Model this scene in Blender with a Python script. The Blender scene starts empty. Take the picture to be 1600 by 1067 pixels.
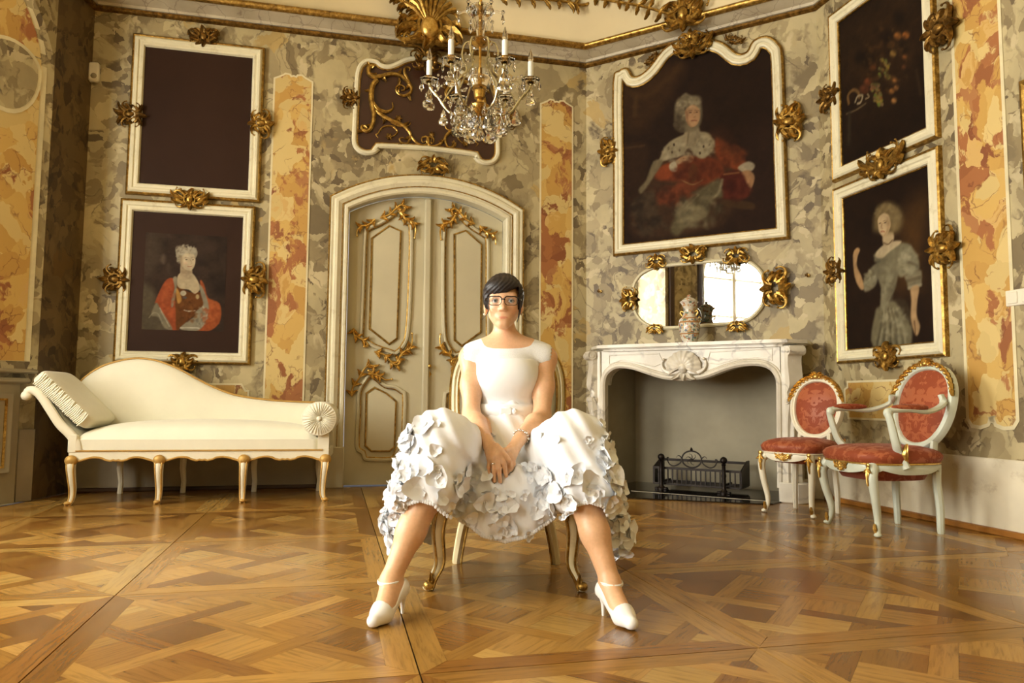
import bpy, math, random
import numpy as np
from mathutils import Vector, Matrix

PI = math.pi
R = math.radians
scene = bpy.context.scene
col = scene.collection

# ------------------------------------------------------------------ camera
CAM_H, FPX, PITCH, ROLL = 0.70, 1160.0, R(4.5), R(0.45)
cam_data = bpy.data.cameras.new('camera')
cam_data.sensor_width = 36.0
cam_data.lens = 36.0 * FPX / 1600.0
cam_data.clip_start = 0.05
cam = bpy.data.objects.new('camera', cam_data)
col.objects.link(cam)
_c, _s, _cp, _sp = math.cos(ROLL), math.sin(ROLL), math.cos(PITCH), math.sin(PITCH)
_r = Vector((_c, -_sp * _s, _cp * _s)); _u = Vector((-_s, -_sp * _c, _cp * _c)); _f = Vector((0, _cp, _sp))
cam.matrix_world = Matrix(((_r.x, _u.x, -_f.x, 0), (_r.y, _u.y, -_f.y, 0), (_r.z, _u.z, -_f.z, CAM_H), (0, 0, 0, 1)))
scene.camera = cam

# ------------------------------------------------------------------ world, exposure
world = bpy.data.worlds.new('world'); scene.world = world
world.use_nodes = True
world.node_tree.nodes['Background'].inputs[0].default_value = (0.80, 0.88, 1.0, 1)
world.node_tree.nodes['Background'].inputs[1].default_value = 1.0
scene.view_settings.view_transform = 'Standard'
scene.view_settings.look = 'None'
scene.view_settings.gamma = 1.0
scene.view_settings.use_curve_mapping = False
scene.view_settings.exposure = 0.20
scene.cycles.use_denoising = True
scene.cycles.use_adaptive_sampling = True
scene.cycles.adaptive_threshold = 0.06
scene.cycles.max_bounces = 7
scene.cycles.diffuse_bounces = 3
scene.cycles.glossy_bounces = 3
scene.cycles.transmission_bounces = 5
scene.cycles.transparent_max_bounces = 8
scene.cycles.caustics_reflective = False
scene.cycles.caustics_refractive = False
scene.cycles.sample_clamp_indirect = 6.0

# daylight of the windows in the left wall (the panes themselves give the light)
WINDOW_LIGHT = (1.0, 0.972, 0.895)
WINDOW_POWER = 27.0
ROOM_H = 4.55          # flat of the ceiling
CORNICE = 3.69         # lower gilt line of the cornice

# ------------------------------------------------------------------ colour and materials
def lin(v):
    v = v / 255.0
    return v / 12.92 if v <= 0.04045 else ((v + 0.055) / 1.055) ** 2.4
def rgb(r, g, b): return (lin(r), lin(g), lin(b), 1.0)

class NT:
    """small helper around a material's node tree"""
    def __init__(self, name):
        self.m = bpy.data.materials.new(name); self.m.use_nodes = True
        self.t = self.m.node_tree; self.b = self.t.nodes['Principled BSDF']
    def n(self, kind, **kw):
        nd = self.t.nodes.new(kind)
        for k, v in kw.items():
            if k.startswith('i_'):
                nd.inputs[int(k[2:]) if k[2:].isdigit() else k[2:].replace('_', ' ')].default_value = v
            else: setattr(nd, k, v)
        return nd
    def l(self, a, b): self.t.links.new(a, b)
    def pos(self, scale=(1, 1, 1)):
        g = self.n('ShaderNodeNewGeometry'); mp = self.n('ShaderNodeMapping')
        mp.inputs['Scale'].default_value = scale
        self.l(g.outputs['Position'], mp.inputs[0]); return mp.outputs[0]
    def objc(self, scale=(1, 1, 1)):
        g = self.n('ShaderNodeTexCoord'); mp = self.n('ShaderNodeMapping')
        mp.inputs['Scale'].default_value = scale
        self.l(g.outputs['Object'], mp.inputs[0]); return mp.outputs[0]
    def noise(self, vec, scale, detail=3, rough=.5, dist=0.0):
        nd = self.n('ShaderNodeTexNoise'); self.l(vec, nd.inputs['Vector'])
        nd.inputs['Scale'].default_value = scale; nd.inputs['Detail'].default_value = detail
        nd.inputs['Roughness'].default_value = rough; nd.inputs['Distortion'].default_value = dist
        return nd
    def voro(self, vec, scale, feature='F1', rnd=1.0):
        nd = self.n('ShaderNodeTexVoronoi'); nd.feature = feature; self.l(vec, nd.inputs['Vector'])
        nd.inputs['Scale'].default_value = scale; nd.inputs['Randomness'].default_value = rnd
        return nd
    def ramp(self, fac, stops, interp='LINEAR'):
        nd = self.n('ShaderNodeValToRGB'); cr = nd.color_ramp; cr.interpolation = interp
        while len(cr.elements) < len(stops): cr.elements.new(0.5)
        for e, (p, c) in zip(cr.elements, stops): e.position = p; e.color = c
        self.l(fac, nd.inputs[0]); return nd.outputs[0]
    def mix(self, fac, a, b, mode='MIX'):
        nd = self.n('ShaderNodeMix'); nd.data_type = 'RGBA'; nd.blend_type = mode
        for sock, v in ((nd.inputs[0], fac), (nd.inputs[6], a), (nd.inputs[7], b)):
            if hasattr(v, 'links'): self.l(v, sock)
            else: sock.default_value = v
        return nd.outputs[2]
    def math(self, op, a, b=0.0, clamp=False):
        nd = self.n('ShaderNodeMath'); nd.operation = op; nd.use_clamp = clamp
        for sock, v in ((nd.inputs[0], a), (nd.inputs[1], b)):
            if hasattr(v, 'links'): self.l(v, sock)
            else: sock.default_value = v
        return nd.outputs[0]
    def warp(self, vec, scale, amount, detail=3):
        nz = self.noise(vec, scale, detail)
        sub = self.n('ShaderNodeVectorMath'); sub.operation = 'SUBTRACT'
        self.l(nz.outputs['Color'], sub.inputs[0]); sub.inputs[1].default_value = (.5, .5, .5)
        sc = self.n('ShaderNodeVectorMath'); sc.operation = 'SCALE'; self.l(sub.outputs[0], sc.inputs[0]); sc.inputs['Scale'].default_value = amount
        ad = self.n('ShaderNodeVectorMath'); ad.operation = 'ADD'; self.l(vec, ad.inputs[0]); self.l(sc.outputs[0], ad.inputs[1])
        return ad.outputs[0]
    def bump(self, h, strength=.3, dist=.01):
        nd = self.n('ShaderNodeBump'); nd.inputs['Strength'].default_value = strength; nd.inputs['Distance'].default_value = dist
        self.l(h, nd.inputs['Height']); self.l(nd.outputs[0], self.b.inputs['Normal'])
    def set(self, color=None, rough=None, metal=None, **kw):
        if color is not None:
            if hasattr(color, 'links'): self.l(color, self.b.inputs['Base Color'])
            else: self.b.inputs['Base Color'].default_value = color
        if rough is not None:
            if hasattr(rough, 'links'): self.l(rough, self.b.inputs['Roughness'])
            else: self.b.inputs['Roughness'].default_value = rough
        if metal is not None: self.b.inputs['Metallic'].default_value = metal
        for k, v in kw.items(): self.b.inputs[k.replace('_', ' ')].default_value = v
        return self.m

def plain(name, c, rough=.5, metal=0.0, vary=.12, vscale=6.0, bump=0.0, bscale=60.0, dirt=None, **kw):
    t = NT(name); p = t.objc()
    nz = t.noise(p, vscale, 4, .6)
    dark = tuple(x * (1 - vary) for x in c[:3]) + (1,); lite = tuple(min(1, x * (1 + vary)) for x in c[:3]) + (1,)
    base = t.ramp(nz.outputs['Fac'], [(.3, dark), (.7, lite)])
    if dirt:
        d = t.noise(p, vscale * 2.3, 6, .7)
        base = t.mix(t.ramp(d.outputs['Fac'], [(.55, (0, 0, 0, 1)), (.75, (1, 1, 1, 1))]), base, dirt)
    if bump: t.bump(t.noise(p, bscale, 3).outputs['Fac'], bump, .004)
    return t.set(base, rough, metal, **kw)

def attr_mat(name, rough=.5, bump=0.0, bscale=300.0, **kw):
    """colour comes from the mesh's own 'paint' colours (canvas paint, veneer tone)"""
    t = NT(name); a = t.n('ShaderNodeVertexColor'); a.layer_name = 'paint'
    p = t.objc()
    if bump: t.bump(t.noise(p, bscale, 4).outputs['Fac'], bump, .002)
    return t.set(a.outputs[0], rough, 0.0, **kw)

# marble paints of the walls
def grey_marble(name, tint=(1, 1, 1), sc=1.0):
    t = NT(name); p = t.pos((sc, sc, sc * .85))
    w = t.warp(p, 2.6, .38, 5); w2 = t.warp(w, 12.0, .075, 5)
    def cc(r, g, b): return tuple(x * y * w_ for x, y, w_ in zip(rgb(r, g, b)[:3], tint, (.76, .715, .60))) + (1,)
    v1 = t.voro(w2, 6.8)
    sep = t.n('ShaderNodeSeparateColor'); t.l(v1.outputs['Color'], sep.inputs[0])
    c1 = t.ramp(sep.outputs[0], [(0, cc(204, 194, 160)), (.24, cc(180, 168, 136)), (.42, cc(210, 200, 166)), (.58, cc(158, 145, 114)), (.74, cc(192, 180, 146)), (.89, cc(136, 123, 96)), (.96, cc(200, 178, 124))], 'CONSTANT')
    v2 = t.voro(w2, 17.0)
    sep2 = t.n('ShaderNodeSeparateColor'); t.l(v2.outputs['Color'], sep2.inputs[0])
    c2 = t.ramp(sep2.outputs[0], [(0, cc(196, 186, 154)), (.3, cc(166, 154, 124)), (.52, cc(214, 204, 174)), (.70, cc(144, 131, 104)), (.88, cc(116, 103, 82))], 'CONSTANT')
    m1 = t.ramp(t.noise(w, 3.4, 4, .6).outputs['Fac'], [(.47, (0, 0, 0, 1)), (.53, (1, 1, 1, 1))])
    base = t.mix(m1, c1, c2)
    cl = t.ramp(t.noise(p, 2.6, 5, .6).outputs['Fac'], [(.3, (.78, .76, .74, 1)), (.7, (1.12, 1.1, 1.06, 1))])
    base = t.mix(1.0, base, cl, 'MULTIPLY')
    ve = t.voro(w2, 5.2, 'DISTANCE_TO_EDGE')
    vm = t.ramp(ve.outputs['Distance'], [(0, (1, 1, 1, 1)), (.035, (0, 0, 0, 1))])
    vmask = t.ramp(t.noise(p, 4.0, 3).outputs['Fac'], [(.5, (0, 0, 0, 1)), (.62, (1, 1, 1, 1))])
    base = t.mix(t.math('MULTIPLY', t.math('MULTIPLY', vm, vmask), .75), base, cc(92, 78, 60))
    t.bump(t.noise(p, 40, 4).outputs['Fac'], .08, .004)
    return t.set(base, .55)

def yellow_marble(name, sc=1.0, rich=1.0):
    t = NT(name); p = t.pos((sc, sc, sc * .8))
    w = t.warp(p, 3.0, .35, 4); w2 = t.warp(w, 13.0, .06, 4)
    v1 = t.voro(w2, 8.5); sep = t.n('ShaderNodeSeparateColor'); t.l(v1.outputs['Color'], sep.inputs[0])
    cy = t.ramp(sep.outputs[0], [(0, rgb(222, 184, 112)), (.25, rgb(212, 170, 96)), (.45, rgb(230, 204, 146)), (.65, rgb(206, 162, 90)), (.85, rgb(222, 196, 138))], 'CONSTANT')
    cr = t.ramp(sep.outputs[1], [(0, rgb(174, 112, 70)), (.4, rgb(158, 98, 60)), (.66, rgb(184, 128, 84)), (.80, rgb(222, 184, 122)), (.93, rgb(146, 86, 54))], 'CONSTANT')
    m = t.ramp(t.noise(w2, 2.8, 6, .66).outputs['Fac'], [(.525, (0, 0, 0, 1)), (.55, (1, 1, 1, 1))])
    base = t.mix(m, cy, cr)
    ve = t.voro(w2, 8.0, 'DISTANCE_TO_EDGE')
    vm = t.ramp(ve.outputs['Distance'], [(0, (1, 1, 1, 1)), (.03, (0, 0, 0, 1))])
    vmask = t.ramp(t.noise(p, 6.0, 3).outputs['Fac'], [(.5, (0, 0, 0, 1)), (.58, (1, 1, 1, 1))])
    base = t.mix(t.math('MULTIPLY', t.math('MULTIPLY', vm, vmask), .8), base, rgb(128, 72, 44))
    base = t.mix(1.0, base, (.79, .765, .62, 1), 'MULTIPLY')
    t.bump(t.noise(p, 40, 4).outputs['Fac'], .06, .004)
    return t.set(base, .5)

M = {}
M['grey'] = grey_marble('painted_grey_marble')
M['shade_brown_marble'] = grey_marble('brown_marble_painted_shade', (.30, .22, .13))  # brownish marble, darkened further to paint in the corner's shade
M['yellow'] = yellow_marble('painted_yellow_marble')
M['border'] = plain('painted_pale_border', rgb(214, 202, 162), .6)
def white_marble(name):
    t = NT(name); p = t.pos(); w = t.warp(p, 3.0, .5, 5)
    ve = t.voro(w, 3.2, 'DISTANCE_TO_EDGE')
    vm = t.ramp(ve.outputs['Distance'], [(0, (1, 1, 1, 1)), (.05, (0, 0, 0, 1))])
    n = t.noise(p, 5, 4)
    base = t.ramp(n.outputs['Fac'], [(.3, rgb(206, 198, 180)), (.7, rgb(232, 226, 210))])
    base = t.mix(t.math('MULTIPLY', vm, t.ramp(n.outputs['Fac'], [(.42, (0, 0, 0, 1)), (.6, (.75, .75, .75, 1))])), base, rgb(140, 132, 120))
    return t.set(base, .3)
M['white_marble'] = white_marble('white_veined_marble')
def cornice_marble(name):
    t = NT(name); p = t.pos(); w = t.warp(p, 5.0, .2, 4)
    ve = t.voro(w, 7, 'DISTANCE_TO_EDGE')
    vm = t.ramp(ve.outputs['Distance'], [(0, (1, 1, 1, 1)), (.03, (0, 0, 0, 1))])
    base = t.ramp(t.noise(p, 4, 4).outputs['Fac'], [(.3, rgb(170, 156, 128)), (.7, rgb(200, 188, 160))])
    base = t.mix(t.math('MULTIPLY', vm, .6), base, rgb(120, 98, 84))
    return t.set(base, .5)
M['cornice'] = cornice_marble('painted_cornice_marble')
def gilt(name, lo=(104, 74, 26), hi=(220, 182, 98), rough=.36):
    t = NT(name); p = t.objc()
    n = t.noise(p, 30, 5, .7)
    base = t.ramp(n.outputs['Fac'], [(.32, rgb(*lo)), (.52, rgb(*[(a + b) / 2 for a, b in zip(lo, hi)])), (.72, rgb(*hi))])
    t.bump(t.noise(p, 120, 3).outputs['Fac'], .25, .003)
    return t.set(base, rough, .85)
M['gold'] = gilt('old_gilding')
M['gold_bright'] = gilt('bright_gilding', (176, 134, 58), (242, 210, 130), .3)
M['ochre_gilt'] = plain('matt_ochre_gilding', rgb(190, 150, 78), .5, .35, vary=.16, vscale=14)
M['gold_dark'] = gilt('worn_dark_gilding', (74, 52, 20), (172, 132, 64), .42)
M['cream'] = plain('cream_paint', rgb(222, 214, 182), .42, vary=.06, dirt=rgb(196, 184, 148))
M['door'] = plain('door_grey_cream_paint', rgb(198, 189, 158), .45, vary=.06, vscale=2.5)
M['taupe'] = plain('taupe_paint', rgb(150, 138, 110), .5, vary=.1, vscale=3)
M['plaster'] = plain('ceiling_plaster', rgb(226, 208, 164), .8, vary=.04, vscale=2)
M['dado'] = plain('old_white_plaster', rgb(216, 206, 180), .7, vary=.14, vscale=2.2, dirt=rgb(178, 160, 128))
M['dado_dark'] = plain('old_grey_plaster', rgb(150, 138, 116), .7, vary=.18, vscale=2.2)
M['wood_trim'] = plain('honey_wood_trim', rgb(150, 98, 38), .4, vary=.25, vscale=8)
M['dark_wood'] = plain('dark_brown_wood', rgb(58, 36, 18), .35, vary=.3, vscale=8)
M['white_paint'] = plain('white_satin_paint', rgb(236, 230, 206), .4, vary=.04)
M['bluewhite'] = plain('pale_green_white_lacquer', rgb(206, 212, 194), .38, vary=.06)
M['silk'] = plain('ivory_silk', rgb(235, 231, 208), .62, vary=.03, bump=.05, bscale=260, Sheen_Weight=.25)
M['soot'] = plain('iron_black', rgb(34, 26, 20), .45, .6, vary=.3, vscale=20)
M['hearth'] = plain('polished_black_stone', rgb(22, 17, 13), .08, vary=.3, vscale=5)
M['firebox'] = plain('grey_firebox_render', rgb(156, 148, 126), .85, vary=.16, vscale=2.0)
M['plastic'] = plain('white_plastic', rgb(226, 218, 196), .4, vary=.02)
M['groove'] = plain('dark_recess', rgb(40, 26, 14), .8)
t = NT('mirror_glass'); M['mirror'] = t.set(rgb(226, 226, 220), .02, 1.0)
t = NT('clear_crystal'); M['crystal'] = t.set((1, 1, 1, 1), .02, 0.0, IOR=1.52, Transmission_Weight=1.0)
t = NT('window_pane'); t.b.inputs['Emission Color'].default_value = WINDOW_LIGHT + (1,); t.b.inputs['Emission Strength'].default_value = WINDOW_POWER
M['pane'] = t.set((0.02, 0.02, 0.02, 1), .1)
M['canvas'] = attr_mat('oil_paint_on_canvas', .75, .15, 260, Specular_IOR_Level=.10)
# ------------------------------------------------------------------ object helpers
def tag(o, label=None, cat=None, group=None, kind=None):
    if label: o['label'] = label
    if cat: o['category'] = cat
    if group: o['group'] = group
    if kind: o['kind'] = kind
    return o
def empty(name, loc=(0, 0, 0), rz=0.0, parent=None):
    o = bpy.data.objects.new(name, None); col.objects.link(o)
    o.location = loc; o.rotation_euler = (0, 0, rz); o.empty_display_size = .1
    if parent: o.parent = parent
    return o
def link(name, me, mat=None, parent=None, loc=None, rot=None):
    o = bpy.data.objects.new(name, me); col.objects.link(o)
    if mat is not None and not me.materials: me.materials.append(M[mat] if isinstance(mat, str) else mat)
    if parent: o.parent = parent
    if loc is not None: o.location = loc
    if rot is not None: o.rotation_euler = rot
    return o
def np_mesh(name, V, F, smooth=True, angle=None):
    """V (n,3) array, F (m,4) or (m,3) array"""
    me = bpy.data.meshes.new(name)
    V = np.asarray(V, np.float32); F = np.asarray(F, np.int32)
    k = F.shape[1]
    me.vertices.add(len(V)); me.vertices.foreach_set('co', V.ravel())
    me.loops.add(F.size); me.loops.foreach_set('vertex_index', F.ravel())
    me.polygons.add(len(F)); me.polygons.foreach_set('loop_start', np.arange(0, F.size, k, dtype=np.int32))
    me.polygons.foreach_set('loop_total', np.full(len(F), k, np.int32))
    if smooth: me.polygons.foreach_set('use_smooth', np.ones(len(F), bool))
    me.update(calc_edges=True); me.validate()
    if angle is not None: me.set_sharp_from_angle(angle=angle)
    return me
def paint(me, cols):
    """per-vertex linear colours (n,3)"""
    a = me.color_attributes.new('paint', 'FLOAT_COLOR', 'POINT')
    c = np.ones((len(me.vertices), 4), np.float32); c[:, :3] = cols
    a.data.foreach_set('color', c.ravel())

class MB:
    """collects shapes into one mesh"""
    def __init__(self): self.v = []; self.f = []
    def add(self, vs, fs):
        b = len(self.v); self.v.extend([tuple(p) for p in vs]); self.f.extend([tuple(i + b for i in f) for f in fs]); return self
    def box(self, c, s, rz=0.0, bev=0.0):
        x, y, z = s[0] / 2, s[1] / 2, s[2] / 2
        b = min(bev, x * .9, y * .9, z * .9)
        if b <= 0:
            vs = [(i * x, j * y, k * z) for k in (-1, 1) for j in (-1, 1) for i in (-1, 1)]
            fs = [(0, 2, 3, 1), (4, 5, 7, 6), (0, 1, 5, 4), (2, 6, 7, 3), (0, 4, 6, 2), (1, 3, 7, 5)]
        else:
            vs = []; lev = []
            for zz, ins in ((-z, b), (-z + b, 0), (z - b, 0), (z, b)):
                X, Y = x - ins, y - ins
                lv = [(-X + b * (ins == 0), -Y), (X - b * (ins == 0), -Y), (X, -Y + b * (ins == 0)), (X, Y - b * (ins == 0)), (X - b * (ins == 0), Y), (-X + b * (ins == 0), Y), (-X, Y - b * (ins == 0)), (-X, -Y + b * (ins == 0))]
                lev.append(len(vs)); vs += [(p[0], p[1], zz) for p in lv]
            fs = []
            for a, c2 in zip(lev, lev[1:]):
                for i in range(8): fs.append((a + i, a + (i + 1) % 8, c2 + (i + 1) % 8, c2 + i))
            fs.append(tuple(lev[0] + i for i in reversed(range(8)))); fs.append(tuple(lev[3] + i for i in range(8)))
        ca, sa = math.cos(rz), math.sin(rz)
        return self.add([(c[0] + p[0] * ca - p[1] * sa, c[1] + p[0] * sa + p[1] * ca, c[2] + p[2]) for p in vs], fs)
    def lathe(self, prof, c=(0, 0, 0), n=24, axis='z', sx=1.0, sy=1.0):
        vs = []; m = len(prof)
        for r, z in prof:
            for i in range(n):
                a = 2 * PI * i / n; p = (r * math.cos(a) * sx, r * math.sin(a) * sy, z)
                if axis == 'y': p = (p[0], p[2], p[1])
                elif axis == 'x': p = (p[2], p[0], p[1])
                vs.append((p[0] + c[0], p[1] + c[1], p[2] + c[2]))
        fs = []
        for j in range(m - 1):
            for i in range(n):
                q = (j * n + i, j * n + (i + 1) % n, (j + 1) * n + (i + 1) % n, (j + 1) * n + i)
                fs.append(q if axis != 'y' else q[::-1])
        fs.append(tuple(reversed(range(n))) if axis != 'y' else tuple(range(n)))
        top = tuple((m - 1) * n + i for i in range(n)); fs.append(top if axis != 'y' else top[::-1])
        return self.add(vs, fs)
    def ball(self, c, r, n=12, m=8):
        rr = r if hasattr(r, '__len__') else (r, r, r)
        vs = [(c[0], c[1], c[2] - rr[2])]
        for j in range(1, m):
            a = -PI / 2 + PI * j / m
            for i in range(n):
                b = 2 * PI * i / n
                vs.append((c[0] + rr[0] * math.cos(a) * math.cos(b), c[1] + rr[1] * math.cos(a) * math.sin(b), c[2] + rr[2] * math.sin(a)))
        vs.append((c[0], c[1], c[2] + rr[2]))
        fs = [(0, 1 + (i + 1) % n, 1 + i) for i in range(n)]
        for j in range(m - 2):
            for i in range(n):
                fs.append((1 + j * n + i, 1 + j * n + (i + 1) % n, 1 + (j + 1) * n + (i + 1) % n, 1 + (j + 1) * n + i))
        L = len(vs) - 1
        fs += [(L, 1 + (m - 2) * n + i, 1 + (m - 2) * n + (i + 1) % n) for i in range(n)]
        return self.add(vs, fs)
    def tube(self, pts, rad, n=8, flat=None, closed=False, up=None):
        """round (or flattened: flat=(axis, factor)) tube along a polyline"""
        P = [Vector(p) for p in pts]; m = len(P)
        rads = list(rad) if hasattr(rad, '__len__') else [rad] * m
        T = []
        for i in range(m):
            a = P[(i - 1) % m] if (closed or i > 0) else P[i]; b = P[(i + 1) % m] if (closed or i < m - 1) else P[i]
            t = b - a
            T.append(t.normalized() if t.length > 1e-9 else Vector((0, 0, 1)))
        ref = Vector(up) if up is not None else (Vector((0, 0, 1)) if abs(T[0].z) < .9 else Vector((1, 0, 0)))
        N = (ref - T[0] * ref.dot(T[0])).normalized()
        vs = []
        for i in range(m):
            N = N - T[i] * N.dot(T[i])
            N = N.normalized() if N.length > 1e-6 else T[i].orthogonal().normalized()
            if up is not None:
                N2 = ref - T[i] * ref.dot(T[i])
                if N2.length > 1e-3: N = N2.normalized()
            B = T[i].cross(N)
            r = rads[i]; rn, rb = (r if hasattr(r, '__len__') else (r, r))
            for k in range(n):
                a = 2 * PI * k / n
                o = N * (rn * math.cos(a)) + B * (rb * math.sin(a))
                if flat: o[flat[0]] *= flat[1]
                vs.append(P[i] + o)
        fs = []
        for i in range(m if closed else m - 1):
            for k in range(n):
                a, b = i * n + k, i * n + (k + 1) % n; c, d = ((i + 1) % m) * n + (k + 1) % n, ((i + 1) % m) * n + k
                fs.append((a, b, c, d))
        if not closed:
            fs.append(tuple(reversed(range(n)))); fs.append(tuple((m - 1) * n + k for k in range(n)))
        return self.add(vs, fs)
    def prism(self, poly, y0, y1, hole=None):
        """polygon in x,z extruded from y0 (front, towards the room) to y1"""
        n = len(poly)
        vs = [(p[0], y0, p[1]) for p in poly] + [(p[0], y1, p[1]) for p in poly]
        area = sum(poly[i][0] * poly[(i + 1) % n][1] - poly[(i + 1) % n][0] * poly[i][1] for i in range(n))
        f0, f1 = tuple(range(n)), tuple(reversed(range(n, 2 * n)))
        side = [((i + 1) % n, i, i + n, (i + 1) % n + n) for i in range(n)]
        if area < 0: f0, f1 = f0[::-1], f1[::-1]; side = [s[::-1] for s in side]
        return self.add(vs, [f0, f1] + side)
    def prism_z(self, poly, z0, z1):
        n = len(poly); vs = [(p[0], p[1], z0) for p in poly] + [(p[0], p[1], z1) for p in poly]
        area = sum(poly[i][0] * poly[(i + 1) % n][1] - poly[(i + 1) % n][0] * poly[i][1] for i in range(n))
        f0, f1 = tuple(reversed(range(n))), tuple(range(n, 2 * n))
        side = [(i, (i + 1) % n, (i + 1) % n + n, i + n) for i in range(n)]
        if area < 0: f0, f1 = f0[::-1], f1[::-1]; side = [s[::-1] for s in side]
        return self.add(vs, [f0, f1] + side)
    def sweep(self, path, prof, closed=True, y=0.0):
        """moulding: path in x,z (wall plane); prof = [(outward offset, y depth)] closed loop"""
        n = len(path); m = len(prof)
        area = sum(path[i][0] * path[(i + 1) % n][1] - path[(i + 1) % n][0] * path[i][1] for i in range(n))
        sg = 1 if area > 0 else -1
        vs = []
        for i in range(n):
            p = Vector(path[i]); a = Vector(path[(i - 1) % n]); b = Vector(path[(i + 1) % n])
            if not closed and i == 0: a = p - (b - p)
            if not closed and i == n - 1: b = p + (p - a)
            d1 = (p - a).normalized(); d2 = (b - p).normalized()
            n1 = Vector((d1.y, -d1.x)) * sg; n2 = Vector((d2.y, -d2.x)) * sg
            mi = (n1 + n2); mi = mi.normalized() if mi.length > 1e-6 else n1
            k = 1.0 / max(.35, mi.dot(n1))
            for o, d in prof: vs.append((p.x + mi.x * o * k, y + d, p.y + mi.y * o * k))
        fs = []
        for i in range(n if closed else n - 1):
            for j in range(m):
                a, b = i * m + j, i * m + (j + 1) % m; c, d = ((i + 1) % n) * m + (j + 1) % m, ((i + 1) % n) * m + j
                fs.append((a, b, c, d) if sg > 0 else (d, c, b, a))
        if not closed:
            fs.append(tuple(range(m))); fs.append(tuple(reversed([(n - 1) * m + j for j in range(m)])))
        return self.add(vs, fs)
    def grid(self, rows):
        """rows: list of equally long point lists"""
        m = len(rows[0]); vs = [p for r in rows for p in r]
        fs = [(j * m + i, j * m + i + 1, (j + 1) * m + i + 1, (j + 1) * m + i) for j in range(len(rows) - 1) for i in range(m - 1)]
        return self.add(vs, fs)
    def mesh(self, name, smooth=True, angle=R(38)):
        me = bpy.data.meshes.new(name); me.from_pydata(self.v, [], self.f); me.update()
        if smooth:
            me.polygons.foreach_set('use_smooth', np.ones(len(me.polygons), bool))
            if angle: me.set_sharp_from_angle(angle=angle)
        return me
    def build(self, name, mat, parent=None, loc=None, rot=None, smooth=True, angle=R(38)):
        return link(name, self.mesh(name, smooth, angle), mat, parent, loc, rot)

def fix_normals(me):
    import bmesh
    bm = bmesh.new(); bm.from_mesh(me); bmesh.ops.recalc_face_normals(bm, faces=bm.faces); bm.to_mesh(me); bm.free()

def smooth_path(pts, n=6, closed=False):
    """Catmull-Rom through points of any dimension"""
    P = [np.array(p, float) for p in pts]; m = len(P); out = []
    for i in range(m if closed else m - 1):
        p0 = P[(i - 1) % m] if (closed or i > 0) else P[i]; p1 = P[i]; p2 = P[(i + 1) % m]
        p3 = P[(i + 2) % m] if (closed or i < m - 2) else P[(i + 1) % m]
        for k in range(n):
            t = k / n
            out.append(tuple(.5 * ((2 * p1) + (-p0 + p2) * t + (2 * p0 - 5 * p1 + 4 * p2 - p3) * t * t + (-p0 + 3 * p1 - 3 * p2 + p3) * t ** 3)))
    if not closed: out.append(tuple(P[-1]))
    return out
def clothoid(p, th, L, k0, k1, n=16):
    pts = [tuple(p)]; x, z = p; ds = L / n
    for i in range(n):
        k = k0 + (k1 - k0) * (i + .5) / n
        th += k * ds / 2; x += ds * math.cos(th); z += ds * math.sin(th); th += k * ds / 2
        pts.append((x, z))
    return pts
def lerp(a, b, t): return a + (b - a) * t

# ------------------------------------------------------------------ walls as local frames (x along the wall, -y into the room)
def cam_ray(px, py):
    x, y = px - 800.0, py - 533.5
    x, y = _c * x + _s * y, -_s * x + _c * y
    v = (x, FPX, -y)
    return Vector((v[0], _cp * v[1] - _sp * v[2], _sp * v[1] + _cp * v[2]))
class Wall:
    def __init__(self, origin, deg):
        self.o = Vector((origin[0], origin[1])); self.a = R(deg)
        self.d = Vector((math.cos(self.a), math.sin(self.a))); self.n = Vector((-math.sin(self.a), math.cos(self.a)))
    def w(self, s, y, z):
        p = self.o + self.d * s + self.n * y
        return Vector((p.x, p.y, z))
    def at(self, px, py, out=0.0):
        """the point of the wall plane (moved out into the room by `out`) that the photo shows at px, py -> (s, z)"""
        r = cam_ray(px, py); o = self.o - self.n * out
        t = o.dot(self.n) / (r.x * self.n.x + r.y * self.n.y)
        q = Vector((r.x, r.y)) * t
        return ((q - o).dot(self.d), CAM_H + t * r.z)
    def poly(self, pts, out=0.0): return [self.at(p[0], p[1], out) for p in pts]
    def empty(self, name, s=0, z=0, y=0): return empty(name, self.w(s, y, z), self.a)
def floor_at(px, py, z=0.0):
    r = cam_ray(px, py); t = (z - CAM_H) / r.z
    return Vector((r.x * t, r.y * t, z))

cAE = Vector((-3.233, 5.507)); cAB = Vector((0.646, 6.438)); cBC = Vector((2.293, 5.428))
WA = Wall(cAE, 13.5); WB = Wall(cAB, -31.5); WC = Wall(cBC, -76.5)
LA = (cAB - cAE).length; LB = (cBC - cAB).length; LC = 9.2

# ------------------------------------------------------------------ carved rococo ornament (x,z plane, relief to -y)
def leaf(mb, p, th, L, w, curl, rel=.012, n=7, y=0.0):
    """acanthus-like blade, curved, with a keel"""
    c = clothoid(p, th, L, curl * .3 / L, curl * 2.0 / L, n); rows = []
    for i, q in enumerate(c):
        t = i / n; ww = w * math.sin(PI * min(.98, .12 + .88 * t)) ** .8 * (1 - .25 * t) * (1 + .22 * math.sin(t * 17))
        a = c[min(i + 1, n)]; b = c[max(i - 1, 0)]; d = math.atan2(a[1] - b[1], a[0] - b[0])
        nx, nz = -math.sin(d), math.cos(d); lift = rel * (1.2 * math.sin(PI * t * .8) + .3)
        rows.append([(q[0] + nx * ww * s, y - lift * h, q[1] + nz * ww * s) for s, h in ((-1, .25), (-.55, .9), (0, .55 if 0 < i < n else .8), (.55, .9), (1, .25))])
    mb.grid(rows)
    mb.grid([[(x, y + .001, z) for x, _, z in r][::-1] for r in rows])
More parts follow.
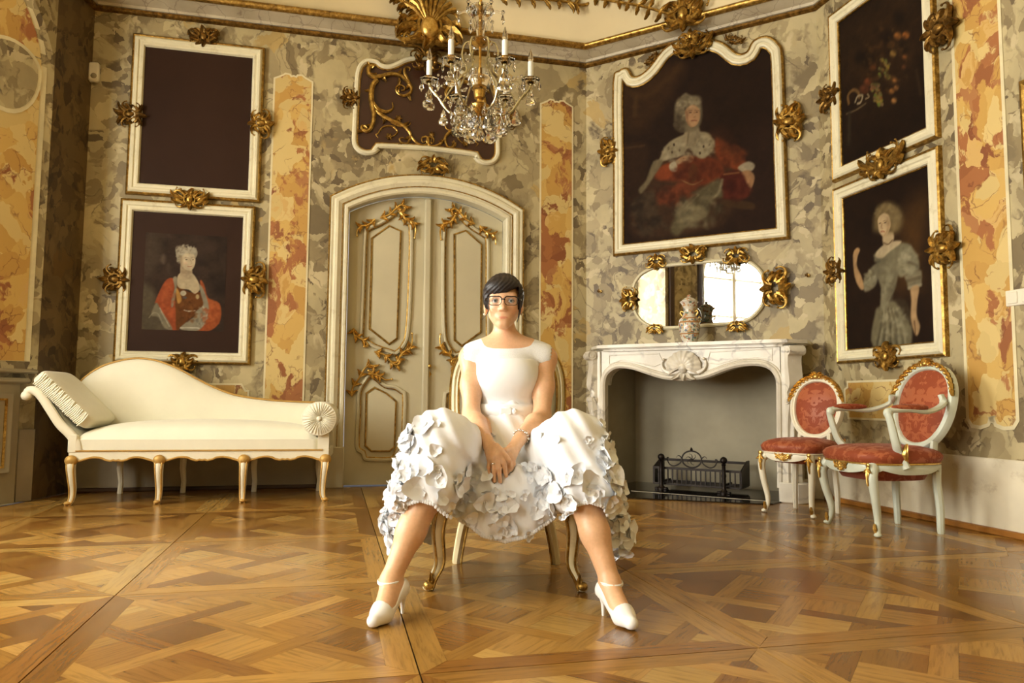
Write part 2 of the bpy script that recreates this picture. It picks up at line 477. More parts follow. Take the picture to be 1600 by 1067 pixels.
def scroll(mb, p, th, L, k0, k1, r0, r1, y=0.0, n=18, ns=6, flat=.8):
    c = clothoid(p, th, L, k0, k1, n)
    rad = [lerp(r0, r1, i / n) * (.55 + .45 * math.sin(PI * min(1, .15 + i / n))) for i in range(n + 1)]
    mb.tube([(q[0], y - r * .6, q[1]) for q, r in zip(c, rad)], rad, ns, flat=(1, flat))
    mb.ball((c[-1][0], y - rad[-1], c[-1][1]), rad[-1] * 1.7, 8, 6)
    return c
def rocaille(mb, cx, cz, w, h, rot=0.0, seed=0, boss=True, y=0.0):
    """a gilt cartouche about w x h: shell or boss in the middle, C-scrolls, acanthus blades; rot turns it in the wall plane"""
    rnd = random.Random(seed); sub = MB()
    a, b = w / 2, h / 2; k = min(a, b)
    for s in (-1, 1):
        ja = rnd.uniform(.85, 1.15); m = rnd.uniform(.8, 1.1)
        def X(x): return s * x
        def TH(t): return t if s > 0 else PI - t
        scroll(sub, (X(k * .22), -b * .42), TH(R(15)), a * 1.05 * ja, s * .3 / a, s * 4.8 / a, k * .18, k * .09)
        scroll(sub, (X(k * .30), b * .10), TH(R(75)), k * 1.45 * m, -s * .8 / k, -s * 3.8 / k, k * .16, k * .08)
        scroll(sub, (X(k * .20), -b * .15), TH(R(-75)), k * 1.25, s * .8 / k, s * 3.8 / k, k * .15, k * .08)
        scroll(sub, (X(k * .35), b * .0), TH(R(35)), a * .75, -s * 1.5 / a, s * 6.0 / a, k * .13, k * .07)
        leaf(sub, (X(a * .30), b * .02), TH(R(8 * ja)), a * .74, k * .26, s * 1.1, k * .20)
        leaf(sub, (X(k * .10), b * .22), TH(R(58)), b * .76, k * .24, -s * 1.1 * m, k * .20)
        leaf(sub, (X(k * .10), -b * .22), TH(R(-58)), b * .72, k * .22, s * 1.0, k * .20)
        leaf(sub, (X(a * .50), -b * .12), TH(R(-25)), a * .40, k * .20, s * 1.9, k * .18)
    leaf(sub, (0, b * .2), R(90), b * .75, k * .32, rnd.uniform(-.9, .9), k * .24)
    leaf(sub, (0, -b * .2), R(-90), b * .68, k * .28, rnd.uniform(-.7, .7), k * .24)
    if boss:
        sub.ball((0, -k * .12, 0), (k * .26, k * .2, k * .34), 12, 8)
        ring = [(k * .4 * math.cos(t), -k * .1, k * .48 * math.sin(t)) for t in [2 * PI * i / 18 for i in range(18)]]
        sub.tube(ring, k * .08, 6, closed=True)
    ca, sa = math.cos(rot), math.sin(rot)
    mb.add([(cx + p[0] * ca - p[2] * sa, y + p[1], cz + p[0] * sa + p[2] * ca) for p in sub.v], sub.f)
    return mb
# ================================================================== THE ROOM
cCD = cBC + WC.d * LC
BACK_Y = cCD.y
XL = -3.233                                    # left wall plane
ROOM = [(cAE.x, cAE.y), (cAB.x, cAB.y), (cBC.x, cBC.y), (cCD.x, cCD.y), (XL, BACK_Y)]   # clockwise from above
def inset(d):
    n = len(ROOM); out = []
    for i in range(n):
        p = Vector(ROOM[i]); a = Vector(ROOM[i - 1]); b = Vector(ROOM[(i + 1) % n])
        d1 = (p - a).normalized(); d2 = (b - p).normalized()
        n1 = Vector((d1.y, -d1.x)); n2 = Vector((d2.y, -d2.x)); m = (n1 + n2).normalized()
        q = p + m * d / m.dot(n1); out.append((q.x, q.y))
    return out
def perim(mb, prof, closed_prof=True):
    rings = [[(x, y, z) for x, y in inset(o)] for o, z in prof]
    n = len(ROOM); vs = [p for r in rings for p in r]; fs = []
    m = len(prof)
    for j in range(m if closed_prof else m - 1):
        k = (j + 1) % m
        for i in range(n): fs.append((j * n + i, j * n + (i + 1) % n, k * n + (i + 1) % n, k * n + i))
    mb.add(vs, fs)

# ---- parquet floor: square panels of woven boards, joints recessed
def wood_mat():
    t = NT('oiled_oak_parquet'); a = t.n('ShaderNodeVertexColor'); a.layer_name = 'paint'
    uv = t.n('ShaderNodeUVMap'); mp = t.n('ShaderNodeMapping'); mp.inputs['Scale'].default_value = (2.2, 26, 1); t.l(uv.outputs[0], mp.inputs[0])
    g = t.noise(mp.outputs[0], 2.6, 6, .65, .6)
    gr = t.ramp(g.outputs['Fac'], [(.3, (.62, .58, .52, 1)), (.5, (1, 1, 1, 1)), (.72, (1.14, 1.12, 1.06, 1))])
    base = t.mix(1.0, a.outputs[0], gr, 'MULTIPLY')
    wear = t.noise(t.pos(), 1.3, 4, .6)
    rg = t.ramp(wear.outputs['Fac'], [(.3, (.15, .15, .15, 1)), (.7, (.27, .27, .27, 1))])
    t.bump(g.outputs['Fac'], .06, .002)
    return t.set(base, rg, 0.0, IOR=1.5)
M['parquet'] = wood_mat()
M['subfloor'] = plain('dark_joint_filler', rgb(52, 30, 12), .7)
mb = MB(); n = len(ROOM)
mb.add([(x, y, -.011) for x, y in inset(-.25)], [tuple(reversed(range(n)))])
floor = tag(mb.build('floor', 'subfloor', smooth=False), kind='structure')

def clip(poly, px, py, nx, ny):
    """keep the side where (p - (px,py)).(nx,ny) >= 0"""
    out = []
    for i in range(len(poly)):
        a, b = poly[i], poly[(i + 1) % len(poly)]
        da = (a[0] - px) * nx + (a[1] - py) * ny; db = (b[0] - px) * nx + (b[1] - py) * ny
        if da >= 0: out.append(a)
        if (da >= 0) != (db >= 0):
            t = da / (da - db); out.append((a[0] + (b[0] - a[0]) * t, a[1] + (b[1] - a[1]) * t))
    return out
def area2(p): return .5 * sum(p[i][0] * p[(i + 1) % len(p)][1] - p[(i + 1) % len(p)][0] * p[i][1] for i in range(len(p)))
PU, PV, U0, V0 = .965, .985, .235, 1.955         # panel sizes and one panel corner in the floor's own axes
fa = R(13.5); fu = (math.cos(fa), math.sin(fa)); fv = (-math.sin(fa), math.cos(fa))
TONES = [(172, 120, 54), (188, 136, 66), (150, 98, 42), (202, 154, 82), (162, 110, 48), (194, 142, 72), (140, 92, 40), (180, 128, 60)]
pieces = []
rf = random.Random(11)
def panel_pieces():
    """the pieces of one panel in unit coordinates, with grain angle; woven lattice turned 45 degrees inside a frame"""
    out = []; f = .085; g = .0018
    out.append(([(0, 0), (1, 0), (1 - f, f), (f, f)], 0)); out.append(([(f, 1 - f), (1 - f, 1 - f), (1, 1), (0, 1)], 0))
    out.append(([(0, 0), (f, f), (f, 1 - f), (0, 1)], PI / 2)); out.append(([(1 - f, f), (1, 0), (1, 1), (1 - f, 1 - f)], PI / 2))
    w, a = .072, .168; p = w + a; c45 = math.sqrt(.5)
    def rect(s0, s1, t0, t1, ang):
        q = [(.5 + (s - t) * c45, .5 + (s + t) * c45) for s, t in ((s0, t0), (s1, t0), (s1, t1), (s0, t1))]
        for cx, cy, nx, ny in ((f, 0, 1, 0), (1 - f, 0, -1, 0), (0, f, 0, 1), (0, 1 - f, 0, -1)):
            if q: q = clip(q, cx, cy, nx, ny)
        if q and len(q) > 2 and abs(area2(q)) > .0002: out.append((q, ang))
    for i in range(-4, 5):
        for j in range(-4, 5):
            s, t = i * p, j * p
            rect(s + w / 2, s + w / 2 + a, t + w / 2, t + w / 2 + a, PI / 4 if (i * 3 + j) % 2 else -PI / 4)
            if (i + j) % 2 == 0: rect(s - w / 2 - a, s + w / 2 + a, t - w / 2, t + w / 2, PI / 4)
            else: rect(s - w / 2, s + w / 2, t - w / 2 - a, t + w / 2 + a, 3 * PI / 4)
    return out
UNIT = panel_pieces()
for iu in range(-6, 7):
    for iv in range(-6, 7):
        fx = (iu + iv) % 2
        for q, ang in UNIT:
            if fx: q = [(1 - x, y) for x, y in q]; ang = PI - ang
            cu, cv = sum(x for x, y in q) / len(q), sum(y for x, y in q) / len(q)
            pts = []
            for x, y in q:                              # joints: shrink every piece a little
                x, y = x + (cu - x) * .004, y + (cv - y) * .004
                d = .0022
                x = min(max(x, d), 1 - d); y = min(max(y, d), 1 - d)
                u_, v_ = U0 + (iu + x) * PU, V0 + (iv + y) * PV
                pts.append((u_ * fu[0] + v_ * fv[0], u_ * fu[1] + v_ * fv[1]))
            ri = inset(.002)
            for k in range(len(ri)):
                a, b = Vector(ri[k]), Vector(ri[(k + 1) % len(ri)]); d = (b - a).normalized()
                if pts: pts = clip(pts, a.x, a.y, d.y, -d.x)
            if pts and len(pts) > 2 and abs(area2(pts)) > 5e-5:
                if area2(pts) < 0: pts = pts[::-1]
                pieces.append((pts, ang + fa, rf.choice(TONES), rf.uniform(.86, 1.12), rf.uniform(0, 50), (-q[0][0] if len(q) == 4 and abs(ang) in (0, PI / 2) else 0)))
def screen_size(pts):
    cx = sum(p[0] for p in pts) / len(pts); cy = sum(p[1] for p in pts) / len(pts)
    if cy < 1.2: return 0
    X = 800 + FPX * cx / cy; Y = 625 + FPX * CAM_H / cy
    if not (-20 < X < 1620 and Y < 1085): return 0
    return abs(area2(pts)) * FPX ** 2 * CAM_H / cy ** 3
pieces.sort(key=lambda t: -screen_size(t[0]))
def piece_mesh(lst, name):
    V, F, C, UV = [], [], [], []
    for pts, ang, tone, k, off, _ in lst:
        b = len(V); m = len(pts); c = [lin(x) * k * q_ for x, q_ in zip(tone, (.66, .71, .70))]
        V += [(x, y, 0.0) for x, y in pts] + [(x, y, -.010) for x, y in pts]
        F.append(tuple(b + i for i in range(m)))
        F += [(b + i, b + m + i, b + m + (i + 1) % m, b + (i + 1) % m) for i in range(m)]
        ca, sa = math.cos(ang), math.sin(ang)
        C += [c] * (2 * m); UV += [(x * ca + y * sa + off, -x * sa + y * ca + off) for x, y in pts] * 2
    me = bpy.data.meshes.new(name); me.from_pydata(V, [], F); me.update()
    paint(me, np.array(C)); uv = me.uv_layers.new(name='UVMap')
    idx = np.empty(len(me.loops), np.int32); me.loops.foreach_get('vertex_index', idx)
    uv.data.foreach_set('uv', np.array(UV, np.float32)[idx].ravel())
    return me
for pc in pieces[:300]: link('parquet_board', piece_mesh([pc], 'parquet_board'), 'parquet', floor)
tag(link('parquet_boards', piece_mesh(pieces[300:], 'parquet_boards'), 'parquet', floor), kind='stuff')

# ---- ceiling with its cove
mb = MB()
cove = [(.13, 3.80)] + [(.13 + .95 * (1 - math.cos(t)), 3.80 + .75 * math.sin(t)) for t in [PI / 2 * i / 10 for i in range(1, 11)]]
perim(mb, cove, False)
base_i = len(mb.v) - n
mb.f.append(tuple(base_i + i for i in range(n)))
ceiling = tag(mb.build('ceiling', 'plaster', angle=None), kind='structure')
mb = MB(); perim(mb, [(0, 3.70), (.035, 3.705), (.04, 3.725), (.07, 3.735), (.10, 3.755), (.135, 3.765), (.14, 3.80), (0, 3.80)])
trim_1 = tag(mb.build('trim_1', 'cornice'), 'cream veined marble-painted cornice between two gilt lines', kind='structure')
mb = MB(); perim(mb, [(-.005, 3.665), (.018, 3.668), (.030, 3.680), (.030, 3.698), (.012, 3.705), (-.005, 3.705)])
mb.build('gilt_bead', 'gold_dark', trim_1)
mb = MB(); perim(mb, [(.150 + .030 * math.cos(t), 3.790 + .028 * math.sin(t)) for t in [2 * PI * i / 10 for i in range(10)]][::-1])
mb.build('gilt_torus', 'gold', trim_1)

# ---- wall A (door wall), with the arched door opening
DL, DT = WA.at(545, 330), None
sL = WA.at(543.5, 420)[0]; sR = WA.at(789, 420)[0]
sC = (sL + sR) / 2; dw = (sR - sL) / 2
Z_SPR, Z_TOP = 2.245, 2.415
Rr = (dw ** 2 + (Z_TOP - Z_SPR) ** 2) / (2 * (Z_TOP - Z_SPR))
def door_arch(off=0.0, n=20):
    """outline of the opening grown by off: from left foot over the arch to right foot"""
    w = dw + off; ta = math.asin(min(.99, w / (Rr + off))); cz = Z_TOP - Rr
    return [(sC - w, 0.0)] + [(sC + (Rr + off) * math.sin(t), cz + (Rr + off) * math.cos(t)) for t in [lerp(-ta, ta, i / n) for i in range(n + 1)]] + [(sC + w, 0.0)]
mb = MB()
arch = door_arch(.02)
poly = [(-.01, 0)] + arch + [(LA + .01, 0), (LA + .01, 3.9), (-.01, 3.9)]
mb.add([(s, 0, z) for s, z in poly], [tuple(range(len(poly)))])
back = door_arch(.02)
mb.grid([[(s, 0, z) for s, z in back], [(s, .25, z) for s, z in back]])
wall_back = tag(mb.build('wall_back', 'grey', None, WA.w(0, 0, 0), (0, 0, WA.a), smooth=False), kind='structure')
mb = MB(); mb.add([(-.01, 0, 0), (LB + .01, 0, 0), (LB + .01, 0, 3.9), (-.01, 0, 3.9)], [(0, 1, 2, 3)])
# the fireplace wall carries the firebox: cut as a comb polygon
FB0, FB1, FBZ = WB.at(948, 700, .3)[0] - .02, WB.at(1214, 700, .3)[0] + .02, 1.0
mb = MB(); poly = [(-.01, 0), (FB0, 0), (FB0, FBZ), (FB1, FBZ), (FB1, 0), (LB + .01, 0), (LB + .01, 3.9), (-.01, 3.9)]
mb.add([(s, 0, z) for s, z in poly], [tuple(range(8))])
wall_fire = tag(mb.build('wall_fireplace', 'grey', None, WB.w(0, 0, 0), (0, 0, WB.a), smooth=False), kind='structure')
mb = MB(); mb.add([(-.01, 0, 0), (LC + .01, 0, 0), (LC + .01, 0, 3.9), (-.01, 0, 3.9)], [(0, 1, 2, 3)])
wall_right = tag(mb.build('wall_right', 'grey', None, WC.w(0, 0, 0), (0, 0, WC.a), smooth=False), kind='structure')

# ---- left wall with deep window niches (arched), the third added unseen for frontal fill, and the wall behind the camera
def niche_path(y0, y1, zs, b, n=14):
    c, a = (y0 + y1) / 2, (y1 - y0) / 2
    return [(y1, 0)] + [(c + a * math.cos(t), zs + b * math.sin(t)) for t in [PI * i / n for i in range(n + 1)]] + [(y0, 0)]
NICHES = [((2.45, 5.06), (2.55, 3.75)), ((-.45, 1.65), (.0, 1.45)), ((-3.1, -1.2), (-2.7, -1.6))]
PANES = [(3.36, 4.30), (.06, 1.34), (-2.7, -1.6)]
mb = MB(); poly = [(5.51, 0)]
for (f0, f1), _ in NICHES: poly += niche_path(f0, f1, 2.95, .70)
poly += [(BACK_Y - .01, 0), (BACK_Y - .01, 3.9), (5.51, 3.9)]
poly_pts = [(XL, y, z) for y, z in poly]
# pieces between and above the openings (the strip by the corner is brown marble with the corner's shade in its colour)
for y1, y0 in ((2.45, 1.65), (-.45, -1.2), (-3.1, BACK_Y - .01)): mb.add([(XL, y1, 0), (XL, y0, 0), (XL, y0, 3.9), (XL, y1, 3.9)], [(3, 2, 1, 0)])
for (f0, f1), _ in NICHES:
    pth = niche_path(f0, f1, 2.95, .70)[1:-1]
    mb.grid([[(XL, y, z) for y, z in pth], [(XL, y, 3.9) for y, z in pth]])
wall_left = mb.build('wall_left', 'grey', smooth=False); tag(wall_left, kind='structure')
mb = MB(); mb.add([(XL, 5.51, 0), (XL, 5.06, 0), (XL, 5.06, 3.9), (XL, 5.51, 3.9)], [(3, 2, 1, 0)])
mb.build('shaded_marble_strip', 'shade_brown_marble', wall_left, smooth=False)
XWS = [-3.88, -3.55, -3.75]
for XW, ((f0, f1), (w0, w1)) in zip(XWS, NICHES):
    mb = MB(); a = niche_path(f0, f1, 2.95, .70); b = niche_path(w0, w1, 2.85, .55)
    mb.grid([[(XL, y, z) for y, z in a], [(XW, y, z) for y, z in b]])
    mb.add([(XL, f0, .005), (XL, f1, .005), (XW, w1, .005), (XW, w0, .005)], [(0, 1, 2, 3)])
    mb.build('niche_lining', 'grey', wall_left, angle=R(50))
def window(k, path, place, w0, w1, ztop, zs):
    """arched casement: outer frame, bars, bright panes"""
    root = empty('window_%d' % k); tag(root, kind='structure'); root.matrix_world = place
    fr = MB(); fr.sweep([(y, max(z, .82)) for y, z in path][::-1], [(-.07, -.04), (0, -.04), (0, .04), (-.07, .04)])
    fr.build('window_frame', 'white_paint', root)
    c = (w0 + w1) / 2
    b = MB(); b.box((c, -.01, (.82 + ztop) / 2), (.09, .06, ztop - .82)); b.build('mullion', 'white_paint', root)
    for z in (1.5, 2.15, 2.8):
        b = MB(); b.box((c, -.005, z), (w1 - w0, .035, .045)); b.build('glazing_bar', 'white_paint', root)
    b = MB(); poly = [(y, max(z, .82)) for y, z in path]; b.add([(y, .03, z) for y, z in poly], [tuple(range(len(poly)))])
    b.build('window_pane', 'pane', root, smooth=False)
    b = MB(); b.box((c, 0, .41), (w1 - w0, .10, .82)); b.box((c, -.05, .83), (w1 - w0 + .1, .22, .04)); b.build('window_sill', 'taupe', root)
def left_place(k): return Matrix(((0, -1, 0, XWS[k]), (1, 0, 0, 0), (0, 0, 1, 0), (0, 0, 0, 1)))
for k, (_, (w0, w1)) in enumerate(NICHES): window(k + 1, niche_path(w0, w1, 2.85, .55), left_place(k), w0, w1, 3.40, 2.85)  # the third window is unseen, added for more frontal light
mb = MB(); mb.add([(XL, BACK_Y, 0), (cCD.x, BACK_Y, 0), (cCD.x, BACK_Y, 3.9), (XL, BACK_Y, 3.9)], [(3, 2, 1, 0)])
tag(mb.build('wall_front', 'grey', smooth=False), kind='structure')

# far jamb of the near niche: the bright marble at the left edge of the photo
WJ = Wall((-3.88, 3.75), math.degrees(math.atan2(1.31, .647)))
LJ = math.hypot(1.31, .647)
def wall_part(wall, root, name, mat, poly, y0, y1):
    b = MB(); b.prism(poly, y0, y1); own = root is wall_left
    return b.build(name, mat, root, wall.w(0, 0, 0) if own else None, (0, 0, wall.a) if own else None, smooth=False)
ej = WJ.at(38, 575, 0)[0]; V1 = 1 - ej / LJ                 # painted field of the jamb, running up into the soffit
def jamb_pt(L, v, off):
    """point of the niche lining: L = length up the jamb and along the arch, v = 0 at the room edge, 1 at the window"""
    (f0, f1), (w0, w1) = NICHES[0]
    def edge(y0, y1, zs, bb):
        if L < 2.85: return np.array((y1, L * zs / 2.85))
        t = min(PI, (L - 2.85) / 1.0); c, a = (y0 + y1) / 2, (y1 - y0) / 2
        return np.array((c + a * math.cos(t), zs + bb * math.sin(t)))
    a, b = edge(f0, f1, 2.95, .70), edge(w0, w1, 2.85, .55); q = a + (b - a) * v
    cen = np.array(((f0 + f1) / 2, 1.9)); d = cen - q; d = d / np.linalg.norm(d) * off
    return (XL + (XWS[0] - XL) * v, q[0] + d[0], q[1] + d[1])
def jamb_patch(name, mat, L0, L1, v0, v1, off, n=26):
    b = MB(); b.grid([[jamb_pt(lerp(L0, L1, i / n), v, off) for i in range(n + 1)] for v in (v0, (v0 + v1) / 2, v1)]); b.build(name, mat, wall_left, angle=None)
jamb_patch('jamb_border', 'border', .90, 3.9, V1 - .025, .96, .004); jamb_patch('jamb_yellow_panel', 'yellow', .90, 3.9, V1, .94, .008)
def jamb_oval(name, mat, k, off):
    b = MB(); n = 28; b.grid([[jamb_pt(2.80 + r * .26 * math.sin(2 * PI * i / n), V1 + .14 + r * .13 * math.cos(2 * PI * i / n), off) for i in range(n + 1)] for r in (0, .35 * k, .7 * k, k)]); b.build(name, mat, wall_left, angle=None)
jamb_oval('jamb_oval_border', 'border', 1.12, .012); jamb_oval('jamb_oval', 'grey', 1.0, .016)
# panelled shutter case below it
case = WJ.empty('panelled_window_case', 0, 0); tag(case, 'taupe panelled case with gilt-lined panel under the left window jamb', 'cabinet')
b = MB(); b.box((LJ / 2 - .06, -.02, .41), (LJ - .14, .07, .82), bev=.006); b.build('body', 'taupe', case)
b = MB(); b.box((LJ / 2 - .02, -.02, .865), (LJ - .02, .10, .03), bev=.01); b.box((LJ / 2 - .04, -.03, .80), (LJ - .08, .10, .035), bev=.012); b.build('ledge', 'taupe', case)
b = MB(); b.sweep([(LJ - .62, .22), (LJ - .20, .22), (LJ - .20, .70), (LJ - .62, .70)], [(-.02, 0), (.015, 0), (.015, -.016), (-.02, -.008)], y=-.055); b.build('panel_moulding', 'taupe', case)
b = MB(); b.sweep([(LJ - .60, .24), (LJ - .22, .24), (LJ - .22, .68), (LJ - .60, .68)], [(-.008, 0), (.004, 0), (.004, -.012), (-.008, -.006)], y=-.055); b.build('gilt_line', 'gold', case)
b = MB(); b.box((LJ - .06, -.01, .24), (.11, .04, .48), bev=.005); b.build('plinth', 'dado_dark', case)

# ---- dado, baseboards, painted panels
def strip(name, wall, mat, s0, s1, z0, z1, th, root=None, kind=None):
    b = MB(); b.box(((s0 + s1) / 2, -th / 2, (z0 + z1) / 2), (s1 - s0, th, z1 - z0), bev=min(.006, th / 3))
    o = b.build(name, mat, root, None if root else wall.w(0, 0, 0), None if root else (0, 0, wall.a))
    if kind: tag(o, kind=kind)
    return o
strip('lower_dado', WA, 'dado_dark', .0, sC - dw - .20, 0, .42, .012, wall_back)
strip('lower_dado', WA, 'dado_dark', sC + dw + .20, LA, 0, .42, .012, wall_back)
strip('lower_dado', WB, 'dado', 0, .30, 0, .42, .012, wall_fire)
strip('lower_dado', WB, 'dado', LB - .12, LB, 0, .42, .012, wall_fire)
strip('lower_dado', WC, 'dado', 0, LC, 0, .405, .014, wall_right)
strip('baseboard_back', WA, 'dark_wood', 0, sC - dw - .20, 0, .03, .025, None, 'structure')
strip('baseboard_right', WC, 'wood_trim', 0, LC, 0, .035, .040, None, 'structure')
def painted(wall, root, poly, th=.004, border=.014, flip=False):
    cx = sum(p[0] for p in poly) / len(poly); cz = sum(p[1] for p in poly) / len(poly)
    b = MB(); b.sweep(poly, [(0, -.001), (border, -.001), (border, -th - .001), (0, -th - .001)]); b.build('panel_border', 'border', root, smooth=False)
    wall_part(wall, root, 'painted_panel', 'yellow', poly, -th, -.0005)
def pilaster_poly(s0, s1, z0, z1, top=True, bottom=False):
    w = s1 - s0
    tp = [(1, -.16), (.80, -.06), (.72, 0), (.62, -.01), (.58, -.07), (.5, -.045), (.42, -.07), (.38, -.01), (.28, 0), (.20, -.06), (0, -.16)]
    out = []
    if bottom: out += [(s0 + x * w, z0 - (y + .16) * w * .8) for x, y in ((0, -.16), (.08, -.02), (.25, 0), (.40, -.06), (.44, -.2), (.40, -.24), (.5, -.16), (.60, -.24), (.56, -.2), (.60, -.06), (.75, 0), (.92, -.02), (1, -.16))]
    else: out += [(s0, z0), (s1, z0)]
    if top: out += [(s0 + x * w, z1 + y * w) for x, y in tp]
    else: out += [(s1, z1), (s0, z1)]
    return out
a0, a1 = WA.at(421, 400)[0], WA.at(479, 400)[0]; zt = WA.at(460, 118)[1]
painted(WA, wall_back, pilaster_poly(a0, a1, .62, zt))
a0, a1 = WA.at(845, 400)[0], WA.at(893, 400)[0]; zt = WA.at(870, 158)[1]
painted(WA, wall_back, pilaster_poly(a0, a1, .60, zt))
q0 = WA.at(180, 600)[0]; q1, qz = WA.at(387, 602)
painted(WA, wall_back, [(q0, .50), (q1, .50), (q1, qz - .05), (q1 - .02, qz - .05), (q1 - .05, qz), (q0, qz)])
c0, c1 = WC.at(1505, 400)[0], WC.at(1577, 400)[0]; zb = WC.at(1560, 655)[1]
painted(WC, wall_right, pilaster_poly(c0, c1, zb, 3.45, True, True), border=.02)
c2 = WC.at(1322, 620)[0]; z1 = WC.at(1330, 598)[1]; z0 = WC.at(1330, 652)[1]; c3 = WC.at(1470, 620)[0]
painted(WC, wall_right, [(c2 + .03, z0), (c3, z0), (c3, z1), (c2 + .03, z1), (c2 + .03, z1 - .035), (c2, z1 - .05), (c2, z0 + .05), (c2 + .03, z0 + .035)])
c4 = c1 + (c0 - LB * 0) + 1.6
painted(WC, wall_right, pilaster_poly(c1 + 1.9, c1 + 2.3, zb, 3.45, True, True), border=.02)
# ================================================================== DOOR
door = WA.empty('door_1'); tag(door, 'cream double door with gilt carved panels in an arched frame', kind='structure')
path = door_arch(.0, 22)
b = MB(); b.sweep(path[::-1], [(0, .10), (0, -.02), (.012, -.032), (.030, -.032), (.040, -.026), (.062, -.03), (.085, -.045), (.105, -.042), (.118, -.030), (.135, -.036), (.150, -.030), (.155, .0)], closed=False)
fix = b.build('door_frame', 'cream', door, angle=R(30)); fix_normals(fix.data)
for o, w, dpt in ((.052, .007, -.036), (.152, .010, -.036)):
    b = MB(); b.sweep(door_arch(o, 22)[::-1], [(-w / 2, .0), (-w / 2, dpt), (w / 2, dpt), (w / 2, .0)], closed=False)
    g = b.build('gilt_line', 'gold', door); fix_normals(g.data)
for sg in (-1, 1):
    b = MB(); b.box((sC + sg * (dw + .085), -.03, .16), (.185, .075, .32), bev=.008); b.build('frame_plinth', 'door', door)
YD = .09                                           # leaves stand back from the wall face
def leaf_outline(sg):
    a = [(s, z - .004) for s, z in door_arch(-.004, 22)]
    half = [p for p in a if (p[0] - sC) * sg >= -.001]
    zt = Z_TOP - .004
    return (half + [(sC, 0.0), ] if sg < 0 else [(sC, 0.0), (sC, zt)] + half) if False else ([(sC - .002 * 0, .004)] + ([(p[0], max(p[1], .004)) for p in half] if sg < 0 else [(sC, zt)] + [(p[0], max(p[1], .004)) for p in half]) + ([(sC, zt)] if sg < 0 else []))
def zz(pts): return [WA.at(480 + x * .5063, 240 + y * .5063, -YD) for x, y in pts]
UP_OUT = smooth_path([(160, 540), (166, 400), (172, 250), (185, 228), (215, 214), (245, 196), (275, 168), (290, 176), (304, 208), (322, 228), (320, 400), (312, 545), (300, 590), (272, 620), (250, 615), (205, 600), (180, 585), (160, 570)], 4, True)
UP_IN = [(197, 262), (250, 224), (285, 240), (279, 400), (273, 570), (250, 587), (190, 540), (194, 400)]
LO_OUT = smooth_path([(146, 905), (150, 800), (152, 735), (170, 700), (190, 678), (215, 692), (240, 712), (268, 716), (290, 730), (302, 745), (300, 840), (297, 905), (280, 915), (272, 935), (255, 948), (200, 948), (172, 945), (165, 925)], 3, True)
LO_IN = [(180, 740), (205, 723), (240, 740), (270, 765), (268, 830), (265, 905), (250, 917), (195, 917), (177, 900)]
jx = WA.at(664.5, 500, -YD)[0]
for sg in (-1, 1):
    leaf_root = MB(); leaf_root.prism(leaf_outline(sg), YD, YD + .05)
    lf = leaf_root.build('door_leaf', 'door', door, smooth=False); tag(lf, 'left cream door leaf' if sg < 0 else 'right cream door leaf behind the woman')
    def side(pts): return [(s, z) if sg < 0 else (2 * sC - s, z) for s, z in pts]
    adj = sC - jx
    for outer, inner, nm in ((UP_OUT, UP_IN, 'upper'), (LO_OUT, LO_IN, 'lower')):
        o = side([(s + adj, z) for s, z in zz(outer)]); i = side([(s + adj, z) for s, z in zz(inner)])
        b = MB(); b.sweep(o, [(-.03, 0), (-.028, -.012), (-.015, -.022), (0, -.018), (.006, 0)], y=YD); g = b.build('panel_moulding', 'door', lf); fix_normals(g.data)
        b = MB(); b.sweep(o, [(-.034, 0), (-.034, -.016), (-.026, -.019), (-.024, 0)], y=YD); g = b.build('gilt_line', 'gold', lf); fix_normals(g.data)
        b = MB(); b.prism(i, YD - .010, YD + .01); b.build('raised_panel', 'door', lf, smooth=False)
        b = MB(); b.sweep(i, [(-.006, 0), (-.005, -.016), (.005, -.016), (.010, 0)], y=YD); g = b.build('gilt_line', 'gold', lf); fix_normals(g.data)
    # carved gilt acanthus on the panel heads and feet
    for pts, r0, r1_, nl in (([(222, 200), (250, 190), (272, 170), (288, 160), (298, 168), (294, 180), (284, 176)], .008, .013, 5), ([(286, 182), (300, 204), (322, 214), (331, 236), (328, 262)], .013, .006, 4), ([(206, 204), (188, 220), (164, 226), (152, 238), (151, 256)], .011, .005, 3),
                             ([(140, 538), (141, 558), (158, 570), (176, 580), (183, 592), (172, 596)], .006, .011, 3), ([(204, 612), (236, 622), (258, 646), (274, 652), (282, 640), (272, 630)], .008, .013, 4), ([(272, 646), (290, 616), (312, 602), (320, 580), (320, 556)], .012, .005, 4),
                             ([(134, 750), (137, 722), (156, 694), (174, 664), (190, 654), (202, 662), (196, 676), (186, 670)], .006, .013, 5), ([(184, 680), (214, 684), (236, 698), (258, 696)], .012, .006, 3)):
        q = [(s + adj, z) for s, z in zz(pts)]
        if sg > 0: q = [(2 * sC - s, z) for s, z in q]
        q = smooth_path(q, 5); m = len(q); b = MB(); y = YD - .016
        b.tube([(s, y - .006, z) for s, z in q], [lerp(r0, r1_, i / (m - 1)) for i in range(m)], 7); b.ball((q[-1][0], y - .012, q[-1][1]), max(r0, r1_) * .8, 8, 6)
        for i in range(nl):
            j = int(lerp(1, m - 8, i / nl)); th = math.atan2(q[j + 1][1] - q[j][1], q[j + 1][0] - q[j][0])
            for e_ in (-1, 1): leaf(b, q[j], th + e_ * .45, .07, .016, e_ * 1.0, .016, 6, y)
        g = b.build('gilt_carving', 'gold_bright', lf)
b = MB(); b.box((sC, YD - .018, (Z_TOP - .02) / 2), (.058, .04, Z_TOP - .02), bev=.012); b.build('meeting_stile', 'door', door)
hs, hz = WA.at(671, 572, -YD + .03)
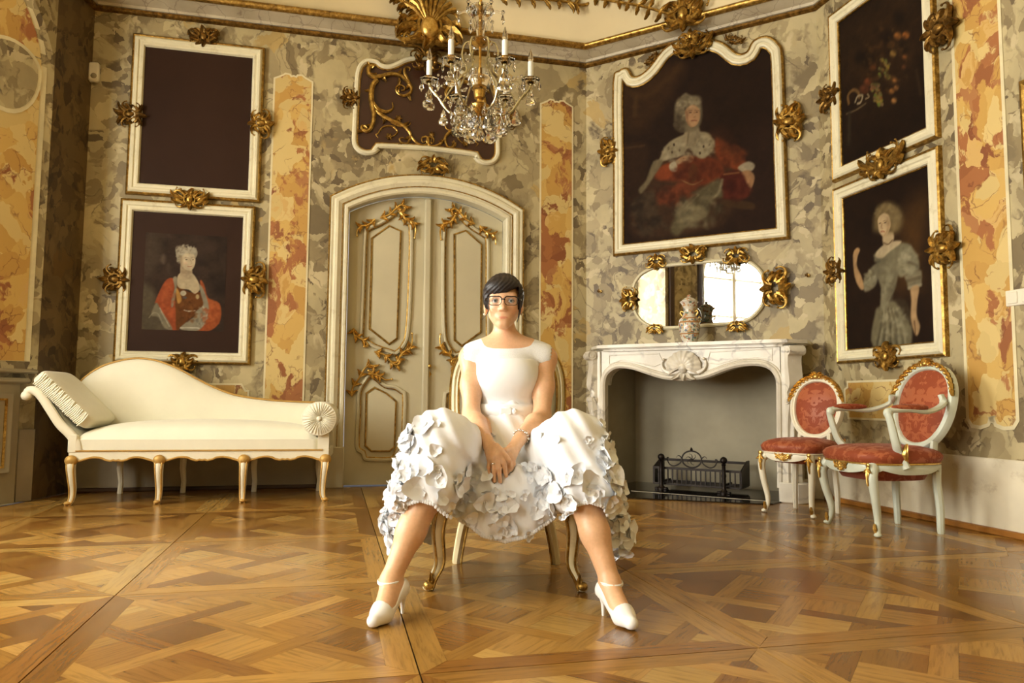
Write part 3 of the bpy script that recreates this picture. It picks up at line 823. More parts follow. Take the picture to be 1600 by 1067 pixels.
b = MB(); b.lathe([(.004, 0), (.012, .005), (.008, .02), (.018, .035), (.020, .045), (.012, .055), (.002, .057)], (hs, YD - .062, hz), 14, 'y'); b.build('door_knob', 'gold_bright', door)
b = MB(); b.prism([(hs + .022 * x, hz - .065 + .035 * z) for x, z in ((0, -1), (.5, -.4), (1, 0), (.5, .4), (0, 1), (-.5, .4), (-1, 0), (-.5, -.4))], YD - .008, YD); b.ball((hs, YD - .01, hz - .065), .007); b.build('keyhole_plate', 'gold_bright', door)

# ================================================================== PAINTED CANVASES
class Canvas:
    """oil paint laid on a fine grid of the canvas; shapes are given in coordinates of a photo crop"""
    def __init__(self, wall, outline, step, zoom, out, base):
        self.wall, self.out, self.zoom = wall, out, zoom
        xs = [p[0] for p in outline]; zs = [p[1] for p in outline]
        self.x = np.arange(min(xs), max(xs) + step, step); self.z = np.arange(min(zs), max(zs) + step, step)
        self.X, self.Z = np.meshgrid(self.x, self.z); self.C = np.empty(self.X.shape + (3,)); self.C[:] = base
        self.outline = outline; self.step = step
        self.rng = np.random.default_rng(5)
    def pt(self, p):
        ox, oy, k = self.zoom
        return self.wall.at(ox + p[0] * k, oy + p[1] * k, self.out)
    def unit(self): a, b = self.pt((0, 0)), self.pt((100, 0)); return math.hypot(a[0] - b[0], a[1] - b[1]) / 100
    def _blend(self, d, colr, soft, alpha=1.0):
        a = np.clip(.5 - d / soft, 0, 1); a = (a * a * (3 - 2 * a) * alpha)[..., None]
        return a, np.array(colr, float)
    def _poly_sd(self, P, X, Z):
        P = np.array(P); d = np.full(X.shape, 1e9); ins = np.zeros(X.shape, bool)
        for i in range(len(P)):
            a, b = P[i], P[(i + 1) % len(P)]; e = b - a; L = e @ e + 1e-12
            t = np.clip(((X - a[0]) * e[0] + (Z - a[1]) * e[1]) / L, 0, 1)
            d = np.minimum(d, np.hypot(X - a[0] - t * e[0], Z - a[1] - t * e[1]))
            c = ((a[1] <= Z) & (b[1] > Z)) | ((b[1] <= Z) & (a[1] > Z))
            with np.errstate(divide='ignore', invalid='ignore'):
                ins ^= c & (X < a[0] + (Z - a[1]) / (b[1] - a[1] + 1e-15) * e[0])
        return np.where(ins, -d, d)
    def _win(self, P, pad):
        P = np.array(P)
        i0, i1 = np.searchsorted(self.x, [P[:, 0].min() - pad, P[:, 0].max() + pad]); j0, j1 = np.searchsorted(self.z, [P[:, 1].min() - pad, P[:, 1].max() + pad])
        return slice(j0, j1), slice(i0, i1)
    def shape(self, pts, colr, soft=6, alpha=1.0, smooth=True):
        P = [self.pt(p) for p in (smooth_path(pts, 4, True) if smooth else pts)]; s = soft * self.unit()
        w = self._win(P, s)
        if self.X[w].size == 0: return self
        a, c = self._blend(self._poly_sd(P, self.X[w], self.Z[w]), colr, s, alpha)
        self.C[w] = self.C[w] * (1 - a) + c * a; return self
    def ell(self, c, r, colr, soft=6, alpha=1.0, rot=0.0):
        t = np.linspace(0, 2 * PI, 18, endpoint=False); ca, sa = math.cos(rot), math.sin(rot)
        return self.shape([(c[0] + r[0] * math.cos(i) * ca - r[1] * math.sin(i) * sa, c[1] + r[0] * math.cos(i) * sa + r[1] * math.sin(i) * ca) for i in t], colr, soft, alpha, False)
    def line(self, pts, width, colr, soft=3, alpha=1.0):
        P = np.array([self.pt(p) for p in smooth_path(pts, 4)]); u = self.unit(); w = self._win(P, (width + soft) * u)
        X, Z = self.X[w], self.Z[w]
        if X.size == 0: return self
        d = np.full(X.shape, 1e9)
        for a, b in zip(P, P[1:]):
            e = b - a; L = e @ e + 1e-12; t = np.clip(((X - a[0]) * e[0] + (Z - a[1]) * e[1]) / L, 0, 1)
            d = np.minimum(d, np.hypot(X - a[0] - t * e[0], Z - a[1] - t * e[1]))
        a, c = self._blend(d - width * u / 2, colr, soft * u, alpha); self.C[w] = self.C[w] * (1 - a) + c * a; return self
    def mottle(self, amp, n=8):
        """uneven, hand-rubbed ground"""
        f = np.zeros(self.X.shape)
        for k in range(n):
            th = self.rng.uniform(0, PI); fr = self.rng.uniform(6, 40)
            f += np.sin((self.X * math.cos(th) + self.Z * math.sin(th)) * fr + self.rng.uniform(0, 6) + 1.5 * np.sin(self.Z * fr * .6 + k)) / n
        self.C *= (1 + amp * f)[..., None]; return self
    def curls(self, c, r, n, cols, size, alpha=.6):
        """many small soft strokes: hair, fur, crumpled cloth"""
        for _ in range(n):
            a = self.rng.uniform(0, 2 * PI); q = math.sqrt(self.rng.uniform(0, 1)); k = self.rng.uniform(.6, 1.3) * size
            self.ell((c[0] + r[0] * q * math.cos(a), c[1] + r[1] * q * math.sin(a)), (k, k * .55), cols[int(self.rng.integers(len(cols)))], k * 1.1, alpha, self.rng.uniform(0, PI))
        return self
    def brush(self, amp):
        """visible brushwork and craquelure"""
        ny, nx = self.X.shape; f = np.zeros((ny, nx))
        for cell, w in ((3, .35), (7, .35), (16, .3)):
            g = self.rng.normal(size=(ny // cell + 3, nx // cell + 3)); yy = np.arange(ny) / cell; xx = np.arange(nx) / cell
            i, j = yy.astype(int), xx.astype(int); u = (xx - j)[None, :]; v = (yy - i)[:, None]
            f += w * ((g[i][:, j] * (1 - u) + g[i][:, j + 1] * u) * (1 - v) + (g[i + 1][:, j] * (1 - u) + g[i + 1][:, j + 1] * u) * v)
        self.C *= (1 + amp * f)[..., None]; return self
    def build(self, parent, y, name='canvas'):
        c = np.clip(self.C * .80 * .86 + self.C.mean(-1, keepdims=True) * .80 * .14, 0, 255) / 255; c = np.where(c <= .04045, c / 12.92, ((c + .055) / 1.055) ** 2.4)
        ny, nx = self.X.shape
        V = np.stack([self.X, np.full(self.X.shape, y), self.Z], -1).reshape(-1, 3)
        i = np.arange(ny * nx).reshape(ny, nx)
        F = np.stack([i[:-1, :-1], i[:-1, 1:], i[1:, 1:], i[1:, :-1]], -1).reshape(-1, 4)
        cen = V[F].mean(1); keep = self._poly_sd(self.outline, cen[:, 0], cen[:, 2]) < self.step * .5
        me = np_mesh(name, V, F[keep], smooth=False); paint(me, c.reshape(-1, 3))
        return link(name, me, 'canvas', parent)

def rect4(wall, pts, out=0.0):
    q = wall.poly(pts, out)
    s0, s1 = (q[0][0] + q[3][0]) / 2, (q[1][0] + q[2][0]) / 2; z0, z1 = (q[2][1] + q[3][1]) / 2, (q[0][1] + q[1][1]) / 2
    return [(s0, z0), (s1, z0), (s1, z1), (s0, z1)]
FRAME_PROF = [(-.006, 0), (-.006, -.030), (-.020, -.042), (-.036, -.040), (-.044, -.030), (-.052, -.030), (-.060, -.034), (-.072, -.030), (-.080, -.014), (-.082, 0)]
def white_frame(root, outline, k=1.0, inner=True):
    b = MB(); b.sweep(outline, [(o * k, d) for o, d in FRAME_PROF]); g = b.build('frame', 'cream', root, angle=R(30)); fix_normals(g.data)
    b = MB(); b.sweep(outline, [(-.008, 0), (-.008, -.030), (.000, -.036), (.010, -.028), (.014, 0)]); g = b.build('gilt_edge', 'gold', root); fix_normals(g.data)
    if inner:
        b = MB(); b.sweep(outline, [(-.079 * k, -.002), (-.078 * k, -.020), (-.085 * k, -.016), (-.087 * k, -.002)]); g = b.build('gilt_slip', 'gold', root); fix_normals(g.data)
def ornament(root, wall, px, py, w, h, rot=0.0, seed=1, out=.04, mat='gold', boss=True):
    s, z = wall.at(px, py, out); b = MB(); rocaille(b, s, z, w * .9, h * .9, rot, seed, boss, -out + .012)
    g = b.build('gilt_ornament', mat, root); return g
def shrink(o, d):
    n = len(o); out = []
    for i in range(n):
        p = Vector(o[i]); a = Vector(o[i - 1]); c = Vector(o[(i + 1) % n]); d1 = (p - a).normalized(); d2 = (c - p).normalized()
        n1 = Vector((-d1.y, d1.x)); n2 = Vector((-d2.y, d2.x)); m = (n1 + n2).normalized(); q = p + m * d / max(.35, m.dot(n1)); out.append((q.x, q.y))
    return out

# ---- upper left: an empty frame with plain dark brown panel
r1 = WA.empty('framed_dark_panel'); tag(r1, 'white and gilt frame with plain dark brown panel, upper left wall', 'picture')
o = rect4(WA, [(213.5, 54.5), (416, 78), (399, 315.4), (195, 298)], .02)
white_frame(r1, o, 1.0, False)
M['brown_cloth'] = plain('dark_brown_cloth', rgb(50, 32, 23), .6, vary=.12, vscale=1.5, bump=.1, bscale=500, Specular_IOR_Level=.12)
b = MB(); b.prism(shrink(o, .07), -.010, -.002); b.build('dark_panel', 'brown_cloth', r1, smooth=False)
ornament(r1, WA, 318, 57, .28, .22, R(6), 3, mat='gold_dark'); ornament(r1, WA, 203, 178, .20, .30, R(90), 4, mat='gold_dark'); ornament(r1, WA, 407, 192, .22, .26, R(-90), 5)
co = WA.empty('gilt_cartouche'); tag(co, 'gilt carved cartouche between the two left wall frames', 'ornament'); ornament(co, WA, 296, 311, .36, .22, 0, 6, .06)

# ---- lower left: portrait of a lady in an orange robe, on a wide dark mat
r2 = WA.empty('lady_in_orange_portrait'); tag(r2, 'small portrait of lady in orange robe with wide dark mat, above the chaise', 'picture')
o = rect4(WA, [(193, 312), (398.5, 325), (387, 570), (177, 562)], .02)
white_frame(r2, o, 1.0, False)
b = MB(); b.prism(shrink(o, .07), -.010, -.002); b.build('dark_mat', 'brown_cloth', r2, smooth=False)
po = rect4(WA, [(228.5, 363.5), (355.5, 369.5), (347.5, 518), (220, 514)], .02)
Z = (215, 355, 150 / 941)
c = Canvas(WA, po, .005, Z, .02, (62, 46, 36)).mottle(.35)
c.shape([(85, 55), (200, 55), (230, 250), (160, 420), (60, 480)], (84, 68, 52), 120, .8).shape([(40, 560), (160, 620), (200, 760), (330, 1000), (20, 1000)], (96, 84, 62), 90, .9)
c.ell((250, 310), (26, 50), (120, 100, 78), 40, .6).ell((300, 400), (20, 50), (104, 84, 66), 40, .5)
c.shape([(265, 530), (350, 500), (400, 600), (400, 1010), (330, 1000), (200, 760), (170, 730)], (176, 78, 38), 16)                      # robe, near side
c.shape([(610, 530), (650, 560), (690, 690), (800, 745), (815, 880), (780, 960), (700, 1015), (560, 1015), (640, 800)], (178, 82, 36), 16)
c.shape([(700, 720), (800, 770), (790, 900), (700, 980)], (196, 100, 46), 50, .7)
c.shape([(270, 560), (330, 540), (300, 700), (230, 720)], (190, 92, 46), 40, .6)
c.shape([(380, 560), (440, 600), (520, 640), (620, 640), (640, 760), (560, 850), (440, 960), (380, 1010), (370, 800), (350, 640)], (112, 62, 24), 16)  # bodice
c.shape([(370, 590), (410, 640), (430, 720), (390, 740)], (206, 146, 62), 14).ell((520, 720), (90, 80), (128, 76, 30), 60, .6)
c.shape([(390, 480), (430, 440), (520, 440), (580, 510), (610, 600), (560, 650), (500, 610), (420, 600), (385, 560)], (206, 184, 142), 12)            # neck, chest
c.shape([(430, 330), (520, 380), (530, 470), (480, 520), (420, 480)], (198, 174, 134), 14)
c.shape([(420, 260), (480, 225), (550, 250), (565, 330), (545, 400), (500, 425), (440, 390), (415, 330)], (214, 192, 152), 10)                        # face
c.shape([(370, 200), (430, 185), (500, 205), (560, 200), (585, 250), (565, 300), (540, 250), (470, 240), (430, 290), (415, 350), (385, 310)], (172, 160, 132), 12)  # powdered hair
c.ell((430, 240), (40, 35), (196, 186, 160), 24, .8).ell((540, 235), (30, 28), (188, 178, 150), 24, .8).ell((395, 200), (26, 22), (120, 104, 84), 20, .8)
c.line([(455, 300), (476, 294), (497, 298)], 5, (140, 112, 84), 6, .6).line([(526, 298), (542, 293), (558, 299)], 5, (140, 112, 84), 6, .6).ell((476, 316), (10, 4), (84, 64, 52), 6, .9).ell((541, 316), (8, 4), (84, 64, 52), 6, .9)
c.line([(515, 318), (528, 350), (518, 362)], 5, (168, 138, 104), 8, .8).line([(490, 381), (510, 385), (528, 380)], 7, (172, 98, 76), 6)
c.shape([(345, 495), (385, 490), (380, 600), (350, 760), (330, 780), (330, 700), (360, 600)], (150, 138, 110), 14)                                 # silvery lining
c.shape([(180, 740), (220, 800), (280, 890), (340, 1000), (260, 985), (200, 880), (130, 860)], (138, 126, 98), 18)
c.shape([(600, 560), (640, 600), (690, 740), (690, 850), (600, 1010), (420, 1000), (450, 950), (560, 870), (560, 830), (640, 760), (620, 660)], (152, 142, 116), 16)
c.line([(420, 985), (560, 985), (600, 990)], 14, (206, 198, 172), 10).line([(640, 780), (680, 850), (610, 960)], 12, (204, 196, 168), 14, .8).line([(215, 790), (260, 880), (310, 970)], 10, (196, 186, 156), 12, .8).line([(110, 885), (150, 840), (200, 850), (240, 940)], 8, (180, 170, 140), 12, .7)
c.line([(455, 810), (500, 822), (560, 815)], 12, (216, 206, 176), 8).ell((445, 645), (30, 26), (200, 188, 156), 12).ell((460, 690), (22, 14), (96, 84, 76), 12).ell((585, 680), (18, 24), (188, 160, 104), 14)
c.curls((480, 215), (95, 45), 60, [(206, 196, 168), (150, 136, 110), (184, 172, 144)], 14).curls((400, 290), (22, 60), 20, [(180, 168, 140), (130, 114, 90)], 12)
c.shape([(415, 270), (440, 300), (440, 390), (480, 425), (440, 400), (414, 340)], (170, 140, 104), 22, .6).ell((470, 350), (20, 16), (222, 176, 140), 20, .5).ell((505, 290), (26, 14), (226, 206, 170), 18, .5).shape([(430, 420), (520, 425), (520, 450), (440, 450)], (168, 140, 104), 22, .6)
c.curls((300, 720), (60, 170), 50, [(196, 92, 44), (150, 60, 28), (184, 84, 40)], 22, .45).curls((720, 860), (90, 110), 60, [(202, 104, 48), (146, 62, 26), (170, 76, 34)], 24, .45).curls((500, 800), (90, 130), 60, [(136, 82, 32), (90, 46, 18), (120, 66, 24)], 18, .5).curls((620, 880), (60, 90), 40, [(190, 182, 154), (120, 110, 88), (168, 158, 132)], 16, .5).brush(.10)
c.build(r2, -.012, 'portrait_canvas')
ornament(r2, WA, 179, 436, .22, .26, R(90), 7, mat='gold_dark'); ornament(r2, WA, 397, 437, .28, .26, R(-90), 8); ornament(r2, WA, 284, 566, .20, .20, 0, 9, .045)

# ---- over the door: dark panel with gilt scrollwork
r3 = WA.empty('overdoor_panel'); tag(r3, 'dark brown overdoor panel with gilt scrollwork in shaped cream frame', 'picture')
def zo(p): return WA.at(540 + p[0] * .16872, 80 + p[1] * .16872, .02)
half = smooth_path([zo(p) for p in [(775, 40), (680, 40), (560, 58), (470, 98), (400, 122), (340, 112), (290, 76), (200, 66), (130, 110), (92, 200), (76, 400), (62, 700), (60, 850), (110, 930), (190, 962), (270, 952), (318, 915), (345, 898), (775, 918)]], 4)
sc3 = zo((775, 40))[0]
half = [p for p in half]
o = half + [(2 * sc3 - s, z) for s, z in half[::-1][1:-1]]
if area2(o) < 0: o = o[::-1]
b = MB(); b.sweep(o, [(0, 0), (0, -.022), (-.012, -.036), (-.028, -.036), (-.040, -.024), (-.042, 0)]); g = b.build('frame', 'cream', r3, angle=R(30)); fix_normals(g.data)
b = MB(); b.sweep(o, [(-.040, 0), (-.040, -.022), (-.050, -.018), (-.052, 0)]); g = b.build('gilt_slip', 'gold', r3); fix_normals(g.data)
M['overdoor'] = plain('dark_red_brown_lacquer', rgb(58, 29, 12), .45, vary=.12, vscale=3)
b = MB(); b.prism(shrink(o, .03), -.012, -.002); b.build('dark_panel', 'overdoor', r3, smooth=False)
SCROLLS = [([(262, 152), (248, 140), (218, 152), (216, 205), (262, 238), (340, 232), (420, 212), (500, 224), (560, 268), (604, 330), (600, 380), (545, 412), (488, 392), (466, 345), (496, 312), (540, 326), (545, 358), (515, 362)], 17, 8),
           ([(292, 268), (248, 325), (236, 430), (250, 520), (262, 600), (244, 690), (204, 742), (156, 724), (146, 692), (176, 688), (186, 712)], 20, 8),
           ([(250, 478), (300, 540), (380, 562), (436, 528), (432, 472)], 17, 6), ([(272, 540), (330, 590), (420, 640), (520, 680), (584, 740), (602, 790), (572, 852), (514, 842), (500, 806), (536, 800)], 14, 7),
           ([(600, 780), (660, 850), (730, 874), (768, 836), (750, 792), (708, 800), (712, 840), (738, 836)], 10, 6), ([(602, 330), (572, 260), (546, 190), (560, 150), (596, 154), (590, 184)], 13, 6),
           ([(420, 658), (500, 692), (580, 690), (604, 660)], 8, 4), ([(460, 700), (400, 690), (340, 706), (300, 760), (280, 770), (300, 800)], 6, 4), ([(440, 700), (480, 740), (450, 780), (400, 790)], 6, 4)]
for sd in (0, 1):
    for k, (pts, r0, r1_) in enumerate(SCROLLS):
        q = [zo(p) for p in pts]
        if sd: q = [(2 * sc3 - s, z) for s, z in q]
        q = smooth_path(q, 5); u = .00135; m = len(q)
        b = MB(); rad = [lerp(r0, r1_, i / (m - 1)) * u * (.6 + .4 * math.sin(PI * min(1, .2 + i / m))) for i in range(m)]
        b.tube([(s, -.014 - r * .5, z) for (s, z), r in zip(q, rad)], rad, 7)
        for i in range(6, m - 8, 9):                      # small leaves growing from the scroll
            if k < 4:
                th = math.atan2(q[i + 1][1] - q[i][1], q[i + 1][0] - q[i][0]); e = 1 if (i // 9) % 2 else -1
                leaf(b, q[i], th + e * .6, .07, .016, e * 1.1, .014, 6, -.016)
        g = b.build('gilt_scroll', 'gold', r3); fix_normals(g.data)
    for fx, fz in ((490, 625), (405, 790)):
        s, z = zo((fx, fz)); s = 2 * sc3 - s if sd else s
        b = MB()
        for i in range(6): leaf(b, (s, z), i * PI / 3, .032, .012, .3, .012, 5, -.016)
        b.ball((s, -.022, z), .008); b.build('gilt_flower', 'gold', r3)
s, z = zo((797, 800)); b = MB()
for a in (60, 90, 120): leaf(b, (s, z), R(a), .055, .011, (90 - a) * .01, .012, 6, -.016)
for i in range(5): b.ball((s, -.018, z - .012 - i * .013), .006 - i * .0006)
b.build('gilt_fleuron', 'gold', r3)
ornament(r3, WA, 547, 152, .18, .20, R(90), 10, mat='gold_dark'); ornament(r3, WA, 795, 185, .18, .22, R(-90), 11, mat='gold_dark'); ornament(r3, WA, 677, 257, .34, .22, R(180), 12, .05, boss=False)

# ---- the large portrait over the fireplace
r4 = WB.empty('seated_man_portrait'); tag(r4, 'large dark portrait of seated man in red robe over the fireplace', 'picture')
raw = [(960, 398), (1231, 371), (1226, 230), (1222, 95), (1216, 70), (1198, 58), (1178, 65), (1168, 82), (1152, 85), (1131, 69), (1108, 62), (1082, 60), (1057, 66), (1036, 80), (1016, 106), (1000, 119), (988, 120), (980, 108), (968, 112), (959, 130), (960, 260)]
q = WB.poly(raw, .02)
top = smooth_path(q[2:], 3)
o = q[:2] + top
if area2(o) < 0: o = o[::-1]
white_frame(r4, o, 1.0, True)
Z = (965, 80, 260 / 895)
c = Canvas(WB, shrink(o, .06), .006, Z, .02, (42, 25, 14)).mottle(.12)
c.shape([(20, 170), (330, 40), (340, 140), (240, 300), (140, 420), (30, 420)], (62, 38, 18), 90, .9).line([(60, 220), (150, 240), (250, 160), (330, 80)], 26, (78, 50, 22), 40, .7).line([(95, 250), (90, 340)], 18, (92, 62, 28), 24, .6)
c.shape([(20, 500), (150, 500), (160, 560), (130, 780), (20, 780)], (56, 34, 18), 40, .8).line([(25, 520), (140, 505)], 10, (74, 48, 26), 14)
c.shape([(590, 500), (860, 400), (860, 960), (500, 960)], (50, 30, 20), 160, .8)
c.shape([(110, 790), (200, 640), (260, 520), (420, 440), (560, 470), (620, 600), (640, 780), (560, 930), (280, 1000), (90, 990), (70, 860)], (66, 42, 24), 50)
c.shape([(200, 640), (300, 590), (460, 560), (560, 600), (560, 700), (470, 720), (340, 700), (210, 690)], (120, 50, 22), 26)                # coat
c.shape([(530, 460), (620, 520), (690, 600), (650, 640), (560, 600), (520, 540)], (134, 58, 24), 22).shape([(560, 520), (640, 560), (670, 600), (600, 590)], (156, 74, 32), 26, .8)
c.shape([(205, 630), (290, 600), (300, 660), (240, 690), (205, 670)], (146, 62, 26), 20)
c.shape([(260, 500), (330, 455), (420, 430), (500, 450), (480, 560), (430, 570), (380, 520), (340, 560), (240, 590), (190, 620), (220, 580)], (156, 140, 104), 14)    # ermine
c.shape([(190, 590), (240, 590), (200, 660), (130, 760), (110, 740), (150, 690)], (120, 104, 72), 16)
c.shape([(410, 460), (470, 450), (520, 480), (500, 540), (450, 570), (420, 540)], (164, 148, 112), 14)
for x, y in ((300, 500), (330, 530), (290, 540), (430, 480), (460, 510), (440, 545), (490, 500), (270, 520)): c.ell((x, y), (5, 8), (60, 44, 30), 6)
c.shape([(370, 410), (430, 400), (440, 470), (400, 510), (360, 510), (350, 470)], (150, 132, 98), 16).line([(380, 430), (370, 500)], 8, (110, 92, 64), 8, .7)
c.shape([(305, 300), (340, 250), (400, 235), (445, 270), (450, 360), (420, 420), (350, 430), (310, 400)], (112, 98, 70), 20)                  # wig
c.ell((345, 290), (36, 40), (150, 136, 102), 30, .85).ell((420, 262), (28, 26), (138, 122, 90), 26, .8).ell((330, 370), (26, 50), (92, 78, 54), 30, .8)
c.shape([(365, 310), (400, 285), (435, 305), (440, 350), (425, 390), (395, 405), (370, 380), (360, 340)], (178, 132, 86), 10)               # face
c.ell((386, 326), (9, 4), (70, 44, 28), 6).ell((424, 324), (8, 4), (70, 44, 28), 6).line([(408, 325), (414, 350), (404, 354)], 5, (142, 98, 60), 6).line([(390, 374), (408, 371), (422, 374)], 6, (130, 66, 42), 5).ell((385, 350), (14, 12), (190, 138, 92), 14, .6)
c.shape([(280, 600), (310, 590), (318, 640), (290, 645), (274, 625)], (176, 162, 128), 10)
c.shape([(310, 590), (350, 560), (400, 560), (400, 590), (340, 605)], (176, 128, 84), 10).line([(350, 575), (400, 580)], 4, (130, 86, 52), 4)
c.shape([(645, 620), (700, 590), (735, 610), (720, 640), (670, 650)], (172, 156, 124), 12)
c.shape([(660, 650), (710, 640), (735, 680), (710, 750), (690, 740), (680, 690), (650, 715), (645, 700)], (170, 122, 78), 10)
c.shape([(560, 660), (650, 640), (690, 700), (700, 780), (570, 790), (550, 720)], (84, 30, 18), 18).line([(570, 660), (650, 650)], 8, (130, 78, 40), 8).shape([(570, 800), (720, 810), (720, 850), (570, 830)], (70, 46, 24), 12)
c.shape([(190, 830), (330, 700), (440, 700), (400, 760), (300, 800)], (112, 52, 26), 24)
c.shape([(280, 960), (310, 880), (370, 780), (440, 740), (540, 680), (560, 740), (560, 780), (500, 800), (480, 870), (380, 930), (320, 990)], (96, 84, 54), 24)           # cloak lining
c.shape([(350, 850), (420, 830), (480, 850), (440, 910), (340, 940)], (150, 136, 96), 40, .8).line([(350, 830), (380, 790), (430, 770), (350, 850)], 10, (138, 124, 90), 12, .8).line([(500, 790), (540, 760), (560, 690)], 12, (150, 136, 100), 14, .8)
c.line([(80, 820), (150, 780), (200, 880), (260, 950)], 16, (78, 62, 42), 30, .7).line([(120, 790), (100, 900), (140, 980)], 18, (60, 46, 32), 30, .7)
c.ell((405, 650), (26, 50), (84, 56, 24), 16, .8).line([(340, 690), (400, 715), (455, 690)], 6, (140, 104, 56), 6, .8)
c.curls((375, 300), (62, 70), 90, [(168, 152, 116), (110, 94, 66), (140, 124, 92), (84, 70, 48)], 13, .55).curls((330, 385), (30, 45), 40, [(96, 82, 58), (70, 56, 38)], 13, .5)
c.shape([(366, 308), (400, 286), (434, 306), (438, 350), (424, 388), (396, 402), (372, 378), (362, 340)], (184, 138, 92), 10).shape([(362, 320), (376, 330), (378, 380), (396, 402), (372, 384)], (130, 88, 54), 14, .7)
c.ell((388, 327), (8, 3), (70, 44, 28), 5, .8).ell((423, 325), (7, 3), (70, 44, 28), 5, .8).line([(378, 318), (396, 316)], 4, (104, 74, 48), 5, .6).line([(414, 315), (432, 316)], 4, (104, 74, 48), 5, .6).line([(409, 325), (414, 348), (405, 352)], 4, (148, 104, 64), 6, .8).line([(394, 371), (408, 369), (422, 371)], 5, (140, 76, 52), 5, .8).ell((412, 340), (6, 8), (206, 160, 114), 8, .6).ell((390, 352), (12, 10), (190, 134, 92), 12, .6).ell((400, 300), (18, 8), (200, 156, 110), 12, .6)
c.curls((330, 545), (90, 60), 70, [(176, 160, 124), (130, 114, 82), (156, 140, 106)], 14, .4).curls((470, 510), (50, 45), 40, [(176, 160, 124), (124, 108, 78)], 13, .4).curls((410, 640), (130, 60), 70, [(112, 48, 22), (76, 31, 15), (94, 40, 18)], 20, .5).curls((610, 560), (70, 60), 50, [(132, 62, 27), (90, 38, 17), (114, 50, 22)], 18, .5).curls((300, 770), (110, 50), 50, [(120, 54, 26), (70, 32, 16)], 20, .5)
c.curls((430, 860), (130, 90), 90, [(146, 132, 96), (70, 60, 38), (110, 98, 66)], 22, .4).curls((150, 870), (80, 110), 70, [(84, 66, 44), (40, 28, 18), (62, 46, 30)], 24, .5).curls((640, 740), (70, 60), 40, [(104, 40, 22), (60, 22, 12)], 18, .5).shape([(500, 420), (600, 430), (640, 560), (560, 520)], (66, 34, 18), 60, .5).brush(.10)
c.build(r4, -.006, 'portrait_canvas')
ornament(r4, WB, 1082, 72, .44, .26, R(2), 13, .055, boss=True); ornament(r4, WB, 950, 236, .28, .24, R(90), 14); ornament(r4, WB, 1232, 190, .34, .30, R(-90), 15)
ornament(r4, WB, 1018, 92, .18, .10, R(35), 17, mat='gold_dark', boss=False); ornament(r4, WB, 1146, 62, .22, .10, R(-25), 18, mat='gold_dark', boss=False)

# ---- right wall: still life above, portrait of a lady in silver below
r5 = WC.empty('fruit_still_life'); tag(r5, 'dark fruit still life in white and gilt frame, upper right', 'picture')
qa = WC.poly([(1292.6, 30), (1303, 281), (1464, 214), (1457, 0)], .02); qb = WC.poly([(1306, 296), (1312, 563), (1478, 557), (1464, 232)], .02)
s0 = (qa[0][0] + qa[1][0] + qb[0][0] + qb[1][0]) / 4; s1 = (qa[2][0] + qa[3][0] + qb[2][0] + qb[3][0]) / 4
z_mid0, z_mid1 = (qb[0][1] + qb[3][1]) / 2, (qa[1][1] + qa[2][1]) / 2; z_lo = (qb[1][1] + qb[2][1]) / 2
o = [(s0, z_mid1), (s1, z_mid1), (s1, qa[0][1]), (s0, qa[0][1])]
white_frame(r5, o)
Z = (1300, 0, 160 / 644)
c = Canvas(WC, shrink(o, .06), .007, Z, .02, (34, 20, 10)).mottle(.15)
c.shape([(60, 210), (500, -100), (520, 400), (300, 700), (70, 560)], (52, 32, 14), 200, .9)
for x, y, r, cl in ((400, 225, 24, (140, 84, 30)), (452, 220, 22, (150, 84, 28)), (360, 275, 24, (104, 62, 24)), (372, 335, 20, (150, 110, 44)), (445, 355, 14, (130, 72, 28)), (245, 420, 20, (104, 52, 20)), (215, 515, 26, (104, 50, 22)), (190, 560, 30, (84, 42, 20)), (382, 505, 14, (150, 94, 40)), (392, 550, 14, (150, 96, 44)), (364, 572, 15, (150, 94, 40)), (378, 632, 16, (160, 108, 52)), (440, 420, 12, (84, 46, 22))): c.ell((x, y), (r, r), cl, 16).ell((x - r * .25, y - r * .3), (r * .4, r * .4), tuple(min(255, v * 1.3) for v in cl), 12, .7)
rr = random.Random(3)
for cx, cy, w, h in ((318, 430, 32, 60), (280, 620, 26, 44), (262, 550, 26, 20)):
    for _ in range(26): c.ell((cx + rr.uniform(-w, w), cy + rr.uniform(-h, h)), (9, 10), (rr.randint(96, 150), rr.randint(80, 120), rr.randint(30, 56)), 8)
for x, y, r in ((215, 370, 50), (330, 230, 46), (410, 110, 44), (440, 300, 40), (160, 360, 40)): c.ell((x, y), (r * .8, r), (28, 17, 9), 30, .8)
c.line([(95, 650), (90, 600), (120, 565), (150, 575), (160, 610)], 12, (120, 84, 40), 8).line([(135, 640), (150, 605), (180, 600), (170, 640), (150, 650)], 8, (160, 140, 104), 6).line([(200, 620), (222, 608), (212, 590)], 5, (150, 126, 90), 5).line([(80, 715), (140, 690), (200, 650)], 6, (104, 84, 54), 8).line([(98, 715), (95, 900)], 18, (54, 44, 28), 20, .8).line([(520, 440), (545, 590)], 10, (70, 50, 28), 16, .6)
c.curls((330, 360), (150, 220), 120, [(84, 56, 22), (40, 24, 12), (60, 38, 16), (110, 70, 28)], 16, .35).brush(.14)
c.build(r5, -.006, 'still_life_canvas')
ornament(r5, WC, 1293, 152, .20, .30, R(90), 19, mat='gold_dark'); ornament(r5, WC, 1466, 45, .26, .34, R(-90), 20, .05, 'gold_dark')
co = WC.empty('gilt_cartouche'); tag(co, 'gilt carved cartouche between the two right wall frames', 'ornament'); ornament(co, WC, 1376, 257, .52, .26, R(0), 21, .06)

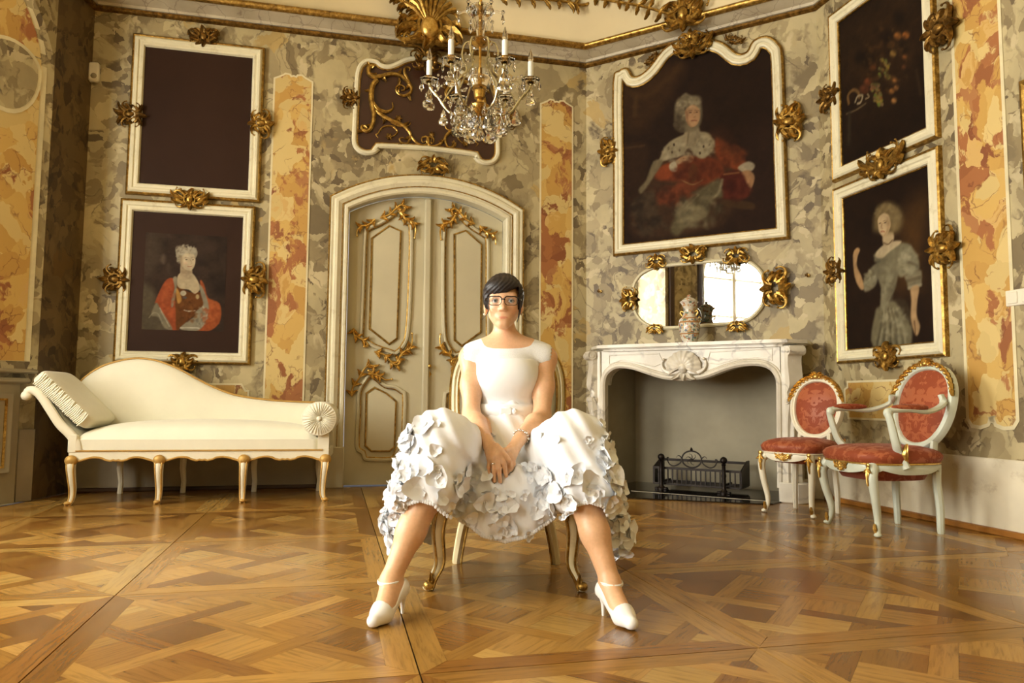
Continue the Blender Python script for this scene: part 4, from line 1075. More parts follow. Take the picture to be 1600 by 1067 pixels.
r6 = WC.empty('lady_in_silver_portrait'); tag(r6, 'portrait of lady in silver dress raising one hand, lower right', 'picture')
o = [(s0, z_lo), (s1, z_lo), (s1, z_mid0), (s0, z_mid0)]
white_frame(r6, o)
Z = (1310, 250, 170 / 595)
c = Canvas(WC, shrink(o, .06), .007, Z, .02, (38, 22, 11)).mottle(.12)
c.shape([(320, 330), (480, 200), (500, 640), (430, 700), (300, 720), (330, 500)], (84, 52, 18), 120, .9).shape([(460, 350), (500, 330), (510, 900), (440, 600)], (44, 26, 12), 60, .8)
c.shape([(190, 840), (215, 800), (280, 770), (350, 790), (390, 900), (390, 1000), (370, 1015), (180, 1020)], (120, 110, 78), 16)
for x0, x1 in ((235, 200), (245, 235), (262, 275), (280, 310), (300, 345)): c.line([(x0, 815), ((x0 + x1) / 2 + 6, 900), (x1, 1015)], 9, (84, 74, 50), 10, .8).line([(x0 + 10, 815), ((x0 + x1) / 2 + 18, 900), (x1 + 14, 1015)], 8, (162, 152, 116), 12, .7)
c.shape([(300, 760), (360, 770), (390, 860), (380, 900), (330, 820)], (60, 46, 28), 18)
c.shape([(200, 560), (300, 540), (320, 600), (300, 700), (275, 760), (240, 830), (220, 790), (222, 700), (195, 620)], (128, 118, 86), 14).line([(255, 580), (250, 700), (240, 800)], 22, (158, 148, 112), 30, .7)
c.shape([(190, 510), (260, 460), (330, 450), (390, 470), (380, 540), (310, 560), (200, 560), (186, 535)], (126, 116, 84), 14)
c.shape([(200, 500), (250, 455), (320, 440), (330, 455), (270, 500), (230, 535), (196, 530)], (206, 182, 136), 10)
c.shape([(235, 400), (285, 390), (290, 440), (240, 470)], (200, 172, 124), 10).line([(238, 452), (262, 460), (284, 438)], 4, (120, 92, 60), 5)
c.shape([(325, 480), (370, 465), (420, 520), (430, 600), (380, 620), (330, 640), (310, 600)], (140, 130, 96), 14).ell((370, 520), (30, 40), (180, 170, 132), 30, .7).line([(330, 570), (380, 560), (420, 580)], 8, (86, 74, 50), 10, .7)
c.shape([(355, 630), (435, 600), (445, 650), (435, 690), (375, 705), (365, 670)], (134, 122, 90), 12).line([(370, 660), (438, 640)], 10, (104, 90, 62), 8, .8).line([(375, 700), (440, 682)], 10, (176, 164, 128), 10, .8)
c.shape([(385, 700), (430, 690), (420, 780), (418, 850), (436, 910), (420, 960), (400, 930), (385, 860), (388, 770)], (190, 150, 98), 10).line([(405, 880), (412, 955)], 4, (120, 84, 52), 4)
c.shape([(135, 640), (190, 570), (205, 640), (190, 690), (140, 720), (125, 690)], (136, 126, 94), 14).line([(150, 660), (190, 640)], 8, (180, 170, 132), 12, .7)
c.shape([(70, 520), (90, 480), (108, 490), (95, 530), (92, 580), (118, 640), (130, 700), (110, 705), (80, 640)], (190, 146, 92), 9)
c.shape([(180, 340), (195, 270), (250, 230), (320, 255), (345, 330), (320, 390), (285, 400), (190, 390)], (120, 98, 56), 30, .9).shape([(195, 310), (230, 250), (300, 260), (320, 330), (290, 390), (270, 330)], (150, 126, 78), 24, .8)
c.shape([(208, 320), (235, 290), (265, 300), (275, 350), (262, 395), (238, 418), (215, 395), (208, 360)], (206, 172, 120), 8)
c.ell((217, 345), (6, 4), (64, 42, 26), 4).ell((246, 342), (9, 4), (64, 42, 26), 4).line([(228, 346), (224, 372), (232, 376)], 4, (160, 120, 78), 5).line([(222, 392), (236, 390), (242, 393)], 5, (150, 74, 48), 4).line([(236, 332), (258, 330)], 4, (120, 90, 54), 4, .7)
c.curls((260, 290), (70, 50), 70, [(164, 140, 90), (110, 88, 50), (140, 116, 70)], 13, .45).shape([(208, 318), (235, 292), (264, 302), (273, 350), (260, 393), (238, 414), (216, 393), (209, 360)], (208, 176, 126), 8).shape([(256, 310), (273, 350), (258, 395), (238, 414), (254, 380)], (166, 130, 84), 14, .7).ell((218, 345), (6, 3), (64, 42, 26), 4, .9).ell((246, 342), (8, 3), (64, 42, 26), 4, .9).line([(229, 346), (225, 370), (232, 374)], 4, (160, 120, 78), 5, .8).line([(223, 391), (235, 389), (242, 392)], 4, (156, 84, 60), 4, .9).line([(236, 333), (256, 331)], 3, (120, 90, 54), 4, .6)
c.curls((370, 550), (50, 70), 60, [(186, 176, 138), (104, 94, 64), (150, 140, 106)], 14, .45).curls((165, 650), (30, 50), 30, [(176, 166, 130), (100, 90, 60)], 13, .45).curls((300, 890), (70, 100), 90, [(168, 158, 122), (88, 78, 52), (130, 120, 86)], 16, .4).curls((260, 680), (36, 110), 50, [(150, 140, 106), (106, 96, 68)], 14, .35).brush(.10)
c.build(r6, -.006, 'portrait_canvas')
ornament(r6, WC, 1302, 424, .20, .26, R(90), 22, mat='gold_dark'); ornament(r6, WC, 1471, 388, .24, .30, R(-90), 23, .05); ornament(r6, WC, 1383, 557, .22, .24, 0, 24, .05)

# ---- gilt frame just entering at the right edge
r7 = WC.empty('gilt_edge_frame'); tag(r7, 'gilt picture frame just entering the right edge of the photo', 'picture')
e0, ez = WC.at(1594, 128, .02)
o = [(e0, ez - .62), (e0 + .9, ez - .62), (e0 + .9, ez), (e0, ez)]
b = MB(); b.sweep(o, [(0, 0), (0, -.03), (-.02, -.04), (-.045, -.025), (-.05, 0)]); g = b.build('frame', 'gold', r7); fix_normals(g.data)
b = MB(); b.prism(shrink(o, .04), -.012, -.002); b.build('dark_panel', 'overdoor', r7, smooth=False)

# ---- stucco on cornice and cove
def cove_orn(name, label, wall, px, py, w, h, rot, seed, out, boss=True, mat='gold'):
    root = wall.empty(name); tag(root, label, 'ornament')
    s, z = wall.at(px, py, out); b = MB(); rocaille(b, s, z, w, h, rot, seed, boss, -out); b.build('gilt_stucco', mat, root)
    return root, s, z
root, s, z = cove_orn('cornice_cartouche', 'large gilt shell cartouche on the cornice above the door panel', WA, 671, 42, .62, .46, R(180), 31, .20)
b = MB()
for i in range(9):
    a = R(lerp(35, 145, i / 8)); b.tube([(s + .04 * math.cos(a), -.22, z + .03), (s + .17 * math.cos(a), -.26, z + .02 + .17 * math.sin(a)), (s + .25 * math.cos(a), -.24, z + .26 * math.sin(a))], [.012, .02, .024], 6)
b.build('gilt_shell', 'gold', root); b = MB(); b.ball((s - .005, -.25, z - .03), (.075, .05, .09), 16, 12); b.build('gilt_boss', 'gold_bright', root)
b = MB(); rocaille(b, s - .01, z - .24, .22, .30, 0, 33, False, -.10); b.build('gilt_drop', 'gold_dark', root)
root, s, z = cove_orn('cornice_cartouche', 'gilt scrolled cartouche on the cornice above the large portrait', WB, 1068, 22, .36, .34, R(0), 34, .18)
b = MB(); rocaille(b, s + .03, z - .20, .16, .20, 0, 35, False, -.12); b.build('gilt_drop', 'gold', root)
def garland(name, label, wall, pts, seed, out):
    root = wall.empty(name); tag(root, label, 'ornament'); b = MB(); rnd = random.Random(seed)
    q = smooth_path([wall.at(x, y, out) for x, y in pts], 5)
    b.tube([(s, -out, z) for s, z in q], .012, 6)
    for i in range(1, len(q) - 1, 2):
        th = math.atan2(q[i + 1][1] - q[i][1], q[i + 1][0] - q[i][0])
        for e in (-1, 1): leaf(b, q[i], th + e * rnd.uniform(.5, 1.2), rnd.uniform(.07, .12), .02, e * rnd.uniform(.3, 1.2), .02, 6, -out)
    scroll(b, q[-1], 0, .16, 4, 26, .016, .009, -out)
    b.build('gilt_stucco', 'gold', root)
garland('ceiling_garland', 'gilt stucco leaf garland on the ceiling right of the chandelier', WA, [(775, -3), (830, -2), (880, 2), (906, 8)], 41, .245)
garland('ceiling_garland', 'gilt stucco leaf garland on the ceiling above the large portrait', WB, [(925, -4), (965, 3), (1005, 10), (1045, 22)], 42, .235)
garland('ceiling_garland', 'small gilt stucco leaf sprig on the cornice left of the chandelier', WA, [(655, 20), (640, 8), (622, 0), (612, -8)], 43, .24)

# ---- small fittings on the walls
d = WA.empty('motion_detector'); tag(d, 'white plastic motion detector high in the left corner', 'detector')
s, z = WA.at(147, 113, .03); b = MB(); b.box((s, -.028, z), (.075, .05, .15), bev=.012); b.build('housing', 'plastic', d)
b = MB(); b.ball((s + .005, -.052, z - .035), (.022, .012, .022)); b.build('lens', 'taupe', d)
d = WC.empty('light_switch'); tag(d, 'white double light switch at the right edge', 'switch')
s, z = WC.at(1592, 464, .01); b = MB(); b.box((s + .03, -.006, z), (.22, .012, .085), bev=.004); b.build('plate', 'plastic', d)
for k in (-.045, .04, .10): b = MB(); b.box((s + .03 + k - .02, -.014, z), (.06, .008, .062), bev=.003); b.build('rocker', 'plastic', d)
for px, py, lb in ((937, 455, 'small gilt wall hook left of the oval mirror'), (1262, 430, 'small gilt wall hook right of the oval mirror')):
    d = WB.empty('wall_hook'); tag(d, lb, 'hook', 'gilt wall hooks beside the mirror')
    s, z = WB.at(px, py, .02); b = MB(); b.lathe([(.012, 0), (.014, .004), (.006, .008)], (s, -.009, z), 10, 'y'); b.build('rosette', 'gold', d)
    b = MB(); b.tube([(s, -.006, z), (s, -.035, z - .012), (s, -.045, z - .002), (s, -.042, z + .014)], .005, 6); b.tube([(s - .018, -.006, z + .008), (s - .016, -.03, z - .006), (s - .014, -.036, z + .01)], .004, 6); b.build('hook_arm', 'gold_dark', d)
# ================================================================== FIREPLACE
FO = .34                                             # how far the marble front stands out from the wall
def fz(x, y, out=FO): return WB.at(880 + x * .4312, 360 + y * .4312, out)
fire = WB.empty('marble_fireplace'); tag(fire, 'white veined marble fireplace surround with carved shell', 'fireplace')
xl, xr = fz(97, 600)[0], fz(812, 600)[0]
ztop = fz(470, 400)[1]; zfr = fz(470, 428)[1]
il, ir = fz(150, 700)[0], fz(773, 700)[0]
arch_px = [(150, 560), (156, 528), (178, 505), (205, 497), (250, 502), (300, 518), (345, 532), (385, 540), (440, 542), (500, 536), (545, 522), (590, 505), (640, 492), (690, 488), (730, 494), (756, 510), (770, 535), (774, 562)]
arch_f = smooth_path([fz(*p) for p in arch_px], 3)
b = MB(); poly = [(il, arch_f[0][1])] + arch_f[1:-1] + [(ir, arch_f[-1][1]), (ir + .03, arch_f[-1][1]), (ir + .03, zfr), (il - .03, zfr), (il - .03, arch_f[0][1])]
b.prism(poly, -FO + .01, -FO + .13); b.build('frieze', 'white_marble', fire, angle=R(25))
inner = [(il, 0.10)] + arch_f + [(ir, 0.10)]
b = MB(); b.sweep(inner, [(-.004, .05), (-.004, -.012), (.010, -.024), (.026, -.020), (.032, -.008), (.040, -.010), (.046, 0), (.046, .05)], closed=False, y=-FO + .01); g = b.build('arch_moulding', 'white_marble', fire, angle=R(30)); fix_normals(g.data)
# raised panel lines of the frieze
for pts in ([(165, 452), (345, 446), (360, 478), (330, 492), (265, 478), (205, 470), (165, 485)], [(530, 440), (755, 428), (755, 470), (700, 462), (620, 466), (560, 484), (520, 478)]):
    b = MB(); b.sweep([fz(*p) for p in pts], [(-.006, 0), (-.003, -.008), (.003, -.008), (.006, 0)], y=-FO + .012); g = b.build('panel_line', 'white_marble', fire); fix_normals(g.data)
jw = .085
for sg in (-1, 1):
    e = il if sg < 0 else ir
    b = MB(); b.box((e + sg * (.046 + jw / 2 - .01), -FO / 2 - .0, .10 + (zfr - .10) / 2), (jw, FO, zfr - .10), bev=.006); b.build('jamb', 'white_marble', fire)
    # angled console: scrolled profile, turned 45 degrees
    prof = [(0, zfr), (.075, zfr), (.082, zfr - .03), (.070, zfr - .06), (.050, zfr - .075), (.045, zfr - .12), (.055, zfr - .20), (.062, zfr - .27), (.045, zfr - .31), (.030, zfr - .33), (.038, zfr - .37), (.050, zfr - .40), (.048, zfr - .45), (.034, zfr - .52), (.028, zfr - .62), (.028, .14), (0, .14)]
    prof = [prof[0]] + smooth_path(prof[1:-2], 3) + prof[-2:]
    con = MB(); con.prism(prof, -.055, .055)
    ang = R(-45) if sg > 0 else R(225)
    o = con.build('console', 'white_marble', fire, (e + sg * (.046 + jw - .035), -FO + .045, 0), (0, 0, ang), angle=R(35))
    for zc, r in ((zfr - .035, .034), (zfr - .39, .024)):
        b = MB(); b.lathe([(.002, -.066), (r * .45, -.068), (r * .5, -.060), (r, -.064), (r, .064), (r * .5, .060), (r * .45, .068), (.002, .066)], (.055 if r > .03 else .036, 0, zc), 16, 'y')
        b.build('volute', 'white_marble', fire, (e + sg * (.046 + jw - .035), -FO + .045, 0), (0, 0, ang))
    b = MB(); b.box((e + sg * (.036 + jw / 2), -FO / 2 - .01, .07), (jw + .05, FO + .03, .14), bev=.008); b.build('plinth', 'white_marble', fire)
    b = MB(); b.box((e + sg * (.046 + jw + .01), -FO + .04, .07), (.13, .13, .14), R(45), bev=.008); b.build('corner_plinth', 'white_marble', fire)
# shelf: moulded, with broken front corners
sl, sr = fz(76, 412, FO + .07)[0], fz(868, 388, FO + .02)[0]
def shelf_poly(o): return [(sl - o + .04, .0), (sl - o, -.10), (sl - o, -FO + .10 - o), (sl + .11 - o, -FO - .035 - o), (sl + .2, -FO - .045 - o), (sr - .2, -FO - .045 - o), (sr - .11 + o, -FO - .035 - o), (sr + o, -FO + .10 - o), (sr + o, -.10), (sr + o - .04, .0)]
b = MB()
for z0, z1, o in ((zfr - .004, zfr + .012, -.03), (zfr + .012, zfr + .020, -.015), (zfr + .020, zfr + .040, .012), (zfr + .040, zfr + .046, .004)): b.prism_z(shelf_poly(o), z0, z1)
b.build('mantel_shelf', 'white_marble', fire, smooth=False)
SHELF_Z = zfr + .046
# scallop shell
cs, cz = fz(437, 486); Rr2 = .135
sh = MB(); rows = []
for j in range(9):
    t = j / 8; row = []
    for i in range(45):
        a = R(lerp(-28, 208, i / 44)); rib = .5 + .5 * math.cos(i / 44 * 2 * PI * 11)
        r = Rr2 * (.10 + .90 * t) * (1 + (.045 * rib if t > .85 else 0)); dome = .045 * math.sin(PI * min(1, .25 + .72 * t))
        row.append((cs + r * math.cos(a) * .98, -FO - .004 - dome - .012 * rib * t, cz - .02 + r * math.sin(a) * .92))
    rows.append(row)
sh.grid(rows); g = sh.build('carved_shell', 'white_marble', fire, angle=None); fix_normals(g.data)
b = MB(); b.ball((cs, -FO - .03, cz - .03), (.035, .03, .04)); 
for sg in (-1, 1):
    scroll(b, (cs + sg * .03, cz - .05), R(-20) if sg > 0 else R(200), .22, sg * 3, sg * 22, .02, .012, -FO - .005)
    leaf(b, (cs + sg * .02, cz - .05), R(-60) if sg > 0 else R(240), .10, .028, sg * .8, .03, 7, -FO - .006)
leaf(b, (cs, cz - .05), R(-90), .075, .035, .1, .03, 7, -FO - .006)
g = b.build('shell_scrolls', 'white_marble', fire); fix_normals(g.data)
# firebox behind the opening
b = MB(); y0, y1 = -FO + .12, .26; zt = 1.0
a0, a1, c0_, c1_ = il - .03, ir + .03, il + .02, ir - .05
b.add([(a0, y0, 0), (a0, y0, zt), (c0_, y1, zt), (c0_, y1, 0), (a1, y0, 0), (a1, y0, zt), (c1_, y1, zt), (c1_, y1, 0)], [(0, 1, 2, 3), (3, 2, 6, 7), (7, 6, 5, 4), (1, 5, 6, 2)])
b.build('firebox', 'firebox', fire, smooth=False)
hearth = WB.empty('black_hearth'); tag(hearth, 'polished black stone hearth slab before the fireplace', 'hearth')
def fl(px, py):
    p = floor_at(px, py); q = Vector((p.x, p.y)) - WB.o; return (q.dot(WB.d), q.dot(WB.n))
h1 = fl(985, 779); h2 = fl(1182, 788); h3 = fl(1242, 796)
b = MB(); b.prism_z([(il - .03, .26), (il - .03, -FO + .02), (ir + .03, -FO + .02), (ir + .03, .26)], .0005, .008); b.build('inner_hearth', 'hearth', fire, smooth=False)
b = MB(); b.prism_z([(il - .30, -FO + .005), (h1[0] - .12, h1[1] + .05), h1, h2, (h2[0] + .10, h2[1] + .05), (ir + .03, -FO + .005)], .0005, .008); b.build('slab', 'hearth', hearth, smooth=False)
b = MB(); b.tube([(il + .25, -FO - .06, .0085), (ir - .05, -FO - .06, .0085)], .0012, 5); b.build('slab_joint', 'dado', hearth)

# ---- iron fire basket
def gr(x, y): return 1000 + x * .125, 690 + y * .125
grate = WB.empty('iron_fire_grate'); tag(grate, 'black iron fire basket with two ball-topped posts and round medallion', 'grate')
gy = -.10
g0 = WB.at(*gr(170, 400), -gy)[0]; g1 = WB.at(*gr(1262, 450), -gy)[0]
zt_, zb_ = WB.at(*gr(640, 345), -gy)[1], WB.at(*gr(640, 545), -gy)[1]
b = MB(); b.box(((g0 + g1) / 2, gy, zt_), (g1 - g0, .018, .018)); b.build('top_rail', 'soot', grate)
b = MB(); b.box(((g0 + g1) / 2, gy, zb_), (g1 - g0, .018, .014)); b.build('bottom_rail', 'soot', grate)
bar = MB(); bar.box((0, 0, 0), (.009, .009, zt_ - zb_)); bar_me = bar.mesh('bar')
for i in range(19): link('bar', bar_me, 'soot', grate, (lerp(g0 + .006, g1 - .006, i / 18), gy, (zt_ + zb_) / 2))
for sg, gs in ((-1, g0), (1, g1)):
    b = MB(); b.add([(gs + t, y, z) for t in (-.006, .006) for y, z in ((gy, zb_), (gy, zt_ + .005), (gy + .18, zt_ + .07), (gy + .24, zt_ + .07), (gy + .24, zb_))], [(0, 1, 2, 3, 4), (9, 8, 7, 6, 5), (0, 5, 6, 1), (1, 6, 7, 2), (2, 7, 8, 3), (3, 8, 9, 4), (4, 9, 5, 0)]); b.build('side_plate', 'soot', grate, smooth=False)
b = MB(); b.box(((g0 + g1) / 2, gy + .22, zt_ + .05), (g1 - g0, .014, .02)); b.build('back_rail', 'soot', grate)
b = MB(); b.box(((g0 + g1) / 2, gy + .22, zb_), (g1 - g0, .014, .02)); b.build('lower_back_rail', 'soot', grate)
b = MB()
for i in range(9): b.box(((g0 + g1) / 2, gy + .03 + i * .022, zb_ - .004), (g1 - g0, .008, .008))
tag(b.build('bottom_bars', 'soot', grate), kind='stuff')
for x, y in ((265, 190), (1045, 235)):
    s, z = WB.at(*gr(x, y), -gy + .05); b = MB()
    b.lathe([(.034, .008), (.034, .02), (.018, .035), (.014, .06), (.018, .10), (.015, .12), (.020, .14), (.015, .16), (.014, z - .04), (.020, z - .032), (.012, z - .026)], (s, gy - .05, 0), 14)
    b.build('post', 'soot', grate); b = MB(); b.ball((s, gy - .05, z), .027, 16, 12); b.build('ball_finial', 'soot', grate)
    b = MB(); b.box((s, gy - .05, .016), (.10, .04, .016), bev=.004); b.box((s, gy + .05, .07), (.016, .20, .014)); b.build('foot', 'soot', grate)
s, z = WB.at(*gr(645, 240), -gy); z += .012
b = MB(); b.tube([(s + .078 * math.cos(t), gy, z + .064 * math.sin(t)) for t in [2 * PI * i / 28 for i in range(28)]], .006, 6, closed=True)
for k in range(6):
    a = k * PI / 3; scroll(b, (s, z), a, .055, 20, 60, .004, .003, gy, 12, 5)
leaf(b, (s, z + .062), R(90), .03, .012, .1, .01, 5, gy); b.build('medallion', 'soot', grate)
for sg in (-1, 1):
    b = MB(); c = [(s + sg * .075, z + .02), (s + sg * .09, z - .03), (s + sg * .14, z - .058), (s + sg * .18, z - .045), (s + sg * .20, z + .0), (s + sg * .185, z + .005)]
    b.tube([(x, gy, q) for x, q in smooth_path(c, 4)], .005, 6); scroll(b, (s + sg * .078, z + .0), R(70) if sg > 0 else R(110), .06, -sg * 10, -sg * 80, .005, .003, gy, 12, 5); b.build('scroll', 'soot', grate)

# ---- oval mirror over the mantel
mir = WB.empty('oval_mirror'); tag(mir, 'long oval wall mirror with cream frame and gilt ornaments over the mantel', 'mirror')
def mz(p, out=.03): return WB.at(980 + p[0] * .1625, 390 + p[1] * .1625, out)
raw = [mz(p) for p in [(32, 460), (48, 330), (110, 232), (215, 168), (320, 140), (600, 112), (1000, 78), (1110, 80), (1225, 132), (1312, 232), (1342, 380), (1318, 520), (1228, 640), (1120, 704), (1000, 722), (700, 746), (400, 766), (230, 756), (115, 690), (52, 590)]]
o = smooth_path(raw, 4, True)
if area2(o) < 0: o = o[::-1]
b = MB(); b.sweep(o, [(.0, 0), (0, -.022), (-.010, -.034), (-.022, -.030), (-.028, -.018), (-.030, 0)]); g = b.build('frame', 'cream', mir, angle=R(30)); fix_normals(g.data)
b = MB(); b.prism(shrink(o, .022), -.014, -.004); b.build('mirror_glass', 'mirror', mir, smooth=False)
for x, y, w, h, rot, sd in ((270, 112, .16, .15, 180, 51), (625, 40, .24, .19, 0, 52), (1040, 55, .18, .17, 180, 53), (10, 475, .20, .18, 90, 54), (1415, 365, .30, .26, -90, 55), (258, 758, .17, .10, 180, 56), (1050, 735, .18, .11, 180, 57)):
    s, z = mz((x, y), .05); b = MB(); rocaille(b, s, z, w, h, R(rot), sd, False, -.036); b.build('gilt_ornament', 'gold', mir)

# ---- painted porcelain vase on the mantel
def porcelain():
    t = NT('painted_porcelain'); p = t.objc(); w = t.warp(p, 20, .03)
    v = t.voro(w, 62); sep = t.n('ShaderNodeSeparateColor'); t.l(v.outputs['Color'], sep.inputs[0])
    base = t.ramp(sep.outputs[0], [(0, rgb(206, 200, 182)), (.36, rgb(176, 122, 88)), (.45, rgb(212, 206, 190)), (.60, rgb(112, 132, 112)), (.72, rgb(196, 164, 118)), (.80, rgb(118, 128, 138)), (.88, rgb(208, 200, 180)), (.96, rgb(140, 84, 60))], 'CONSTANT')
    sx = t.n('ShaderNodeSeparateXYZ'); t.l(p, sx.inputs[0])
    band = t.ramp(t.math('MULTIPLY', sx.outputs[2], 2.8), [(0, (0, 0, 0, 1)), (.19, (1, 1, 1, 1)), (.215, (0, 0, 0, 1)), (.44, (1, 1, 1, 1)), (.475, (0, 0, 0, 1)), (.53, (1, 1, 1, 1)), (.56, (0, 0, 0, 1))], 'CONSTANT')
    base = t.mix(band, base, rgb(170, 124, 78)); 
    return t.set(base, .15)
M['porcelain'] = porcelain()
vs, _ = WB.at(1077, 500, .24)
vase = empty('lidded_vase', WB.w(vs, -.24, SHELF_Z), WB.a); tag(vase, 'lidded porcelain vase with coloured painted figures on the mantelpiece', 'vase')
u = .00082
prof = [(60, 0), (74, 4), (72, 18), (84, 60), (94, 110), (99, 160), (97, 200), (88, 228), (66, 250), (56, 275), (52, 310), (56, 345), (68, 375), (84, 392), (86, 398), (76, 400)]
b = MB(); b.lathe([(r * u, h * u) for r, h in prof], n=28); b.build('body', 'porcelain', vase, angle=R(60))
b = MB(); b.lathe([(r * u, h * u) for r, h in [(70, 398), (70, 404), (62, 415), (40, 432), (18, 438), (12, 442), (18, 450), (16, 458), (4, 464)]], n=20); b.build('lid', 'porcelain', vase)
for sg in (-1, 1): b = MB(); b.tube([(sg * 52 * u, 0, 300 * u), (sg * 78 * u, 0, 310 * u), (sg * 84 * u, 0, 290 * u), (sg * 66 * u, 0, 262 * u)], [.006, .008, .008, .005], 6); b.build('handle', 'gold', vase)

# ---- dark framed pier glass between the windows (seen in the oval mirror)
pg = empty('pier_glass', (XL + .001, 2.05, 0), R(90)); tag(pg, 'tall dark framed panel on the window pier, seen in the oval mirror', 'picture')
b = MB(); rect = [(-.34, 1.0), (.34, 1.0), (.34, 3.2), (-.34, 3.2)]
b.sweep(rect, [(0, 0), (0, -.05), (-.05, -.07), (-.09, -.05), (-.11, 0)]); g = b.build('frame', 'dark_wood', pg); fix_normals(g.data)
b = MB(); b.prism(shrink(rect, .10), -.02, 0); b.build('panel', 'grey', pg, smooth=False)
b = MB(); rocaille(b, 0, 3.05, .6, .22, R(180), 60, False, -.05); b.build('crest', 'dark_wood', pg)
# ================================================================== FURNITURE
def puff(sx, sy, sz, e1=.45, e2=.35, n=36, m=20, bulge=0.0):
    """soft cushion: superellipsoid half sizes sx, sy, sz"""
    def pw(v, e): return math.copysign(abs(v) ** e, v)
    b = MB(); rows = []
    for j in range(m + 1):
        a = -PI / 2 + PI * j / m
        rows.append([(sx * pw(math.cos(a), e1) * pw(math.cos(t), e2), sy * pw(math.cos(a), e1) * pw(math.sin(t), e2), sz * pw(math.sin(a), e1 if not bulge else 1 - bulge)) for t in [2 * PI * i / n for i in range(n + 1)]])
    b.grid(rows); return b
# ---- chaise longue along the door wall; local x along it, y towards the wall
CH = Wall((-2.85, 4.865), 10.5)
def ch(px, py, y=0.0): return CH.at(px, py, -y)
chaise = CH.empty('chaise_longue'); tag(chaise, 'ivory upholstered chaise longue with cream and gilt frame', 'chaise longue')
CL, CD, ZR0, ZR1 = 1.60, .60, .285, .345
# apron with scalloped lower edge
def scallop(x):
    t = (x / (CL / 3)) % 1.0
    z = ZR0 - .012 + .030 * math.sin(PI * min(t, 1 - t) * 1.9) ** 2 if min(t, 1 - t) < .36 else ZR0 + .004 - .018 * (1 - abs(t - .5) / .14)
    if abs(t - .5) < .035: z += .010
    return z
xs = [i * CL / 96 for i in range(97)]
low = [(x, scallop(x)) for x in xs]
b = MB(); b.prism([(-.02, ZR0 - .01)] + low + [(CL + .02, ZR0 - .01), (CL + .02, ZR1), (-.02, ZR1)], -.005, .03); b.build('apron', 'white_paint', chaise, smooth=False)
b = MB(); b.tube([(x, -.008, z + .002) for x, z in low], .007, 6); b.build('gilt_edge', 'ochre_gilt', chaise)
b = MB(); b.tube([(.02, -.006, ZR1 + .002), (CL - .02, -.006, ZR1 + .002)], .006, 6); b.build('gilt_line', 'ochre_gilt', chaise)
for y in (CD - .02,): b = MB(); b.box((CL / 2, y, .315), (CL + .04, .035, .06)); b.build('back_rail', 'white_paint', chaise)
for x in (-.005, CL + .005): b = MB(); b.box((x, CD / 2, .315), (.03, CD, .06)); b.build('end_rail', 'white_paint', chaise)
for k in range(4):
    x = k * CL / 3; e = (-1, -.3, .3, 1)[k]
    P = smooth_path([(x, .0, .30), (x - e * .002, -.012, .24), (x + e * -.004 - e * .004, -.010, .18), (x - e * .014, .002, .10), (x - e * .012, -.002, .04), (x + e * .006, -.012, .0)], 4)
    rad = [(.032, .030)] + [(lerp(.030, .017, min(1, i / 16)) , lerp(.030, .018, min(1, i / 16))) for i in range(len(P) - 1)]
    b = MB(); b.tube(P, rad, 10, up=(0, 1, 0)); lg = b.build('front_leg', 'white_paint', chaise)
    b = MB(); b.ball((x, -.014, .285), (.040, .026, .036)); b.build('gilt_knee', 'ochre_gilt', lg)
    for sg in (-1, 1):
        b = MB(); b.tube([(p[0] + sg * (r[0] * .72), p[1] - r[1] * .72, p[2]) for p, r in zip(P[2:], rad[2:])], .006, 5); b.build('gilt_edge', 'ochre_gilt', lg)
    b = MB(); b.ball((P[-1][0], P[-1][1] - .004, .014), (.023, .024, .0135)); b.build('gilt_foot', 'ochre_gilt', lg)
for x in (.12, .55, 1.05, 1.52):
    b = MB(); b.tube([(x, CD - .03, .30), (x - .006, CD - .02, .18), (x + .004, CD - .015, .08), (x - .002, CD - .01, 0)], [(.024, .022), (.022, .02), (.018, .018), (.019, .018)], 8); b.build('rear_leg', 'white_paint', chaise)
# seat
rows = []; nx, nyy = 40, 18
def seat_z(u, v):
    f = (1 - abs(2 * u - 1) ** 5) ** .5 * (1 - abs(2 * v - 1) ** 4) ** .45
    return ZR1 + .075 + .10 * f + .028 * math.sin(PI * v) * math.sin(PI * u)
b = MB()
top = [[(lerp(.005, CL - .05, u), lerp(.008, CD - .05, v), seat_z(u, v)) for u in [i / nx for i in range(nx + 1)]] for v in [j / nyy for j in range(nyy + 1)]]
b.grid(top)
edge = top[0] + [r[-1] for r in top[1:]] + top[-1][::-1][1:] + [r[0] for r in top[::-1][1:]]
b.grid([[(p[0], p[1], ZR1 - .01) for p in edge], [(p[0] + (0), p[1], ZR1 + .04) for p in edge], edge]); g = b.build('seat', 'silk', chaise, angle=None); fix_normals(g.data)
# back: serpentine silhouette
YB = .50
bk = [ch(x, y, YB) for x, y in [(113, 640), (118, 606), (135, 586), (160, 571), (190, 562), (216, 559), (245, 563), (275, 574), (305, 590), (335, 605), (365, 616), (400, 622), (440, 626), (492, 628)]]
bk = smooth_path(bk, 4)
b = MB(); rows = []; zb0 = .40
for yy, sc_, dz in ((YB + .09, .0, 0), (YB + .03, .0, -.004), (YB + .005, .0, -.012), (YB - .012, .0, -.03)): rows.append([(x, yy, z + dz) for x, z in bk])
for f, yy in ((.82, YB - .035), (.6, YB - .045), (.3, YB - .045), (0.0, YB - .03)): rows.append([(x, yy, lerp(zb0, z - .02, f)) for x, z in bk])
b.grid(rows); b.grid([[(x, YB + .09, z) for x, z in bk], [(x, YB + .09, zb0) for x, z in bk]])
for k in (0, -1): b.f.append(tuple([len(rows) and j * len(bk) + (0 if k == 0 else len(bk) - 1) for j in range(len(rows))]))
g = b.build('backrest', 'silk', chaise, angle=None); fix_normals(g.data)
